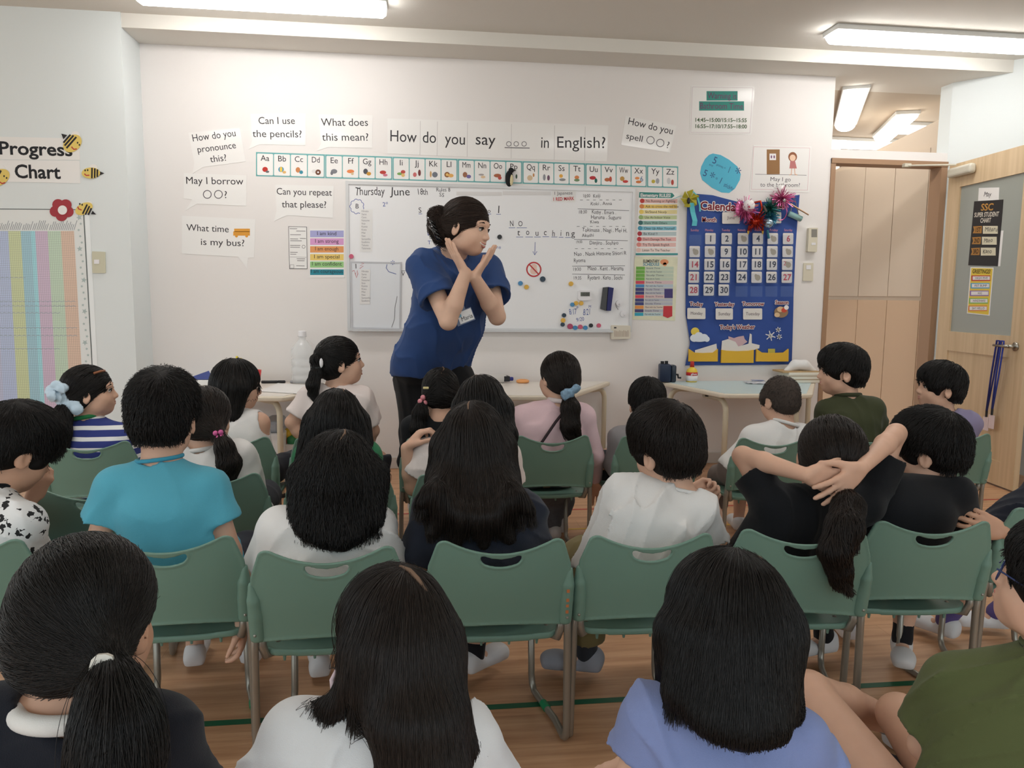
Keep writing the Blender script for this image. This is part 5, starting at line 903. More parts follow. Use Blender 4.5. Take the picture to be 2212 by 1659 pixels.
# ---- head
class Head:
    def __init__(s, pos, yaw=0, pitch=0, roll=0, sc=.95): s.c = np.array(pos, float); s.R = rotm(math.radians(yaw), math.radians(pitch), math.radians(roll)); s.s = sc
    def p(s, x, y, z): return s.c + s.R @ (s.s*np.array([x, y, z], float))
    def v(s, x, y, z): return s.R @ np.array([x, y, z], float)
def head_ops(F, H):
    s, R, p = H.s, H.R, H.p; r = lambda *a: s*np.array(a)
    F.ell(p(0, -.012, .028), r(.073, .091, .080), R, .01).ell(p(0, .024, -.034), r(.058, .064, .062), R, .03*s).ell(p(0, .046, -.078), r(.030, .032, .024), R, .028*s)
    for q in (-1, 1):
        F.ell(p(q*.034, .050, -.036), r(.027, .026, .028), R, .02*s).ell(p(q*.042, .016, -.066), r(.018, .03, .022), R, .025*s)
        F.ell(p(q*.030, .090, .004), r(.015, .010, .009), R, .012*s, '-')
    F.ell(p(0, .070, .024), r(.046, .018, .013), R, .02*s).cap(p(0, .084, .002), p(0, .097, -.026), .006*s, .0098*s, .014*s).ell(p(-.010, .090, -.030), r(.0075, .008, .006), R, .006).ell(p(.010, .090, -.030), r(.0075, .008, .006), R, .006)
    F.ell(p(0, .081, -.055), r(.019, .009, .0095), R, .012*s)
    for q in (-1, 1):
        E = R @ rotm(q*.35, 0, q*-.1); F.ell(p(q*.074, -.010, -.012), r(.009, .020, .031), E, .006*s).ell(p(q*.083, -.004, -.010), r(.006, .010, .017), E, .004*s, '-')
def face_parts(H, par, mouth=True, open_=0.0, smile=0.0):
    s, R, p = H.s, H.R, H.p; b = MB(); i = MB()
    for q in (-1, 1):
        b.ball(p(q*.029, .0750, .003), .0098*s, 14); c = p(q*.029, .0745, .003); d = nz(R @ np.array([q*.12, 1, -.05])); i.ball(c + d*.0050*s, .0066*s, 12)
    e = link('eye', b, mat('eye white', (198, 188, 182), rough=.25), par, smooth=True); link('iris', i, mat('dark iris', (36, 26, 22), rough=.1), e, smooth=True); b = MB()
    for q in (-1, 1): b.tube([p(q*.014, .0845, .024), p(q*.029, .0845, .029), p(q*.047, .074, .024)], [.0022*s, .003*s, .001*s], 6)
    link('eyebrow', b, HAIRM, par); b = MB()
    for q in (-1, 1): b.tube([p(q*.016, .0825, .006), p(q*.029, .0865, .0095), p(q*.043, .0765, .0055)], .0026*s, 6)
    link('lash_line', b, HAIRM, par)
    if mouth:
        if not smile: p0_ = p; p = lambda x, y, z: p0_(x, y - .0022, z)
        lm = mat('lips', (190, 122, 112), rough=.45); b = MB(); b.tube([p(-.021 - smile, .0835 - smile*.6, -.053 + smile), p(-.011, .0895, -.0500), p(0, .0915, -.0512), p(.011, .0895, -.0500), p(.021 + smile, .0835 - smile*.6, -.053 + smile)], [.0016*s, .0032*s, .0032*s, .0032*s, .0016*s], 8)
        b.tube([p(-.02 - smile, .0832 - smile*.6, -.0545 + smile), p(-.011, .0880, -.0580 - open_), p(0, .0900, -.0590 - 1.25*open_), p(.011, .0880, -.0580 - open_), p(.02 + smile, .0832 - smile*.6, -.0545 + smile)], [.0016*s, .0034*s, .0040*s, .0034*s, .0016*s], 8); l = link('lips', b, lm, par, smooth=True)
        if open_: link('teeth', MB().tube([p(-.020 - smile, .0825 - smile*.5, -.0530 + smile), p(-.011, .0878, -.0545), p(0, .0896, -.0550), p(.011, .0878, -.0545), p(.020 + smile, .0825 - smile*.5, -.0530 + smile)], (.0028 + open_*.25)*s, 8), mat('teeth', (236, 230, 222), rough=.3), l)
# ---- hand: wrist w, direction d, palm normal n, thumb side given by sg
def hand_ops(F, w, d, n, sg, s=.82, curl=(.25, .25, .25, .25), spread=.12, thumb=(.7, .55, .25), tcurl=.3, k=.0035):
    w = np.array(w, float); d = nz(d); n = nz(np.array(n) - d*(np.array(n) @ d)); l = np.cross(d, n)*sg
    F.ell(w + d*.040*s + n*.001, s*np.array([.033, .043, .0145]), np.column_stack([l, d, n]), .012)
    kn = [(.088, .030), (.092, .010), (.088, -.011), (.080, -.029)]; ln = [.070, .078, .072, .056]; rr = [.0095, .0098, .0092, .0082]
    for (a, b_), L, r, c, j in zip(kn, ln, rr, curl, range(4)):
        K = w + s*(d*a + l*b_); F.cap(w + s*(d*.015 + l*b_*.5), K, .012*s, (r + .0012)*s, .008); dd = nz(d + l*spread*(1.5 - j)/1.5); p = K; ang = 0
        for f, g in zip((.45, .31, .24), (.8, 1.1, .8)):
            ang += c*g; q = p + s*L*f*(dd*math.cos(ang) + n*math.sin(ang)); F.cap(p, q, r*s, r*.92*s, k); r *= .93; p = q
    p = w + s*(d*.022 + l*.022); tl, td, tn = thumb; t = nz(l*tl + d*td + n*tn); q = p + t*.042*s; F.cap(p, q, .0145*s, .0115*s, .012); t2 = nz(t + d*tcurl + n*tcurl*.4); F.cap(q, q + t2*.032*s, .0112*s, .009*s, k).cap(q + t2*.032*s, q + t2*.032*s + nz(t2 + n*.1)*.022*s, .009*s, .0078*s, k)
# ---- skeleton based figure
def torso_ops(F, S, g=0.0, k=.035):
    u = nz(S['shR'] - S['shL']); hw = np.linalg.norm(S['shR'] - S['shL'])/2; N, P, gr = S['N'], S['P'], S['girth']; mid = (S['shL'] + S['shR'])/2; up = nz(N - P)
    C = mid - up*.065 + S['belly']*.2; Wc = (C + P)/2 + S['belly']; r1, r2, r3 = .074*gr + g, .074*gr + g, .080*gr + g; f = S['bodyf']
    for q in (-1, 1):
        a, b_, c = C + q*u*hw*.50, Wc + q*u*.050*gr, P + q*u*.062*gr; F.cap(a, b_, r1, r2, k).cap(b_, c, r2, r3, k); F.cap(N - up*(.02 - g*.3), (S['shR'] if q > 0 else S['shL']) - up*.004, .036*gr + g, .036*gr + g, .03)
    F.cap(S['shL'] + u*.01, S['shR'] - u*.01, .038*gr + g, None, .03).cap(C, Wc, r1, r2, k).cap(Wc, P, r2, r3, k)
def limbs(F, S):
    A = S['armr']
    for q in 'LR':
        sh, el, wr = S['sh' + q], S['el' + q], S['wr' + q]; F.cap(sh, el, .034*A, .027*A, .015).cap(el, el + (wr - el)*.35, .027*A, .0275*A, .012).cap(el + (wr - el)*.35, wr, .0275*A, .0185*A, .012)
        h = S['hand' + q]; d = nz(wr - el)
        if h is None: h = dict(d=d + np.array([0, 0, -.25]), n=(0, 0, -1), sg=1 if q == 'L' else -1)
        hand_ops(F, wr, h.get('d', d), h['n'], h['sg'], h.get('s', .80*A), **{kk: h[kk] for kk in h if kk in ('curl', 'spread', 'thumb', 'tcurl')})
        L = S['legr']; hp, kn, an = S['hip' + q], S['kn' + q], S['an' + q]; F.cap(hp, kn, .062*L, .045*L, .03).cap(kn, kn + (an - kn)*.35, .043*L, .044*L, .015).cap(kn + (an - kn)*.35, an, .044*L, .026*L, .015); t = S['toe' + q]; F.cap(an, an - [0, 0, .03], .026*L, .028*L, .01).cap(an - [0, 0, .03], an + t*.09 - [0, 0, .038], .027*L, .022*L, .01)
def make_person(label, S, skin=SKIN, vox=.006, face=True, open_=0.0, smile=0.0, name='person'):
    H = S['H']; base = S['P']; t = thing(name, label, 'person'); F = Field()
    torso_ops(F, S, 0); limbs(F, S); head_ops(F, H); F.cap(H.p(0, -.022, -.045), S['N'] + nz(S['N'] - S['P'])*-.02, .046*H.s*S['neckr'], .052*H.s*S['neckr'], .022)
    body = F.obj('body', vox, skin, t, 1)
    if face: face_parts(H, body, open_=open_, smile=smile)
    return t, body
def shirt_obj(t, S, m, sleeve=.62, name='t_shirt', g=.013, vox=.006, hem=-.05, seed=1, A=.006, neck=.052, collar=None, cr=.008, sl_r=(.050, .056), level=False, f=34.0):
    F = Field(); torso_ops(F, S, g); N, P = S['N'], S['P']; up = nz(N - P); A_ = S['armr']
    for q in 'LR':
        sh, el, wr = S['sh' + q], S['el' + q], S['wr' + q]
        if sleeve == 'long': F.cap(sh, el, .047*A_, .040*A_, .02); e = el + (wr - el)*.93; F.cone(el, e, .040*A_, .031*A_, .02).cap(el + (e - el)*.9, e + (e - el)*.2, .022*A_, .022*A_, .004, '-')
        elif sleeve > 0: e = sh + (el - sh)*sleeve; F.cone(sh, e, sl_r[0]*A_, sl_r[1]*A_, .02).cap(e + nz(el - sh)*.014, e + nz(el - sh)*.09, sl_r[1]*A_ - .015, sl_r[1]*A_ - .015, .004, '-')
        else: F.ell(sh + nz(sh - (S['shL'] + S['shR'])/2)*.02, (.034, .045, .06), None, .008, '-')
    nd = nz(S['H'].p(0, -.022, -.045) - N); ax = nz(up*.6 + nd*.6); F.cap(N + ax*.010, N + ax*.16, neck*S['neckr'], (neck + .014)*S['neckr'], .008, '-'); F.cut(P + (np.array([0, 0, 1.0]) if level else up)*hem, (0, 0, -1) if level else -up); F.disp = folds(seed, A, f); o = F.obj(name, vox, m, t, 1)
    if collar is not None:
        uu_ = nz(S['shR'] - S['shL']); uu_ = nz(uu_ - ax*(uu_ @ ax)); Rc = np.column_stack([uu_, np.cross(ax, uu_), ax]); Fc = Field(); Fc.tor(N + ax*.012, Rc, (neck + .003)*S['neckr'], (neck + .003)*S['neckr'], cr); Fc.obj('collar', .004, collar, o, 1)
    return o
def trousers_obj(t, S, m, frac=1.0, name='trousers', vox=.008, r=(.074, .060, .05)):
    F = Field(); L = S['legr']; u = nz(S['shR'] - S['shL']); gr = S['girth']; F.cap(S['P'] - u*.062*gr, S['P'] + u*.062*gr, .086*gr, None, .02).cap(S['hipL'], S['hipR'], .074*L, None, .02)
    for q in 'LR':
        hp, kn, an = S['hip' + q], S['kn' + q], S['an' + q]
        if frac <= .5: F.cone(hp, hp + (kn - hp)*frac*2, r[0]*L, r[1]*1.1*L, .02)
        else: F.cap(hp, kn, r[0]*L, r[1]*L, .02); F.cone(kn, kn + (an - kn)*(frac - .5)*2, r[1]*L, r[2]*L, .02)
    up = nz(S['N'] - S['P']); F.cut(S['P'] + up*.06, up); F.disp = folds(3, .005); return F.obj(name, vox, m, t, 1)
SHW = mat('white indoor shoe', (214, 212, 212), rough=.55); SHG = mat('grey canvas shoe', (150, 152, 160), rough=.7)
def shoes_obj(t, S, m=SHW, sock=None, sh=.10, only='LR', vox=.005):
    for q in only:
        an, d = S['an' + q], S['toe' + q]; L = S['legr']; f = np.array([an[0], an[1], 0]); u = nz([d[0], d[1], 0]); Rz = np.column_stack([[u[1], -u[0], 0], u, [0, 0, 1]]); F = Field(); c = f + u*.045*L
        zb = max(0.0, an[2] - .055); F.box(c + [0, 0, zb + .016], L*np.array([.018, .075, .004]), Rz, .012, .01).ell(c + u*.045*L + [0, 0, zb + .028], L*np.array([.036, .05, .026]), Rz, .02).ell(f - u*.012*L + [0, 0, zb + .04], L*np.array([.033, .042, .036]), Rz, .02).ell(f + [0, 0, zb + .085], L*np.array([.028, .032, .03]), Rz, .008, '-'); F.cut(c + [0, 0, zb + .003], (0, 0, -1)); s_ = F.obj('shoe', vox, m, t, 1)
        if sock is not None: Fs = Field(); kn = S['kn' + q]; e = an + nz(kn - an)*sh; Fs.cap(an - [0, 0, .03], an, .031*L, .031*L, .01).cone(an, e, .031*L, .036*L, .01); Fs.obj('sock', .005, sock, t, 1)
# ---- hair
def hair_cap(H, style='long', thick=1.0, bangs=0.0, vol=0.0):
    F = Field(); s, R, p = H.s, H.R, H.p; r = lambda *a: s*np.array(a); g = .011*thick
    F.ell(p(0, -.014, .030 + vol*.3), r(.073 + g, .091 + g, .080 + g + vol*.4), R, .01)
    if style in ('short', 'buzz'):
        F.ell(p(0, -.048, -.022), r(.058 + g*.6, .052 + g*.6, .052), R, .03*s)
        for q in (-1, 1): F.ell(p(q*.045, .022, .01), r(.034 + g*.4, .05, .045), R, .02*s)
        if vol: F.ell(p(0, .018, .062), r(.070 + vol*.6, .080 + vol*.4, .058 + vol*.5), R, .03*s)
        F.ell(p(0, .105, -.040 - bangs), r(.062, .062, .085), R, .010, '-')
        for q in (-1, 1): F.ell(p(q*.094, .004, -.026), r(.036, .038, .038), R, .008, '-')
        F.cut(p(0, -.06, -.072), H.v(0, -.25, -1)).cut(p(0, .02, -.045), H.v(0, .55, -1))
    else:
        F.ell(p(0, -.046, -.02), r(.066 + g, .054 + g, .062), R, .03*s); F.ell(p(0, .100, -.048 - bangs), r(.060, .056, .088), R, .012, '-')
    return F
def strands(F, V, n, L, flow, m, par, steps=9, rad=.0006, lift=.003, jit=.16, off=.001, seed=0, mask=None, tip=.35, lvar=.4, pull=.8, zmin=None, leave=.016, stop=None):
    r = np.random.default_rng(seed); 
    if mask is not None: V = V[mask(V)]
    if stop is not None: V = V[~stop(V)]
    if len(V) < 5: return None
    p = V[r.integers(0, len(V), n)] + r.normal(size=(n, 3))*.002; ln = L*(1 + lvar*(r.random(n)*2 - 1)); nd = r.normal(size=(n, 3))*jit; out = [p.copy()]; prev = None; alive = np.ones(n); ze = None if zmin is None else zmin + r.random(n)*.03
    for i in range(steps):
        d = F.eval(p); g = F.grad(p); f = flow(p); f = f/(np.linalg.norm(f, axis=1, keepdims=True) + 1e-9) + nd; free = (g[:, 2] < -.55) | (d > .03); gf = np.where(free[:, None], 0, (f*g).sum(1, keepdims=True)*g); f = f - gf; f /= np.linalg.norm(f, axis=1, keepdims=True) + 1e-9
        if prev is not None: f = .55*f + .45*prev; f /= np.linalg.norm(f, axis=1, keepdims=True) + 1e-9
        if ze is not None: alive = alive*np.clip((p[:, 2] - ze)/.02, .02, 1)
        if leave is not None: alive = alive*np.where(d > leave, .05, 1)
        if stop is not None: alive = alive*np.where(stop(p), .05, 1)
        p = p + f*(ln/steps*alive)[:, None]; d = F.eval(p); tgt = off + lift*(i + 1)/steps*r.random(n); p = p - np.where(free, 0, np.clip(d - tgt, -.01, .01)*pull)[:, None]*g; prev = f; out.append(p.copy())
    A = np.stack(out, 1).astype(np.float32); hc = bpy.data.hair_curves.new('strands'); hc.add_curves([steps + 1]*n); hc.position_data.foreach_set('vector', A.ravel()); at = hc.attributes.get('radius') or hc.attributes.new('radius', 'FLOAT', 'POINT')
    rr = np.tile(rad*np.concatenate([np.ones(steps - 1), [.8, tip]]), n).astype(np.float32); at.data.foreach_set('value', rr); hc.materials.append(m); o = bpy.data.objects.new('strands', hc); COL.objects.link(o); o.parent = par; o['kind'] = 'stuff'; return o
DOWN = np.array([0, 0, -1.0])
def flow_crown(H, cx=.008, cy=-.055, cz=.105, down=.35, bend=(0, 0, 0)):
    c = H.p(cx, cy, cz); bd = np.array(bend, float)
    def f(P): d = P - c; l = np.linalg.norm(d, axis=1, keepdims=True); return d/(l + .01)*np.clip(1.2 - l*2.5, .05, 1) + DOWN*(down + np.clip(l*6 - .5, 0, 3)) + bd
    return f
def flow_tie(tie, tail, H=None):
    tie = np.array(tie); T = [np.array(q) for q in tail]
    def f(P):
        d = tie - P; l = np.linalg.norm(d, axis=1, keepdims=True); v = d/(l + 1e-6); best = np.full(len(P), 1e9); tv = np.zeros_like(P)
        for i in range(len(T) - 1):
            ba = T[i + 1] - T[i]; t = np.clip(((P - T[i]) @ ba)/(ba @ ba), 0, 1); e = np.linalg.norm(P - T[i] - t[:, None]*ba, axis=1); m = e < best; best[m] = e[m]; tv[m] = nz(ba)
        near = (best < .035)[:, None]; return np.where(near, tv, v)
    return f
def hair_obj(t, F, flow, n=1500, L=.07, vox=.005, m=HAIR, mass=HAIRM, rad=.0006, disp=.002, name='hair', seed=1, **k):
    r = np.random.default_rng(seed); d1 = r.normal(size=3)*70; d2 = r.normal(size=3)*70; F.disp = lambda P: disp*(np.sin(P @ d1) + np.sin(P @ d2))*.5; v, f = F.verts(vox); v = relax(v, f, 1); o = link(name, mesh_np(name, v, f), mass, t); F.disp = None
    strands(F, v, n, L, flow, m, o, rad=rad, seed=seed, **k); return o
def parting(H, F, par, pts, w=.0035):
    w = w*.8
    b = MB(); q = []
    for (x, y, z) in pts:
        p = H.p(x, y, z)[None]
        for _ in range(4): p = p - F.grad(p)*(F.eval(p) - .0006)[:, None]
        q.append(p[0])
    n = len(q); b.tube(q, [w*math.sin(math.pi*(i + .5)/n) for i in range(n)], 6); link('parting', b, mat('scalp', (116, 92, 74), rough=.8), par, smooth=True)
# ---- seated child with sensible defaults; pixel helpers give real places at a stated depth
def seated(chair, head, sh=None, shY=None, lean=0.0, sc=.95, girth=1.0, N=None, elL=None, elR=None, wrL=None, wrR=None, handL=None, handR=None, knL=None, knR=None, anL=None, anR=None, toeL=None, toeR=None, armr=1.0, legr=.92, bodyyaw=0.0, neckr=1.0, belly=(0, 0, 0), pz=.375, px=0.0, pd=.15):
    """head = (px x, px y, depth, yaw, pitch, roll); sh = ((xL, yL), (xR, yR)) shoulder joints in the photo, shY their depths"""
    c = np.array(chair.location); Y0 = c[1]; H = Head(PY(head[0], head[1], head[2]), *head[3:], sc=sc); S = dict(H=H, girth=girth, armr=armr, legr=legr, neckr=neckr, belly=np.array(belly, float), bodyf=None)
    P = np.array([c[0] + px, Y0 + pd, pz]); S['P'] = P; yb = math.radians(bodyyaw); fw = np.array([math.sin(yb), math.cos(yb), 0]); rt = np.array([math.cos(yb), -math.sin(yb), 0])
    S['N'] = H.c + H.R @ (sc*np.array([0, -.030, -.085])) + sc*np.array([0, 0, -.032]) if N is None else np.array(N)
    if sh is not None: yl, yr = (shY if hasattr(shY, '__len__') else (shY, shY)); S['shL'], S['shR'] = PY(*sh[0], yl), PY(*sh[1], yr)
    else: S['shL'], S['shR'] = S['N'] - rt*.118*sc/.95 - [0, 0, .038], S['N'] + rt*.118*sc/.95 - [0, 0, .038]
    for q, sgn in (('L', -1), ('R', 1)):
        loc = locals(); e, w, kn, an, toe = loc['el' + q], loc['wr' + q], loc['kn' + q], loc['an' + q], loc['toe' + q]
        S['el' + q] = np.array(e) if e is not None else S['sh' + q] + rt*sgn*.025 + fw*.05 + np.array([0, 0, -.165]); S['hip' + q] = P + rt*sgn*.062 + fw*.02 - [0, 0, .005]
        S['kn' + q] = np.array(kn) if kn is not None else P + rt*sgn*.085 + fw*.27 + np.array([0, 0, .0]); S['wr' + q] = np.array(w) if w is not None else S['el' + q] + fw*.13 - rt*sgn*.045 + np.array([0, 0, -.03])
        S['an' + q] = np.array(an) if an is not None else np.array([*(S['kn' + q][:2] + fw[:2]*.015), .072]); S['toe' + q] = nz(toe) if toe is not None else nz(fw + rt*sgn*.15); S['hand' + q] = loc['hand' + q]
    return S
# ================================================================== the children, row by row
def fab(name, c, **k): return mat(name, c, rough=k.pop('rough', .85), spec=.2, bump=k.pop('bump', .25), bscale=700, sheen=.1, **k)
WH = fab('white cotton', (226, 224, 222)); NAVY = fab('navy cotton', (26, 30, 42)); BLACK = fab('black cotton', (20, 22, 26)); JEAN = fab('grey denim', (96, 98, 104), var=.12, vscale=60); KHAKI = fab('khaki twill', (116, 104, 68)); DKB = fab('dark trousers', (40, 42, 50)); BLK_SOCK = fab('black sock', (26, 26, 30)); PUR = fab('purple sock', (92, 78, 130)); GREYSOCK = fab('dark grey sock', (52, 54, 60))
def CY(k): return c3[k].location[1]
def short_hair(t, H, n=1600, vol=.012, bangs=0.0, m=HAIR, mass=HAIRM, seed=1, L=.05, rad=.0007, thick=1.1, lift=.010, **k):
    F = hair_cap(H, 'short', thick, bangs, vol); return hair_obj(t, F, flow_crown(H, down=.25), n, L, .005, m, mass, rad, .003, seed=seed, lift=lift, steps=6, jit=.2, leave=.007, stop=lambda P: (lambda q: (q[:, 2] < -.062) | ((np.abs(q[:, 0]) > .048) & (q[:, 2] < .008) & (q[:, 1] > -.045)))((P - H.c) @ H.R/H.s), **k)
def pony(t, H, tie, tail, rads, n=1500, L=.12, seed=1, m=HAIR, mass=HAIRM, rad=.0007, bangs=0.0, thick=.8, nt=900, wisps=.2, Lt=.14, vox=.005, extra=None):
    F = hair_cap(H, 'long', thick, bangs); F.cap(H.p(0, -.05, 0)*.3 + np.array(tie)*.7, tie, .03*H.s, .016, .03)
    if extra: extra(F)
    T = Field(); T.chain([np.array(q) for q in tail], rads, .015); o = hair_obj(t, F, flow_tie(tie, tail), n, L, vox, m, mass, rad, .0018, seed=seed, steps=9, jit=.10, lift=.003)
    fl = flow_tie(tail[-1], tail); r2 = T.verts(vox); v = relax(r2[0], r2[1], 1); o2 = link('ponytail', mesh_np('ponytail', v, r2[1]), mass, o); strands(T, v, nt, Lt, lambda P: fl(P) + DOWN*.35, m, o2, steps=9, rad=rad, lift=.006, jit=wisps, seed=seed + 5); return o, F
# ---------------- second row of chairs from the camera
k = 'panda'; S = seated(c3[k], (34, 972, CY(k) + .22, 38, 28, 5), sh=((-128, 1128), (50, 1134)), shY=(CY(k) + .14, CY(k) + .10), sc=.98, elR=PY(52, 1232, CY(k) + .16), wrR=PY(40, 1190, CY(k) + .30), elL=PY(20, 1125, CY(k) + .42), wrL=PY(68, 1078, CY(k) + .33), handL=dict(d=(.5, -.1, .8), n=(-.6, .5, .3), sg=-1, curl=(1.1, 1.15, 1.2, 1.2), thumb=(.3, .8, .6), s=.78))
t, body = make_person('child in a white shirt printed with black pandas, hand at the chin, left edge', S, SKIND, vox=.005)
PANDA = bpy.data.materials.new('panda print'); PANDA.use_nodes = True; n_ = PANDA.node_tree.nodes; L_ = PANDA.node_tree.links; tcn = n_.new('ShaderNodeTexCoord'); vo = n_.new('ShaderNodeTexVoronoi'); vo.inputs['Scale'].default_value = 44; nzn = n_.new('ShaderNodeTexNoise'); nzn.inputs['Scale'].default_value = 40; L_.new(tcn.outputs['Object'], nzn.inputs[0]); mxn = n_.new('ShaderNodeMix'); mxn.data_type = 'VECTOR'; mxn.inputs[0].default_value = .04; L_.new(tcn.outputs['Object'], mxn.inputs[4]); L_.new(nzn.outputs['Color'], mxn.inputs[5]); L_.new(mxn.outputs[1], vo.inputs['Vector'])
crp = n_.new('ShaderNodeValToRGB'); e_ = crp.color_ramp.elements; e_[0].position = .0; e_[0].color = rgb(28, 28, 30); e_[1].position = .52; e_[1].color = rgb(226, 226, 226); q_ = e_.new(.48); q_.color = rgb(28, 28, 30); vo2 = n_.new('ShaderNodeTexVoronoi'); vo2.inputs['Scale'].default_value = 44; vo2.distance = 'MANHATTAN'; L_.new(mxn.outputs[1], vo2.inputs['Vector']); L_.new(vo2.outputs['Distance'], crp.inputs[0]); L_.new(crp.outputs[0], n_['Principled BSDF'].inputs['Base Color']); n_['Principled BSDF'].inputs['Roughness'].default_value = .85
sh_ = shirt_obj(t, S, PANDA, .78, seed=11, vox=.005, collar=BLACK, cr=.007); trousers_obj(t, S, DKB, .5, 'shorts'); shoes_obj(t, S); short_hair(t, S['H'], 3200, .014, seed=11, L=.07, rad=.00045, lift=.006)
def panda_face(x, y, Y, s):
    pl = Plane((0, Y, 0), (1, 0, 0), (-.25, -1, .1)); 
    b = MB(); disc(b, pl, x, y, 13*s, 12*s, 0, .002); a = link('panda_patch', b, paint(28, 28, 30), sh_); link('panda_face', disc(MB(), pl, x, y, 10.5*s, 9.5*s, .002, .003), paint(226, 226, 226), a); b = MB()
    for q in (-1, 1): disc(b, pl, x + q*4*s, y - 1*s, 2.4*s, 3*s, .003, .004, 10, q*.4); disc(b, pl, x + q*8*s, y - 8*s, 3*s, 3*s, .003, .004, 10)
    disc(b, pl, x, y + 4*s, 1.6*s, 1.2*s, .003, .004, 8); link('panda_marks', b, paint(28, 28, 30), a)
k = 'blue'; y = CY(k); S = seated(c3[k], (352, 903, y + .20, -4, 4, 2), sh=((250, 1054), (450, 1054)), shY=y + .13, sc=.98, elL=PY(206, 1180, y + .12), elR=PY(498, 1190, y + .11), wrL=PY(205, 1290, y + .18), wrR=PY(522, 1335, y + .06), handR=dict(d=(0, .1, -1), n=(-1, 0, 0), sg=-1, curl=(.5, .5, .5, .5)), girth=.95, armr=.98)
t, body = make_person('boy in a bright turquoise blue tee shirt seen from behind', S, SKIN, vox=.005, face=False); shirt_obj(t, S, fab('turquoise cotton', (86, 166, 188)), .56, seed=21, vox=.005, collar=fab('turquoise rib', (64, 152, 180)), cr=.006, A=.007, sl_r=(.052, .062)); trousers_obj(t, S, NAVY, .5, 'shorts'); shoes_obj(t, S); short_hair(t, S['H'], 3400, .016, seed=21, L=.055, rad=.00045, lift=.012, thick=1.25)
k = 'short'; y = CY(k); S = seated(c3[k], (733, 1032, y + .16, 2, 16, 0), sh=((604, 1140), (812, 1140)), shY=y + .12, sc=.98, elL=PY(560, 1240, y + .16), elR=PY(842, 1250, y + .16)); t, body = make_person('girl in white with wavy shoulder length black hair, seen from behind', S, SKIN, vox=.005, face=False)
shirt_obj(t, S, WH, .8, seed=31, vox=.005, A=.008); trousers_obj(t, S, fab('blue denim', (70, 84, 140)), .5, 'shorts'); shoes_obj(t, S); H = S['H']; F = hair_cap(H, 'long', 1.3)
for x, zz in ((-.078, -.105), (-.05, -.132), (-.018, -.155), (.018, -.162), (.05, -.140), (.082, -.108)): F.cap(H.p(x, -.02 - .04*(1 - abs(x)/.085), .0), H.p(x*1.12, -.05 - .03*(1 - abs(x)/.085), zz), .042, .022, .035)
o = hair_obj(t, F, flow_crown(H, .012, -.03, .11, .5), 4200, .15, .005, HAIR, HAIRM, .0005, .003, seed=31, steps=11, jit=.2, lift=.012, lvar=.55, zmin=PY(733, 1178, CY(k) + .08)[2]); parting(H, F, o, [(.010, -.02, .118), (.016, -.045, .11), (.018, -.065, .10), (.010, -.085, .08)], .0045)
k = 'navy'; y = CY(k); S = seated(c3[k], (1022, 962, y + .20, 4, 8, 0), sh=((932, 1105), (1136, 1105)), shY=y + .14, sc=.97, elL=PY(905, 1215, y + .15), elR=PY(1158, 1200, y + .2), wrL=PY(900, 1235, y + .30), anR=PY(1025, 1408, 2.14), toeR=(.75, .6, 0), knR=PY(1035, 1270, 2.17)); S['anR'][2] = max(S['anR'][2], .07)
t, body = make_person('girl in a dark navy shirt with very long straight black hair', S, SKIND, vox=.005, face=False); shirt_obj(t, S, fab('faded navy', (44, 48, 60), var=.1, vscale=30), .95, 'navy_shirt', seed=41, vox=.005, A=.008); trousers_obj(t, S, fab('pale denim', (140, 152, 170)), .5, 'shorts'); shoes_obj(t, S, SHW, BLK_SOCK, .03); H = S['H']; F = hair_cap(H, 'long', 1.2)
for x, xb, yb in ((-.075, 912, 1085), (-.05, 935, 1150), (-.018, 985, 1172), (.018, 1045, 1176), (.05, 1100, 1165), (.075, 1140, 1100)): F.chain([H.p(x, -.02 - .045*(1 - abs(x)/.08), .0), H.p(x*1.05, -.075 + .04*(abs(x) > .06), -.09), PY(xb*.5 + (1022 + x*700)*.5, (yb + 1050)/2, y + .045), PY(xb, yb, y + .035)], [.040, .040, .026, .016], .03)
o = hair_obj(t, F, flow_crown(H, -.012, -.045, .11, .5), 5000, .26, .005, HAIRB, HAIRMB, .00045, .0018, seed=41, steps=14, jit=.06, lift=.004, zmin=PY(1030, 1172, CY(k) + .035)[2]); parting(H, F, o, [(-.010, -.035, .115), (-.013, -.055, .108), (-.012, -.075, .092)], .0035)
k = 'white'; y = CY(k); S = seated(c3[k], (1440, 972, y + .19, -24, 8, -6), sh=((1344, 1062), (1512, 1098)), shY=(y + .16, y + .12), sc=1.0, girth=.98, armr=.95, elL=PY(1320, 1150, y + .20), wrL=PY(1480, 1068, y + .36), elR=PY(1538, 1190, y + .20), wrR=PY(1548, 1108, y + .34), handL=dict(d=(.75, -.05, .35), n=(.2, -.9, -.3), sg=1, curl=(.9, 1.0, 1.0, 1.0), s=.82, thumb=(.6, .8, 0)), handR=dict(d=(-.25, .05, .85), n=(-.8, .1, -.3), sg=-1, curl=(.8, .9, .9, .8), s=.82), knL=PY(1262, 1212, 2.12), anL=PY(1268, 1398, 2.14), toeL=(-.95, .25, 0), knR=PY(1480, 1240, 2.14), legr=1.0)
S['anL'][2] = .08; t, body = make_person('boy in a white tee shirt with clasped hands raised at his right', S, SKIN, vox=.0045, face=True); shirt_obj(t, S, WH, .66, seed=51, vox=.005, collar=WH, cr=.006, A=.010); trousers_obj(t, S, KHAKI, .93, vox=.006, r=(.08, .072, .055)); shoes_obj(t, S, SHG, GREYSOCK, .09); short_hair(t, S['H'], 3400, .018, seed=51, L=.065, rad=.00045, lift=.006, m=HAIRB, mass=HAIRMB, thick=1.4)
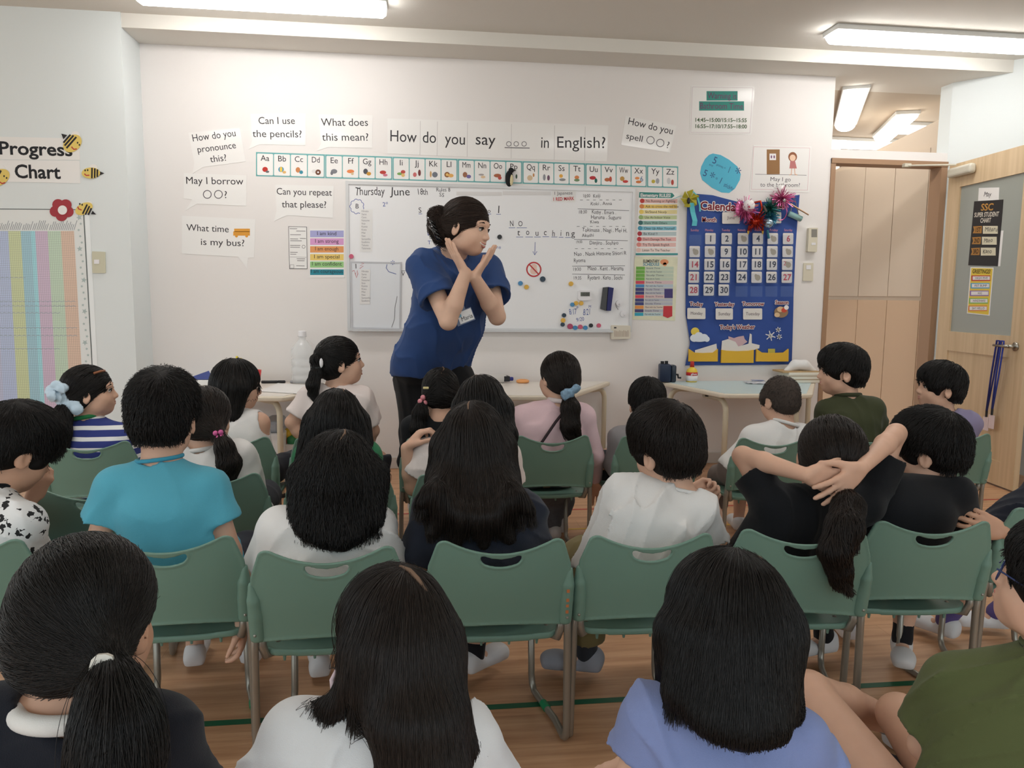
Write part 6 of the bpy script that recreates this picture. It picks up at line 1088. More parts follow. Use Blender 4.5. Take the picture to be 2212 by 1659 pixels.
k = 'black_girl'; y = CY(k); hdL = dict(d=(.9, .05, -.22), n=(.12, .95, .05), sg=1, curl=(.12, .1, .12, .15), spread=.22, s=.86, thumb=(.5, .8, .2)); hdR = dict(d=(-.62, -.06, -.5), n=(-.1, .95, .1), sg=-1, curl=(.15, .12, .12, .15), spread=.28, s=.86, thumb=(.6, .5, .3))
S = seated(c3[k], (1788, 985, y + .15, 8, -14, 8), sh=((1668, 1090), (1868, 1090)), shY=(y + .12, y + .14), sc=.97, elL=PY(1604, 985, y + .22), wrL=PY(1742, 1026, y + .015), elR=PY(1936, 936, y + .22), wrR=PY(1862, 1010, y + .00), handL=hdL, handR=hdR, anL=PY(1778, 1398, 2.17), toeL=(-.5, -.1, 0), knL=PY(1770, 1270, 2.15)); S['anL'][2] = .085
t, body = make_person('girl in black holding both hands clasped behind her head, with a ponytail', S, SKIN, vox=.0042, face=False); o = shirt_obj(t, S, BLACK, .62, seed=61, vox=.005, A=.006); trousers_obj(t, S, BLACK, .5, 'shorts'); shoes_obj(t, S, SHW, BLK_SOCK, .09)
tie = PY(1822, 1058, y + .02); tl = [tie, PY(1832, 1095, y - .03), PY(1824, 1140, y - .085), PY(1803, 1190, y - .105), PY(1814, 1232, y - .105), PY(1832, 1264, y - .10)]; pony(t, S['H'], tie, tl, [.018, .036, .040, .034, .026, .008], 2800, .12, 61, HAIRB, HAIRMB, rad=.0005, nt=2000, wisps=.16, Lt=.10, thick=1.3)
k = 'black_boy'; y = CY(k); S = seated(c3[k], (2008, 972, y + .19, -38, 4, -4), sh=((1908, 1068), (2066, 1066)), shY=(y + .15, y + .12), sc=.95, elL=PY(1886, 1190, y + .16), elR=PY(2088, 1190, y + .18), anL=PY(1948, 1392, 2.12), toeL=(-.3, -.5, 0), knL=PY(1960, 1260, 2.14)); S['anL'][2] = .09
t, body = make_person('boy in a black tee shirt looking left, second from the right edge', S, SKIN, vox=.005); shirt_obj(t, S, BLACK, .8, seed=71, vox=.005, A=.006, collar=BLACK, cr=.006); trousers_obj(t, S, BLACK, .5, 'shorts'); shoes_obj(t, S, SHW, BLK_SOCK, .11); short_hair(t, S['H'], 3400, .016, seed=71, L=.06, rad=.00045, lift=.010, thick=1.2)
k = 'hidden'; y = CY(k); S = seated(c3[k], (2330, 950, y + .2, -10, 0, 0), sc=.97, elL=PY(2210, 1215, y + .10), wrL=PY(2168, 1148, y - .03), handL=dict(d=(-.85, .1, .35), n=(.1, .9, -.2), sg=1, curl=(.35, .35, .4, .4), spread=.1, s=.86, thumb=(.5, .75, .25)), anL=PY(2042, 1352, 2.26), toeL=(-.4, .75, 0), knL=PY(2130, 1230, 2.2), anR=PY(2150, 1345, 2.3), toeR=(-.8, .2, 0), knR=PY(2250, 1230, 2.22)); S['anL'][2] = .075; S['anR'][2] = .075
t, body = make_person('child at the right edge mostly hidden, one hand resting on a chair back, purple socks', S, SKIND, vox=.0045, face=False); shirt_obj(t, S, NAVY, .9, seed=81); trousers_obj(t, S, DKB, .5, 'shorts'); shoes_obj(t, S, SHW, PUR, .10); short_hair(t, S['H'], 600, .012, seed=81)
# ---------------- third row
k = 'pink_tie'; y = CY(k); S = seated(c3[k], (447, 905, y + .18, 4, 8, 0), sh=((388, 985), (520, 985)), shY=y + .14, sc=.95); t, body = make_person('girl in white with a low ponytail held by pink beads', S, SKIN, face=False); shirt_obj(t, S, WH, .7, seed=91, collar=WH); trousers_obj(t, S, DKB, .5, 'shorts'); shoes_obj(t, S)
tie = PY(474, 938, y + .07); o, F = pony(t, S['H'], tie, [tie, PY(484, 965, y + .05), PY(495, 1000, y + .045), PY(494, 1030, y + .04)], [.014, .028, .034, .022], 1300, .12, 91, HAIRB, HAIRMB, rad=.0008, nt=700)
b = MB()
for dx, dz in ((-.009, .006), (.008, .009), (0, -.008), (.010, -.005)): b.ball(tie + np.array([dx, -.014, dz]), .009, 10)
link('hair_tie', b, mat('pink beads', (214, 100, 160), rough=.25), t, smooth=True)
k = 'green'; y = CY(k); S = seated(c3[k], (728, 912, y + .18, 0, 10, 0), sh=((668, 985), (790, 985)), shY=y + .14, sc=.95, girth=1.08); t, body = make_person('girl in a green shirt with thick shoulder length hair, behind the wavy haired girl', S, SKIN, face=False); shirt_obj(t, S, fab('green cotton', (52, 122, 84)), .8, seed=101); trousers_obj(t, S, DKB, .5, 'shorts'); shoes_obj(t, S); H = S['H']; F = hair_cap(H, 'long', 1.3)
for x, dx in ((-.075, -.03), (-.04, -.015), (0, 0), (.04, .015), (.075, .03)): F.cap(H.p(x, -.02 - .04*(1 - abs(x)/.08), .0), H.p(x*1.05 + dx, -.05 - .03*(1 - abs(x)/.08), -.13), .044, .030, .03)
o = hair_obj(t, F, flow_crown(H, .012, -.02, .11, .5), 1700, .14, .006, HAIR, HAIRM, .0009, .002, seed=101, steps=10, jit=.08, zmin=PY(728, 1010, CY(k) + .1)[2]); parting(H, F, o, [(.016, -.01, .116), (.022, -.03, .112), (.026, -.05, .104)], .003)
k = 'long'; y = CY(k); S = seated(c3[k], (1040, 882, y + .20, 12, 10, 0), sh=((925, 985), (1090, 985)), shY=y + .15, sc=.97, elL=PY(893, 1052, y + .16), wrL=PY(878, 968, y + .13), handL=dict(d=(.55, .1, .62), n=(.72, .1, -.6), sg=-1, curl=(.75, .8, .85, .9), s=.84, thumb=(.5, .7, .4)), girth=1.05, armr=1.1)
t, body = make_person('girl in a pale tee touching her own shoulder with a bent arm', S, SKIN, vox=.0048, face=False); shirt_obj(t, S, fab('pale cotton', (228, 218, 214)), .62, seed=111, sl_r=(.054, .062)); trousers_obj(t, S, DKB, .5, 'shorts'); shoes_obj(t, S); H = S['H']; F = hair_cap(H, 'long', 1.2)
for x, xb, yb in ((-.06, 985, 1010), (-.02, 1020, 1050), (.02, 1055, 1055), (.06, 1082, 1050), (.078, 1094, 1000)): F.chain([H.p(x, -.03 - .035*(1 - abs(x)/.08), .0), H.p(x, -.05, -.07), PY(xb, yb - 60, y + .10), PY(xb, yb, y + .07)], [.040, .038, .030, .014], .03)
o = hair_obj(t, F, flow_crown(H, -.02, -.02, .11, .5), 1700, .2, .006, HAIR, HAIRM, .0008, .002, seed=111, steps=12, jit=.06, zmin=PY(1040, 1052, CY(k) + .08)[2]); parting(H, F, o, [(-.016, -.02, .115), (-.022, -.04, .11), (-.03, -.055, .10)], .003)
# ---------------- front row
def stripes_mat():
    m = bpy.data.materials.new('striped knit'); m.use_nodes = True; n = m.node_tree.nodes; L = m.node_tree.links; t_ = n.new('ShaderNodeTexCoord'); sp = n.new('ShaderNodeSeparateXYZ'); L.new(t_.outputs['Object'], sp.inputs[0]); mm = n.new('ShaderNodeMath'); mm.operation = 'MULTIPLY'; mm.inputs[1].default_value = 1/.040; L.new(sp.outputs['Z'], mm.inputs[0]); fr = n.new('ShaderNodeMath'); fr.operation = 'FRACT'; L.new(mm.outputs[0], fr.inputs[0]); cr = n.new('ShaderNodeValToRGB'); cr.color_ramp.interpolation = 'CONSTANT'; cr.color_ramp.elements[0].color = rgb(44, 56, 124); cr.color_ramp.elements[1].position = .62; cr.color_ramp.elements[1].color = rgb(228, 228, 228); L.new(fr.outputs[0], cr.inputs[0]); L.new(cr.outputs[0], n['Principled BSDF'].inputs['Base Color']); n['Principled BSDF'].inputs['Roughness'].default_value = .9; return m
k = 'stripe'; y = CY(k); S = seated(c3[k], (196, 847, y + .18, 76, -4, 0), sh=((146, 940), (268, 944)), shY=y + .14, sc=.95, bodyyaw=10); t, body = make_person('girl in a blue and white striped top with a pale blue scrunchie, in profile', S, SKIN, vox=.005); shirt_obj(t, S, stripes_mat(), 'long', 'striped_top', seed=121, A=.003, collar=fab('green rib', (40, 120, 70)), cr=.009); trousers_obj(t, S, DKB); shoes_obj(t, S)
tie = PY(143, 868, y + .13); pony(t, S['H'], tie, [tie, PY(132, 900, y + .09), PY(130, 935, y + .06), PY(140, 966, y + .05)], [.02, .036, .038, .014], 1300, .12, 121, nt=800, rad=.0008)
F = Field()
for kx, (x, yy) in enumerate(((112, 842), (122, 832), (136, 838), (150, 855), (160, 872), (166, 885), (150, 880), (132, 858), (116, 856), (140, 868))): F.ell(PY(x, yy, y + .12 - .012*(kx % 3)), np.array([.026, .024, .022]), None, .012)
F.disp = folds(5, .006, 90); sc_ = F.obj('scrunchie', .004, mat('pale blue satin', (186, 208, 224), rough=.45, sheen=.3), t, 1); link('hair_clip', MB().tube([S['H'].p(.06, .03, .085), S['H'].p(.035, .055, .09), S['H'].p(.01, .065, .088)], .005, 6), mat('brown clip', (150, 98, 70), rough=.3), t)
k = 'tank'; y = CY(k); S = seated(c3[k], (514, 833, y + .20, 70, 6, 0), sh=((456, 905), (562, 912)), shY=(y + .20, y + .14), sc=.95, bodyyaw=25, elR=PY(566, 985, y + .17)); t, body = make_person('girl in a white sleeveless top with a black bob, at the left table', S, SKIN, vox=.0055); shirt_obj(t, S, WH, 0, 'tank_top', seed=131, g=.009, A=.003, neck=.06); trousers_obj(t, S, DKB); shoes_obj(t, S); H = S['H']; F = hair_cap(H, 'long', 1.2, bangs=.022)
for (x, yy) in ((-.07, .0), (-.06, -.04), (-.02, -.07), (.02, -.07), (.06, -.045), (.075, .0)): F.cap(H.p(x, yy, .0), H.p(x*1.05, yy - .012, -.135), .036, .022, .03)
hair_obj(t, F, flow_crown(H, 0, -.02, .11, .5), 1700, .14, .0055, HAIR, HAIRM, .0009, .0012, seed=131, steps=10, jit=.04, zmin=PY(500, 912, CY(k) + .15)[2])
k = 'stand'; y = CY(k); S = seated(c3[k], (736, 782, y + .22, 78, -6, 0), sh=((672, 858), (782, 862)), shY=(y + .2, y + .18), sc=.95, bodyyaw=15, elL=PY(630, 912, y + .18), wrL=PY(668, 962, y + .2), elR=PY(806, 930, y + .22), wrR=PY(780, 985, y + .26)); t, body = make_person('girl in a pale pink tee with a banded bubble ponytail, hands at her hips', S, SKIN, vox=.005, open_=.006)
shirt_obj(t, S, fab('pale pink cotton', (230, 218, 214)), .75, seed=141, A=.005); trousers_obj(t, S, DKB); shoes_obj(t, S); H = S['H']; tie = PY(690, 762, y + .16); tl = [tie, PY(684, 776, y + .15), PY(686, 794, y + .14), PY(682, 806, y + .14), PY(676, 830, y + .13), PY(682, 862, y + .125)]; o, F = pony(t, H, tie, tl, [.010, .022, .010, .019, .022, .006], 1300, .12, 141, bangs=.022, nt=600, rad=.0008)
for i, (q, c) in enumerate(((0, (222, 216, 190)), (2, (190, 210, 214)), (3, (206, 120, 120)))): link('hair_tie', MB().tube([tl[q] + .013*np.array([math.cos(a), math.sin(a), 0]) for a in np.linspace(0, 6.283, 13)[:-1]], .004, 6, closed=True), mat('band %d' % i, c, rough=.5), t)
link('hair_clip', MB().ball(PY(694, 784, y + .11), (.008, .006, .02), 10), mat('white plastic', (236, 234, 236)), t, smooth=True)
k = 'pig'; y = CY(k); S = seated(c3[k], (952, 850, y + .18, 6, 14, 0), sh=((892, 922), (1004, 922)), shY=y + .14, sc=.93); t, body = make_person('girl in black with pigtails and a pink bobble, in front of the teacher', S, SKIN, face=False); shirt_obj(t, S, BLACK, 'long', seed=151); trousers_obj(t, S, fab('checked cloth', (60, 58, 58), var=.5, vscale=120)); shoes_obj(t, S); H = S['H']; F = hair_cap(H, 'long', .9)
tie = PY(914, 864, y + .12); tr = PY(998, 866, y + .16); tl = [tie, PY(908, 892, y + .10), PY(902, 925, y + .09), PY(912, 950, y + .09)]; o = hair_obj(t, F, lambda P, a=tie, c=tr, H=H: np.where((((P - H.c) @ H.R[:, 0]) < 0)[:, None], a - P, c - P), 1400, .10, .0055, HAIR, HAIRM, .0008, .002, seed=151, jit=.10)
T = Field(); T.chain(tl, [.016, .03, .03, .010], .015).chain([tr, PY(1006, 895, y + .14), PY(1004, 930, y + .13)], [.014, .028, .012], .015); v, f = T.verts(.0055); o2 = link('pigtail', mesh_np('pigtail', relax(v, f, 1), f), HAIRM, o); strands(T, v, 900, .1, lambda P: np.tile(DOWN, (len(P), 1)), HAIR, o2, rad=.0008, jit=.22); parting(H, F, o, [(.012, .03, .115), (.02, .0, .116), (.008, -.03, .112), (.016, -.06, .098), (.006, -.085, .07)], .0045)
b = MB()
for dx, dz in ((0, .012), (-.012, -.004), (.008, -.010)): b.ball(tie + np.array([dx, -.014, dz]), .012, 10)
link('hair_tie', b, mat('pink bobble', (222, 140, 150), rough=.3), t, smooth=True); link('hair_clip', MB().rbox((-.012, -.004, -.005), (.012, .004, .005), .003, o=PY(920, 838, y + .08)), mat('cream clip', (222, 206, 150), rough=.3), t)
k = 'pink'; y = CY(k); S = seated(c3[k], (1206, 815, y + .18, -26, 2, 3), sh=((1128, 900), (1262, 900)), shY=y + .14, sc=.97, elR=PY(1285, 985, y + .14), wrR=PY(1286, 1040, y + .22), knL=PY(1190, 1080, y + .36), anL=PY(1195, 1165, y + .34), knR=PY(1215, 1080, y + .36)); t, body = make_person('girl in a pale pink sweatshirt with a low ponytail and blue bow', S, SKIN, vox=.0055); shirt_obj(t, S, fab('pink fleece', (226, 196, 202)), 'long', 'sweatshirt', seed=161, A=.006, collar=fab('pink rib', (228, 214, 212)), cr=.011); trousers_obj(t, S, JEAN, .85); shoes_obj(t, S, SHW, WH, .05)
tie = PY(1228, 850, y + .09); pony(t, S['H'], tie, [tie, PY(1232, 880, y + .055), PY(1232, 920, y + .04), PY(1250, 948, y + .035)], [.018, .036, .038, .012], 1400, .12, 161, HAIRB, HAIRMB, nt=900, rad=.0008)
F = Field()
for x, yy in ((1218, 850), (1228, 846), (1240, 842), (1246, 838), (1222, 858), (1230, 854)): F.ell(PY(x, yy, y + .055), (.018, .015, .016), None, .01)
F.disp = folds(8, .004, 110); F.obj('scrunchie', .004, mat('blue striped cloth', (126, 156, 180), rough=.7, var=.3, vscale=90), t, 1); link('bag_strap', MB().tube([PY(1166, 962, y + .02), PY(1200, 912, y + .045), PY(1225, 880, y + .07)], .006, 6), mat('dark strap', (44, 32, 38), rough=.7), t)
k = 'grey'; y = CY(k); S = seated(c3[k], (1398, 874, y + .22, 15, 12, 0), sh=((1338, 945), (1452, 945)), shY=y + .17, sc=.95, elL=PY(1322, 1000, y + .18)); t, body = make_person('boy in a grey shirt, half hidden behind the boy in white', S, SKIN, face=False); shirt_obj(t, S, fab('grey cotton', (142, 138, 140)), 'long', seed=171, A=.007); trousers_obj(t, S, DKB); shoes_obj(t, S); short_hair(t, S['H'], 1300, .010, seed=171, L=.04, rad=.0008, lift=.004)
k = 'buzz'; y = CY(k); S = seated(c3[k], (1684, 864, y + .18, -14, 8, 0), sh=((1628, 945), (1740, 945)), shY=y + .14, sc=.95, knL=PY(1556, 1030, y + .30), pd=.16); t, body = make_person('boy with closely cropped hair in a white tee shirt', S, SKIN, vox=.0055); shirt_obj(t, S, WH, .7, seed=181, collar=WH); trousers_obj(t, S, fab('taupe cloth', (120, 108, 102)), .8); shoes_obj(t, S); F = hair_cap(S['H'], 'buzz', .35); hair_obj(t, F, flow_crown(S['H'], down=.2), 2600, .006, .0055, hair_mat('cropped hair', (.03, .024, .02)), mat('cropped scalp', (62, 52, 46), rough=.8), .0007, .0003, seed=181, steps=2, lift=.003)
k = 'sweater'; y = CY(k); S = seated(c3[k], (1818, 803, y + .22, -70, 0, 0), sh=((1786, 888), (1888, 884)), shY=(y + .22, y + .14), sc=1.0, bodyyaw=-30, elL=PY(1770, 950, y + .26), elR=PY(1905, 950, y + .16)); t, body = make_person('boy in a dark green sweater seen from the side, beside the doorway', S, SKIN, vox=.005); shirt_obj(t, S, fab('dark green knit', (62, 66, 44)), 'long', 'sweater', seed=191, A=.006, collar=fab('dark green rib', (58, 62, 42)), cr=.010); trousers_obj(t, S, DKB); shoes_obj(t, S); short_hair(t, S['H'], 1600, .010, .012, seed=191, L=.05, rad=.0008, lift=.005, thick=1.2)
k = 'lilac'; y = CY(k); S = seated(c3[k], (2030, 838, y + .20, -76, -4, 0), sh=((1992, 920), (2094, 912)), shY=(y + .22, y + .13), sc=.97, bodyyaw=-30); t, body = make_person('boy in a lilac shirt seen from the side, in front of the open door', S, SKIN, vox=.005); shirt_obj(t, S, fab('lilac cotton', (140, 132, 162)), .85, seed=201, A=.005); trousers_obj(t, S, DKB); shoes_obj(t, S); short_hair(t, S['H'], 1600, .010, .004, seed=201, L=.05, rad=.0008, lift=.005, thick=1.2)
# ---------------- children sitting on the floor nearest the camera
class Spot:
    def __init__(s, x, y): s.location = (x, y, 0)
def floor_seat(x, y, head, sh, shY, **k):
    a = dict(pz=.10, pd=0, legr=.95); a.update(k)
    P = np.array([x, y, .1]); d = dict(knL=P + [-.24, .16, .02], knR=P + [.24, .16, .02], anL=P + [.04, .26, -.03], anR=P + [-.04, .22, -.03], toeL=(1, .2, 0), toeR=(-1, .2, 0))
    for q in d: a.setdefault(q, d[q])
    return seated(Spot(x, y), head, sh, shY, **a)
S = floor_seat(-.47, .93, (192, 1342, 1.03, 8, 10, 0), ((-2, 1572), (335, 1592)), (.99, .97), sc=.98, elL=PY(-60, 1760, 1.0), elR=PY(430, 1790, 1.0)); t, body = make_person('girl in a navy top with white neckband and clipped ponytail, lower left corner', S, SKIND, vox=.0055, face=False)
shirt_obj(t, S, fab('navy knit', (24, 27, 36)), .8, 'navy_top', seed=301, vox=.005, A=.005, collar=fab('white rib', (222, 220, 216)), cr=.0125, neck=.060)
tie = PY(238, 1428, .925); tl = [tie, PY(244, 1490, .895), PY(252, 1560, .88), PY(250, 1640, .87), PY(245, 1740, .87)]; o, F = pony(t, S['H'], tie, tl, [.016, .032, .044, .046, .04], 7000, .14, 301, nt=4500, rad=.00033, Lt=.2, wisps=.07, vox=.0045, thick=.8)
pl = Plane(tie + np.array([.0, -.024, .006]), (1, .1, .1), (.1, -1, .25)); b = MB(); b.poly(pl, [(-.013, -.013), (.015, -.010), (.0155, .002), (.012, .010), (.006, .014), (-.004, .015), (-.010, .010), (-.013, .0)], -.004, .004); hcl = link('hair_clip', b, mat('white hair clip', (228, 224, 214), rough=.3), t); b = MB()
for a_, c_ in ((-.007, -.005), (.001, -.0045), (.008, -.004)): b.poly(pl, [(a_ - .0015, c_ - .0015), (a_ + .0015, c_ - .0015), (a_ + .0015, c_ + .0015), (a_ - .0015, c_ + .0015)], .004, .0048)
link('clip_dots', b, INK, hcl); link('hair_tie', MB().tube([tie + .019*np.array([math.cos(a), .3*math.sin(a), math.sin(a)*.4]) + [0, -.004, -.006] for a in np.linspace(0, 6.283, 15)[:-1]], .006, 6, closed=True), mat('black elastic', (24, 24, 28), rough=.8), t)
S = floor_seat(-.19, 1.04, (846, 1378, 1.12, -24, 8, 2), ((640, 1588), (1010, 1608)), (1.08, 1.06), sc=.96, elL=PY(560, 1760, 1.08), elR=PY(1090, 1770, 1.08)); t, body = make_person('girl in a white collared shirt with long straight black hair and a mask, lower middle', S, SKIN, vox=.0055, face=False)
o = shirt_obj(t, S, fab('white shirt cloth', (222, 224, 226), var=.02), .8, 'shirt', seed=311, vox=.005, A=.013, f=24); N, P = S['N'], S['P']; up = nz(N - P); nd = nz(S['H'].p(0, -.022, -.045) - N); up = nz(up*.6 + nd*.6); u = nz(S['shR'] - S['shL']); u = nz(u - up*(u @ up)); Fc = Field(); Rc = np.column_stack([u, np.cross(up, u), up])
for h_, r_ in ((.030, .054), (.020, .058), (.010, .064), (.0, .072)): Fc.tor(N + up*h_, Rc, r_, r_, .006, .008)
Fc.disp = folds(9, .003, 60); Fc.obj('collar', .004, fab('white shirt cloth', (222, 224, 226)), o, 1)
H = S['H']; F = hair_cap(H, 'long', .8)
for x, yy, xb, yb, Yb, r0, r1 in ((-.062, -.03, 764, 1462, 1.05, .022, .014), (-.052, -.05, 792, 1492, 1.03, .032, .020), (-.03, -.075, 848, 1535, 1.01, .040, .028), (.01, -.08, 880, 1560, .995, .042, .040), (.045, -.06, 925, 1560, 1.0, .040, .040), (.07, -.02, 950, 1530, 1.04, .034, .034)): F.cap(H.p(x, yy, .0), PY(xb, yb, Yb), r0, r1, .03)
F.chain([PY(865, 1560, 1.0), PY(886, 1660, .985), PY(892, 1760, .98)], [.036, .036, .034], .03).chain([PY(930, 1560, 1.0), PY(945, 1660, .985), PY(955, 1760, .98)], [.036, .036, .034], .03).chain([PY(975, 1540, 1.03), PY(1010, 1610, 1.02), PY(1052, 1635, 1.02)], [.024, .012, .004], .02).chain([PY(760, 1480, 1.05), PY(722, 1522, 1.05), PY(672, 1516, 1.06)], [.016, .012, .003], .02)
F.ell(H.p(-.086, .040, -.045), (.034, .052, .062), H.R, .008, '-'); hr = hair_obj(t, F, flow_crown(H, .02, -.03, .112, .45), 12000, .30, .0045, HAIRB, HAIRMB, .00031, .0012, seed=311, steps=14, jit=.035, lift=.003); parting(H, F, hr, [(.004, -.03, .114), (.012, -.048, .108), (.016, -.066, .098), (.022, -.082, .082)], .0055)
link('mask_loop', MB().tube([H.p(-.080, .016, -.030), H.p(-.098, .0, -.045), H.p(-.098, -.008, -.075), H.p(-.078, .012, -.088), H.p(-.07, .03, -.07)], .0035, 6), mat('pale pink mask', (226, 206, 214), rough=.7), t, smooth=True)
link('mask', MB().ball(H.p(0, .062, -.055), (.058*.96, .045, .045), 16, H.R), mat('pale pink mask', (226, 206, 214)), t, smooth=True)
S = floor_seat(.44, 1.06, (1562, 1345, 1.14, -20, 6, 0), ((1408, 1556), (1722, 1600)), (1.11, 1.08), sc=.98, elL=PY(1352, 1730, 1.12), elR=PY(1790, 1740, 1.12)); t, body = make_person('girl in a light blue tee shirt with a black bob, lower right of centre', S, SKINL, vox=.005, face=True)
shirt_obj(t, S, fab('light blue cotton', (128, 142, 188)), .42, seed=321, vox=.005, A=.012, f=24, sl_r=(.050, .058)); H = S['H']; F = hair_cap(H, 'long', 1.5, bangs=.02)
for x, yy, xb, yb, Yb, r0, r1 in ((-.085, .02, 1452, 1482, 1.14, .030, .022), (-.078, -.03, 1475, 1490, 1.07, .040, .030), (-.04, -.075, 1545, 1540, 1.03, .044, .036), (.0, -.085, 1600, 1560, 1.01, .046, .040), (.045, -.07, 1650, 1555, 1.02, .044, .038), (.078, -.02, 1690, 1530, 1.06, .040, .030)): F.cap(H.p(x, yy, .0), PY(xb, yb, Yb), r0, r1, .03)
hr = hair_obj(t, F, flow_crown(H, .025, -.01, .115, .45), 12000, .24, .0045, HAIR, HAIRM, .00032, .0016, seed=321, steps=12, jit=.05, lift=.005, zmin=PY(1600, 1585, 1.02)[2]); parting(H, F, hr, [(.036, -.02, .114), (.046, -.04, .108), (.052, -.06, .096)], .0035)
S = floor_seat(1.02, 1.12, (2292, 1278, 1.16, -42, -16, 0), ((2062, 1480), (2330, 1470)), (1.24, 1.12), sc=.97, girth=1.05, elL=PY(1996, 1610, 1.26), wrL=PY(2080, 1700, 1.36), elR=PY(2390, 1700, 1.1), knL=PY(1748, 1495, 1.56), anL=PY(1950, 1603, 1.70), toeL=(.9, .25, 0), knR=PY(1942, 1545, 1.52), anR=PY(2100, 1600, 1.75), toeR=(.5, .8, 0), bodyyaw=-35, legr=1.05); S['anL'][2] = max(S['anL'][2], .06)
t, body = make_person('boy in an olive tee shirt with thin blue glasses, cut by the right edge', S, SKIN, vox=.005); shirt_obj(t, S, fab('olive cotton', (86, 94, 58)), .82, seed=331, vox=.005, A=.013, f=24, collar=fab('olive rib', (80, 88, 54)), cr=.007, sl_r=(.052, .064)); trousers_obj(t, S, fab('dark blue denim', (34, 42, 62)), .447, 'shorts', vox=.006, r=(.078, .080, .05)); shoes_obj(t, S, SHW, fab('grey ribbed sock', (140, 138, 136)), .09, 'L')
short_hair(t, S['H'], 5500, .012, .006, seed=331, L=.06, rad=.0004, lift=.005, thick=1.2); H = S['H']; gm = mat('blue glasses frame', (40, 56, 100), rough=.3); b = MB()
for q in (-1, 1): b.tube([H.p(q*.033 + .024*math.cos(a), .100 - .006*abs(q), .002 + .020*math.sin(a)) for a in np.linspace(0, 6.283, 21)[:-1]], .0016, 6, closed=True); b.tube([H.p(q*.057, .099, .008), H.p(q*.078, .05, .006), H.p(q*.080, -.012, -.002)], .0016, 6)
b.tube([H.p(-.010, .101, .006), H.p(.010, .101, .006)], .0014, 6); link('glasses', b, gm, t)
# ================================================================== the teacher
y0 = 3.50; H = Head(PY(1008, 492, y0), math.radians(0) or 120, 10, -3, 1.13); S = dict(H=H, girth=1.40, armr=1.42, legr=1.45, neckr=1.12, belly=np.array([.02, -.02, .0]), bodyf=None)
S['P'] = PY(930, 786, 3.84); S['N'] = PY(972, 560, 3.60); S['shL'], S['shR'] = PY(916, 574, 3.52), PY(1052, 582, 3.72)
S['elL'], S['elR'] = PY(968, 694, 3.38), PY(1074, 684, 3.52); S['wrL'], S['wrR'] = PY(1006, 590, 3.35), PY(1024, 598, 3.37)
S['handL'] = dict(d=(-.50, .10, .86), n=(.80, .25, .45), sg=1, curl=(.05, .04, .05, .08), spread=.10, s=1.0, thumb=(.25, .95, .25)); S['handR'] = dict(d=(.58, .12, .80), n=(-.80, .25, .5), sg=-1, curl=(.05, .04, .05, .08), spread=.10, s=1.0, thumb=(.25, .95, .25))
for q, x in (('L', 893), ('R', 985)): hp = PY(x + (6 if q == 'L' else -6), 820, 3.84); S['hip' + q] = hp; S['kn' + q] = np.array([hp[0] + .01, hp[1] - .03, .46]); S['an' + q] = np.array([hp[0] + .01, hp[1] + .0, .085]); S['toe' + q] = nz((.35, -1, 0))
t, body = make_person('woman teacher in a blue polo shirt leaning forward, hands framing her chin', S, SKINL, vox=.0038, open_=.004, smile=.005)
PB = fab('blue polo cotton', (48, 74, 124)); o = shirt_obj(t, S, PB, .62, 'polo_shirt', g=.016, vox=.005, hem=-.055, level=True, seed=401, A=.009, f=28, neck=.060, sl_r=(.054, .064)); N, P = S['N'], S['P']; nd = nz(H.p(0, -.022, -.045) - N); up = nz(nz(N - P)*.5 + nd*.7); u = nz(S['shR'] - S['shL']); u = nz(u - up*(u @ up)); Fc = Field(); Rc = np.column_stack([u, np.cross(up, u), up])
for h_, r_ in ((.040, .064), (.030, .068), (.018, .076), (.006, .086), (-.006, .098)): Fc.tor(N + up*h_, Rc, r_, r_, .009, .010)
Fc.obj('collar', .004, PB, o, 1); trousers_obj(t, S, fab('black trousers', (22, 22, 24)), .98, vox=.008, r=(.074, .066, .060)); shoes_obj(t, S, SHW)
TH_, TM_ = hair_mat('dark brown hair', (.026, .0155, .0115)), mat('hair mass dark brown', (.020, .0125, .0095), rough=.6, spec=.15); tie = PY(950, 482, y0 + .0); F = hair_cap(H, 'long', .75); F.cap(H.p(0, -.06, 0), tie, .05, .03, .03); hr = hair_obj(t, F, flow_tie(tie, [tie, tie + [-.02, 0, 0]]), 1900, .14, .005, TH_, TM_, .0006, .0012, seed=401, steps=9, jit=.06)
T = Field()
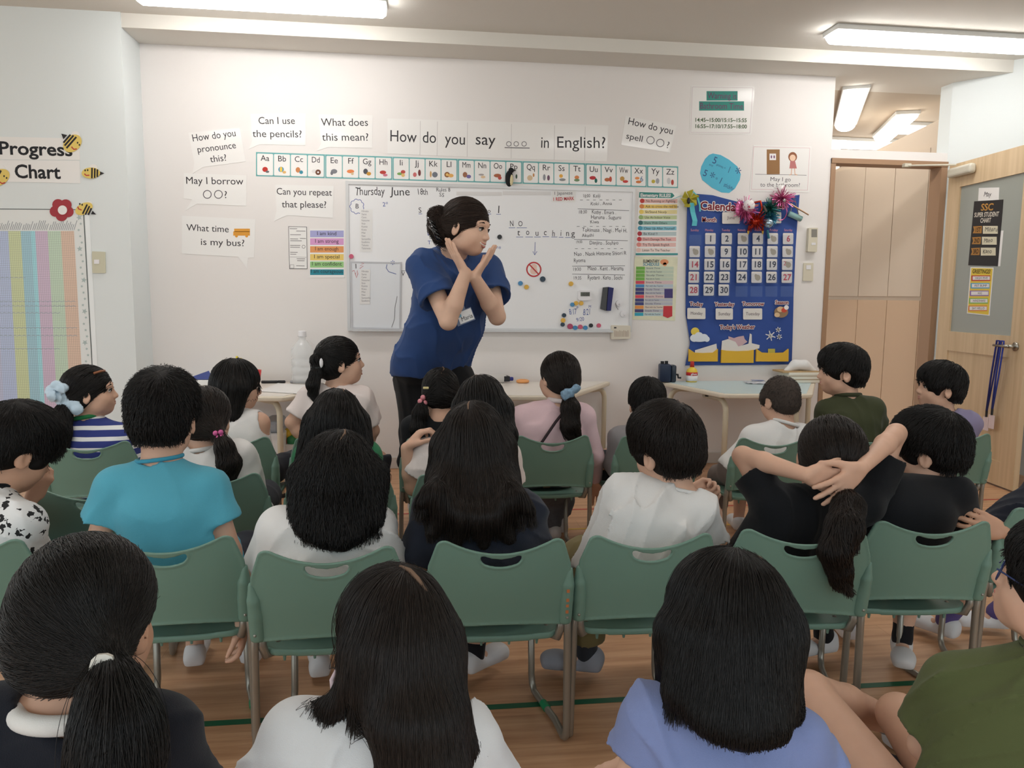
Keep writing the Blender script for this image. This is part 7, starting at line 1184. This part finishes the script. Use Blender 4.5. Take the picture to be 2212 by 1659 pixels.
for x, yy, Yb, r in ((946, 482, 3.5, .036), (940, 464, 3.50, .026), (951, 458, 3.52, .022), (940, 494, 3.49, .030), (949, 512, 3.49, .028), (957, 526, 3.5, .020)): T.ell(PY(x, yy, Yb), (r, r, r), None, .02)
T.disp = folds(12, .006, 80); v, f = T.verts(.005); o2 = link('bun', mesh_np('bun', relax(v, f, 1), f), HAIRMB, hr); cB = PY(942, 480, 3.5); strands(T, v, 800, .07, lambda Q: np.cross(Q - cB, np.array([.3, 1, .2])), TH_, o2, rad=.0008, jit=.5, lift=.012)
b = MB()
for k in range(5): q = PY(930 + k*4, 478 + k*9, 3.455); b.tube([q + [-.012, 0, .016], q + [.0, -.014, 0], q + [.016, -.008, -.010], q + [.022, .01, -.016]], [.004, .0055, .005, .003], 6)
b.tube([PY(928, 488, 3.455), PY(938, 500, 3.44), PY(946, 516, 3.455)], .007, 6); link('hair_claw', b, mat('black glossy plastic', (20, 20, 22), rough=.12, coat=.5), t, smooth=True)
BP = Plane(PY(1003, 684, 3.40), (.88, -.1, .0), (.05, -1, .12)); BP.u = nz((.90, .05, .36)); BP.v = nz((-.36, -.05, .93)); BP.n = nz(np.cross(BP.u, BP.v)); BP.n = BP.n if BP.n[1] < 0 else -BP.n
bd = link('name_badge', MB().poly(BP, [(-.042, -.030), (.042, -.030), (.042, .030), (-.042, .030)], 0, .003), mat('badge sleeve', (70, 84, 120), rough=.2, coat=.5), t); link('badge_card', MB().poly(BP, [(-.028, -.025), (.039, -.025), (.039, .026), (-.028, .026)], .003, .004), mat('badge paper', (226, 224, 224), rough=.25, coat=.4), bd); b = MB(); letter(b, BP, 'Maria', (-.018, -.016), (.036, -.016), .019, .0045); link('lettering', b, INK, bd); link('badge_logo', MB().poly(BP, [(-.026, .004), (-.012, .004), (-.010, .014), (-.016, .022), (-.026, .020)], .004, .0045), paint(120, 170, 200), bd)
link('badge_clip', MB().poly(BP, [(-.006, .03), (.016, .03), (.016, .05), (-.006, .05)], 0, .003), mat('badge sleeve', (70, 84, 120)), bd)
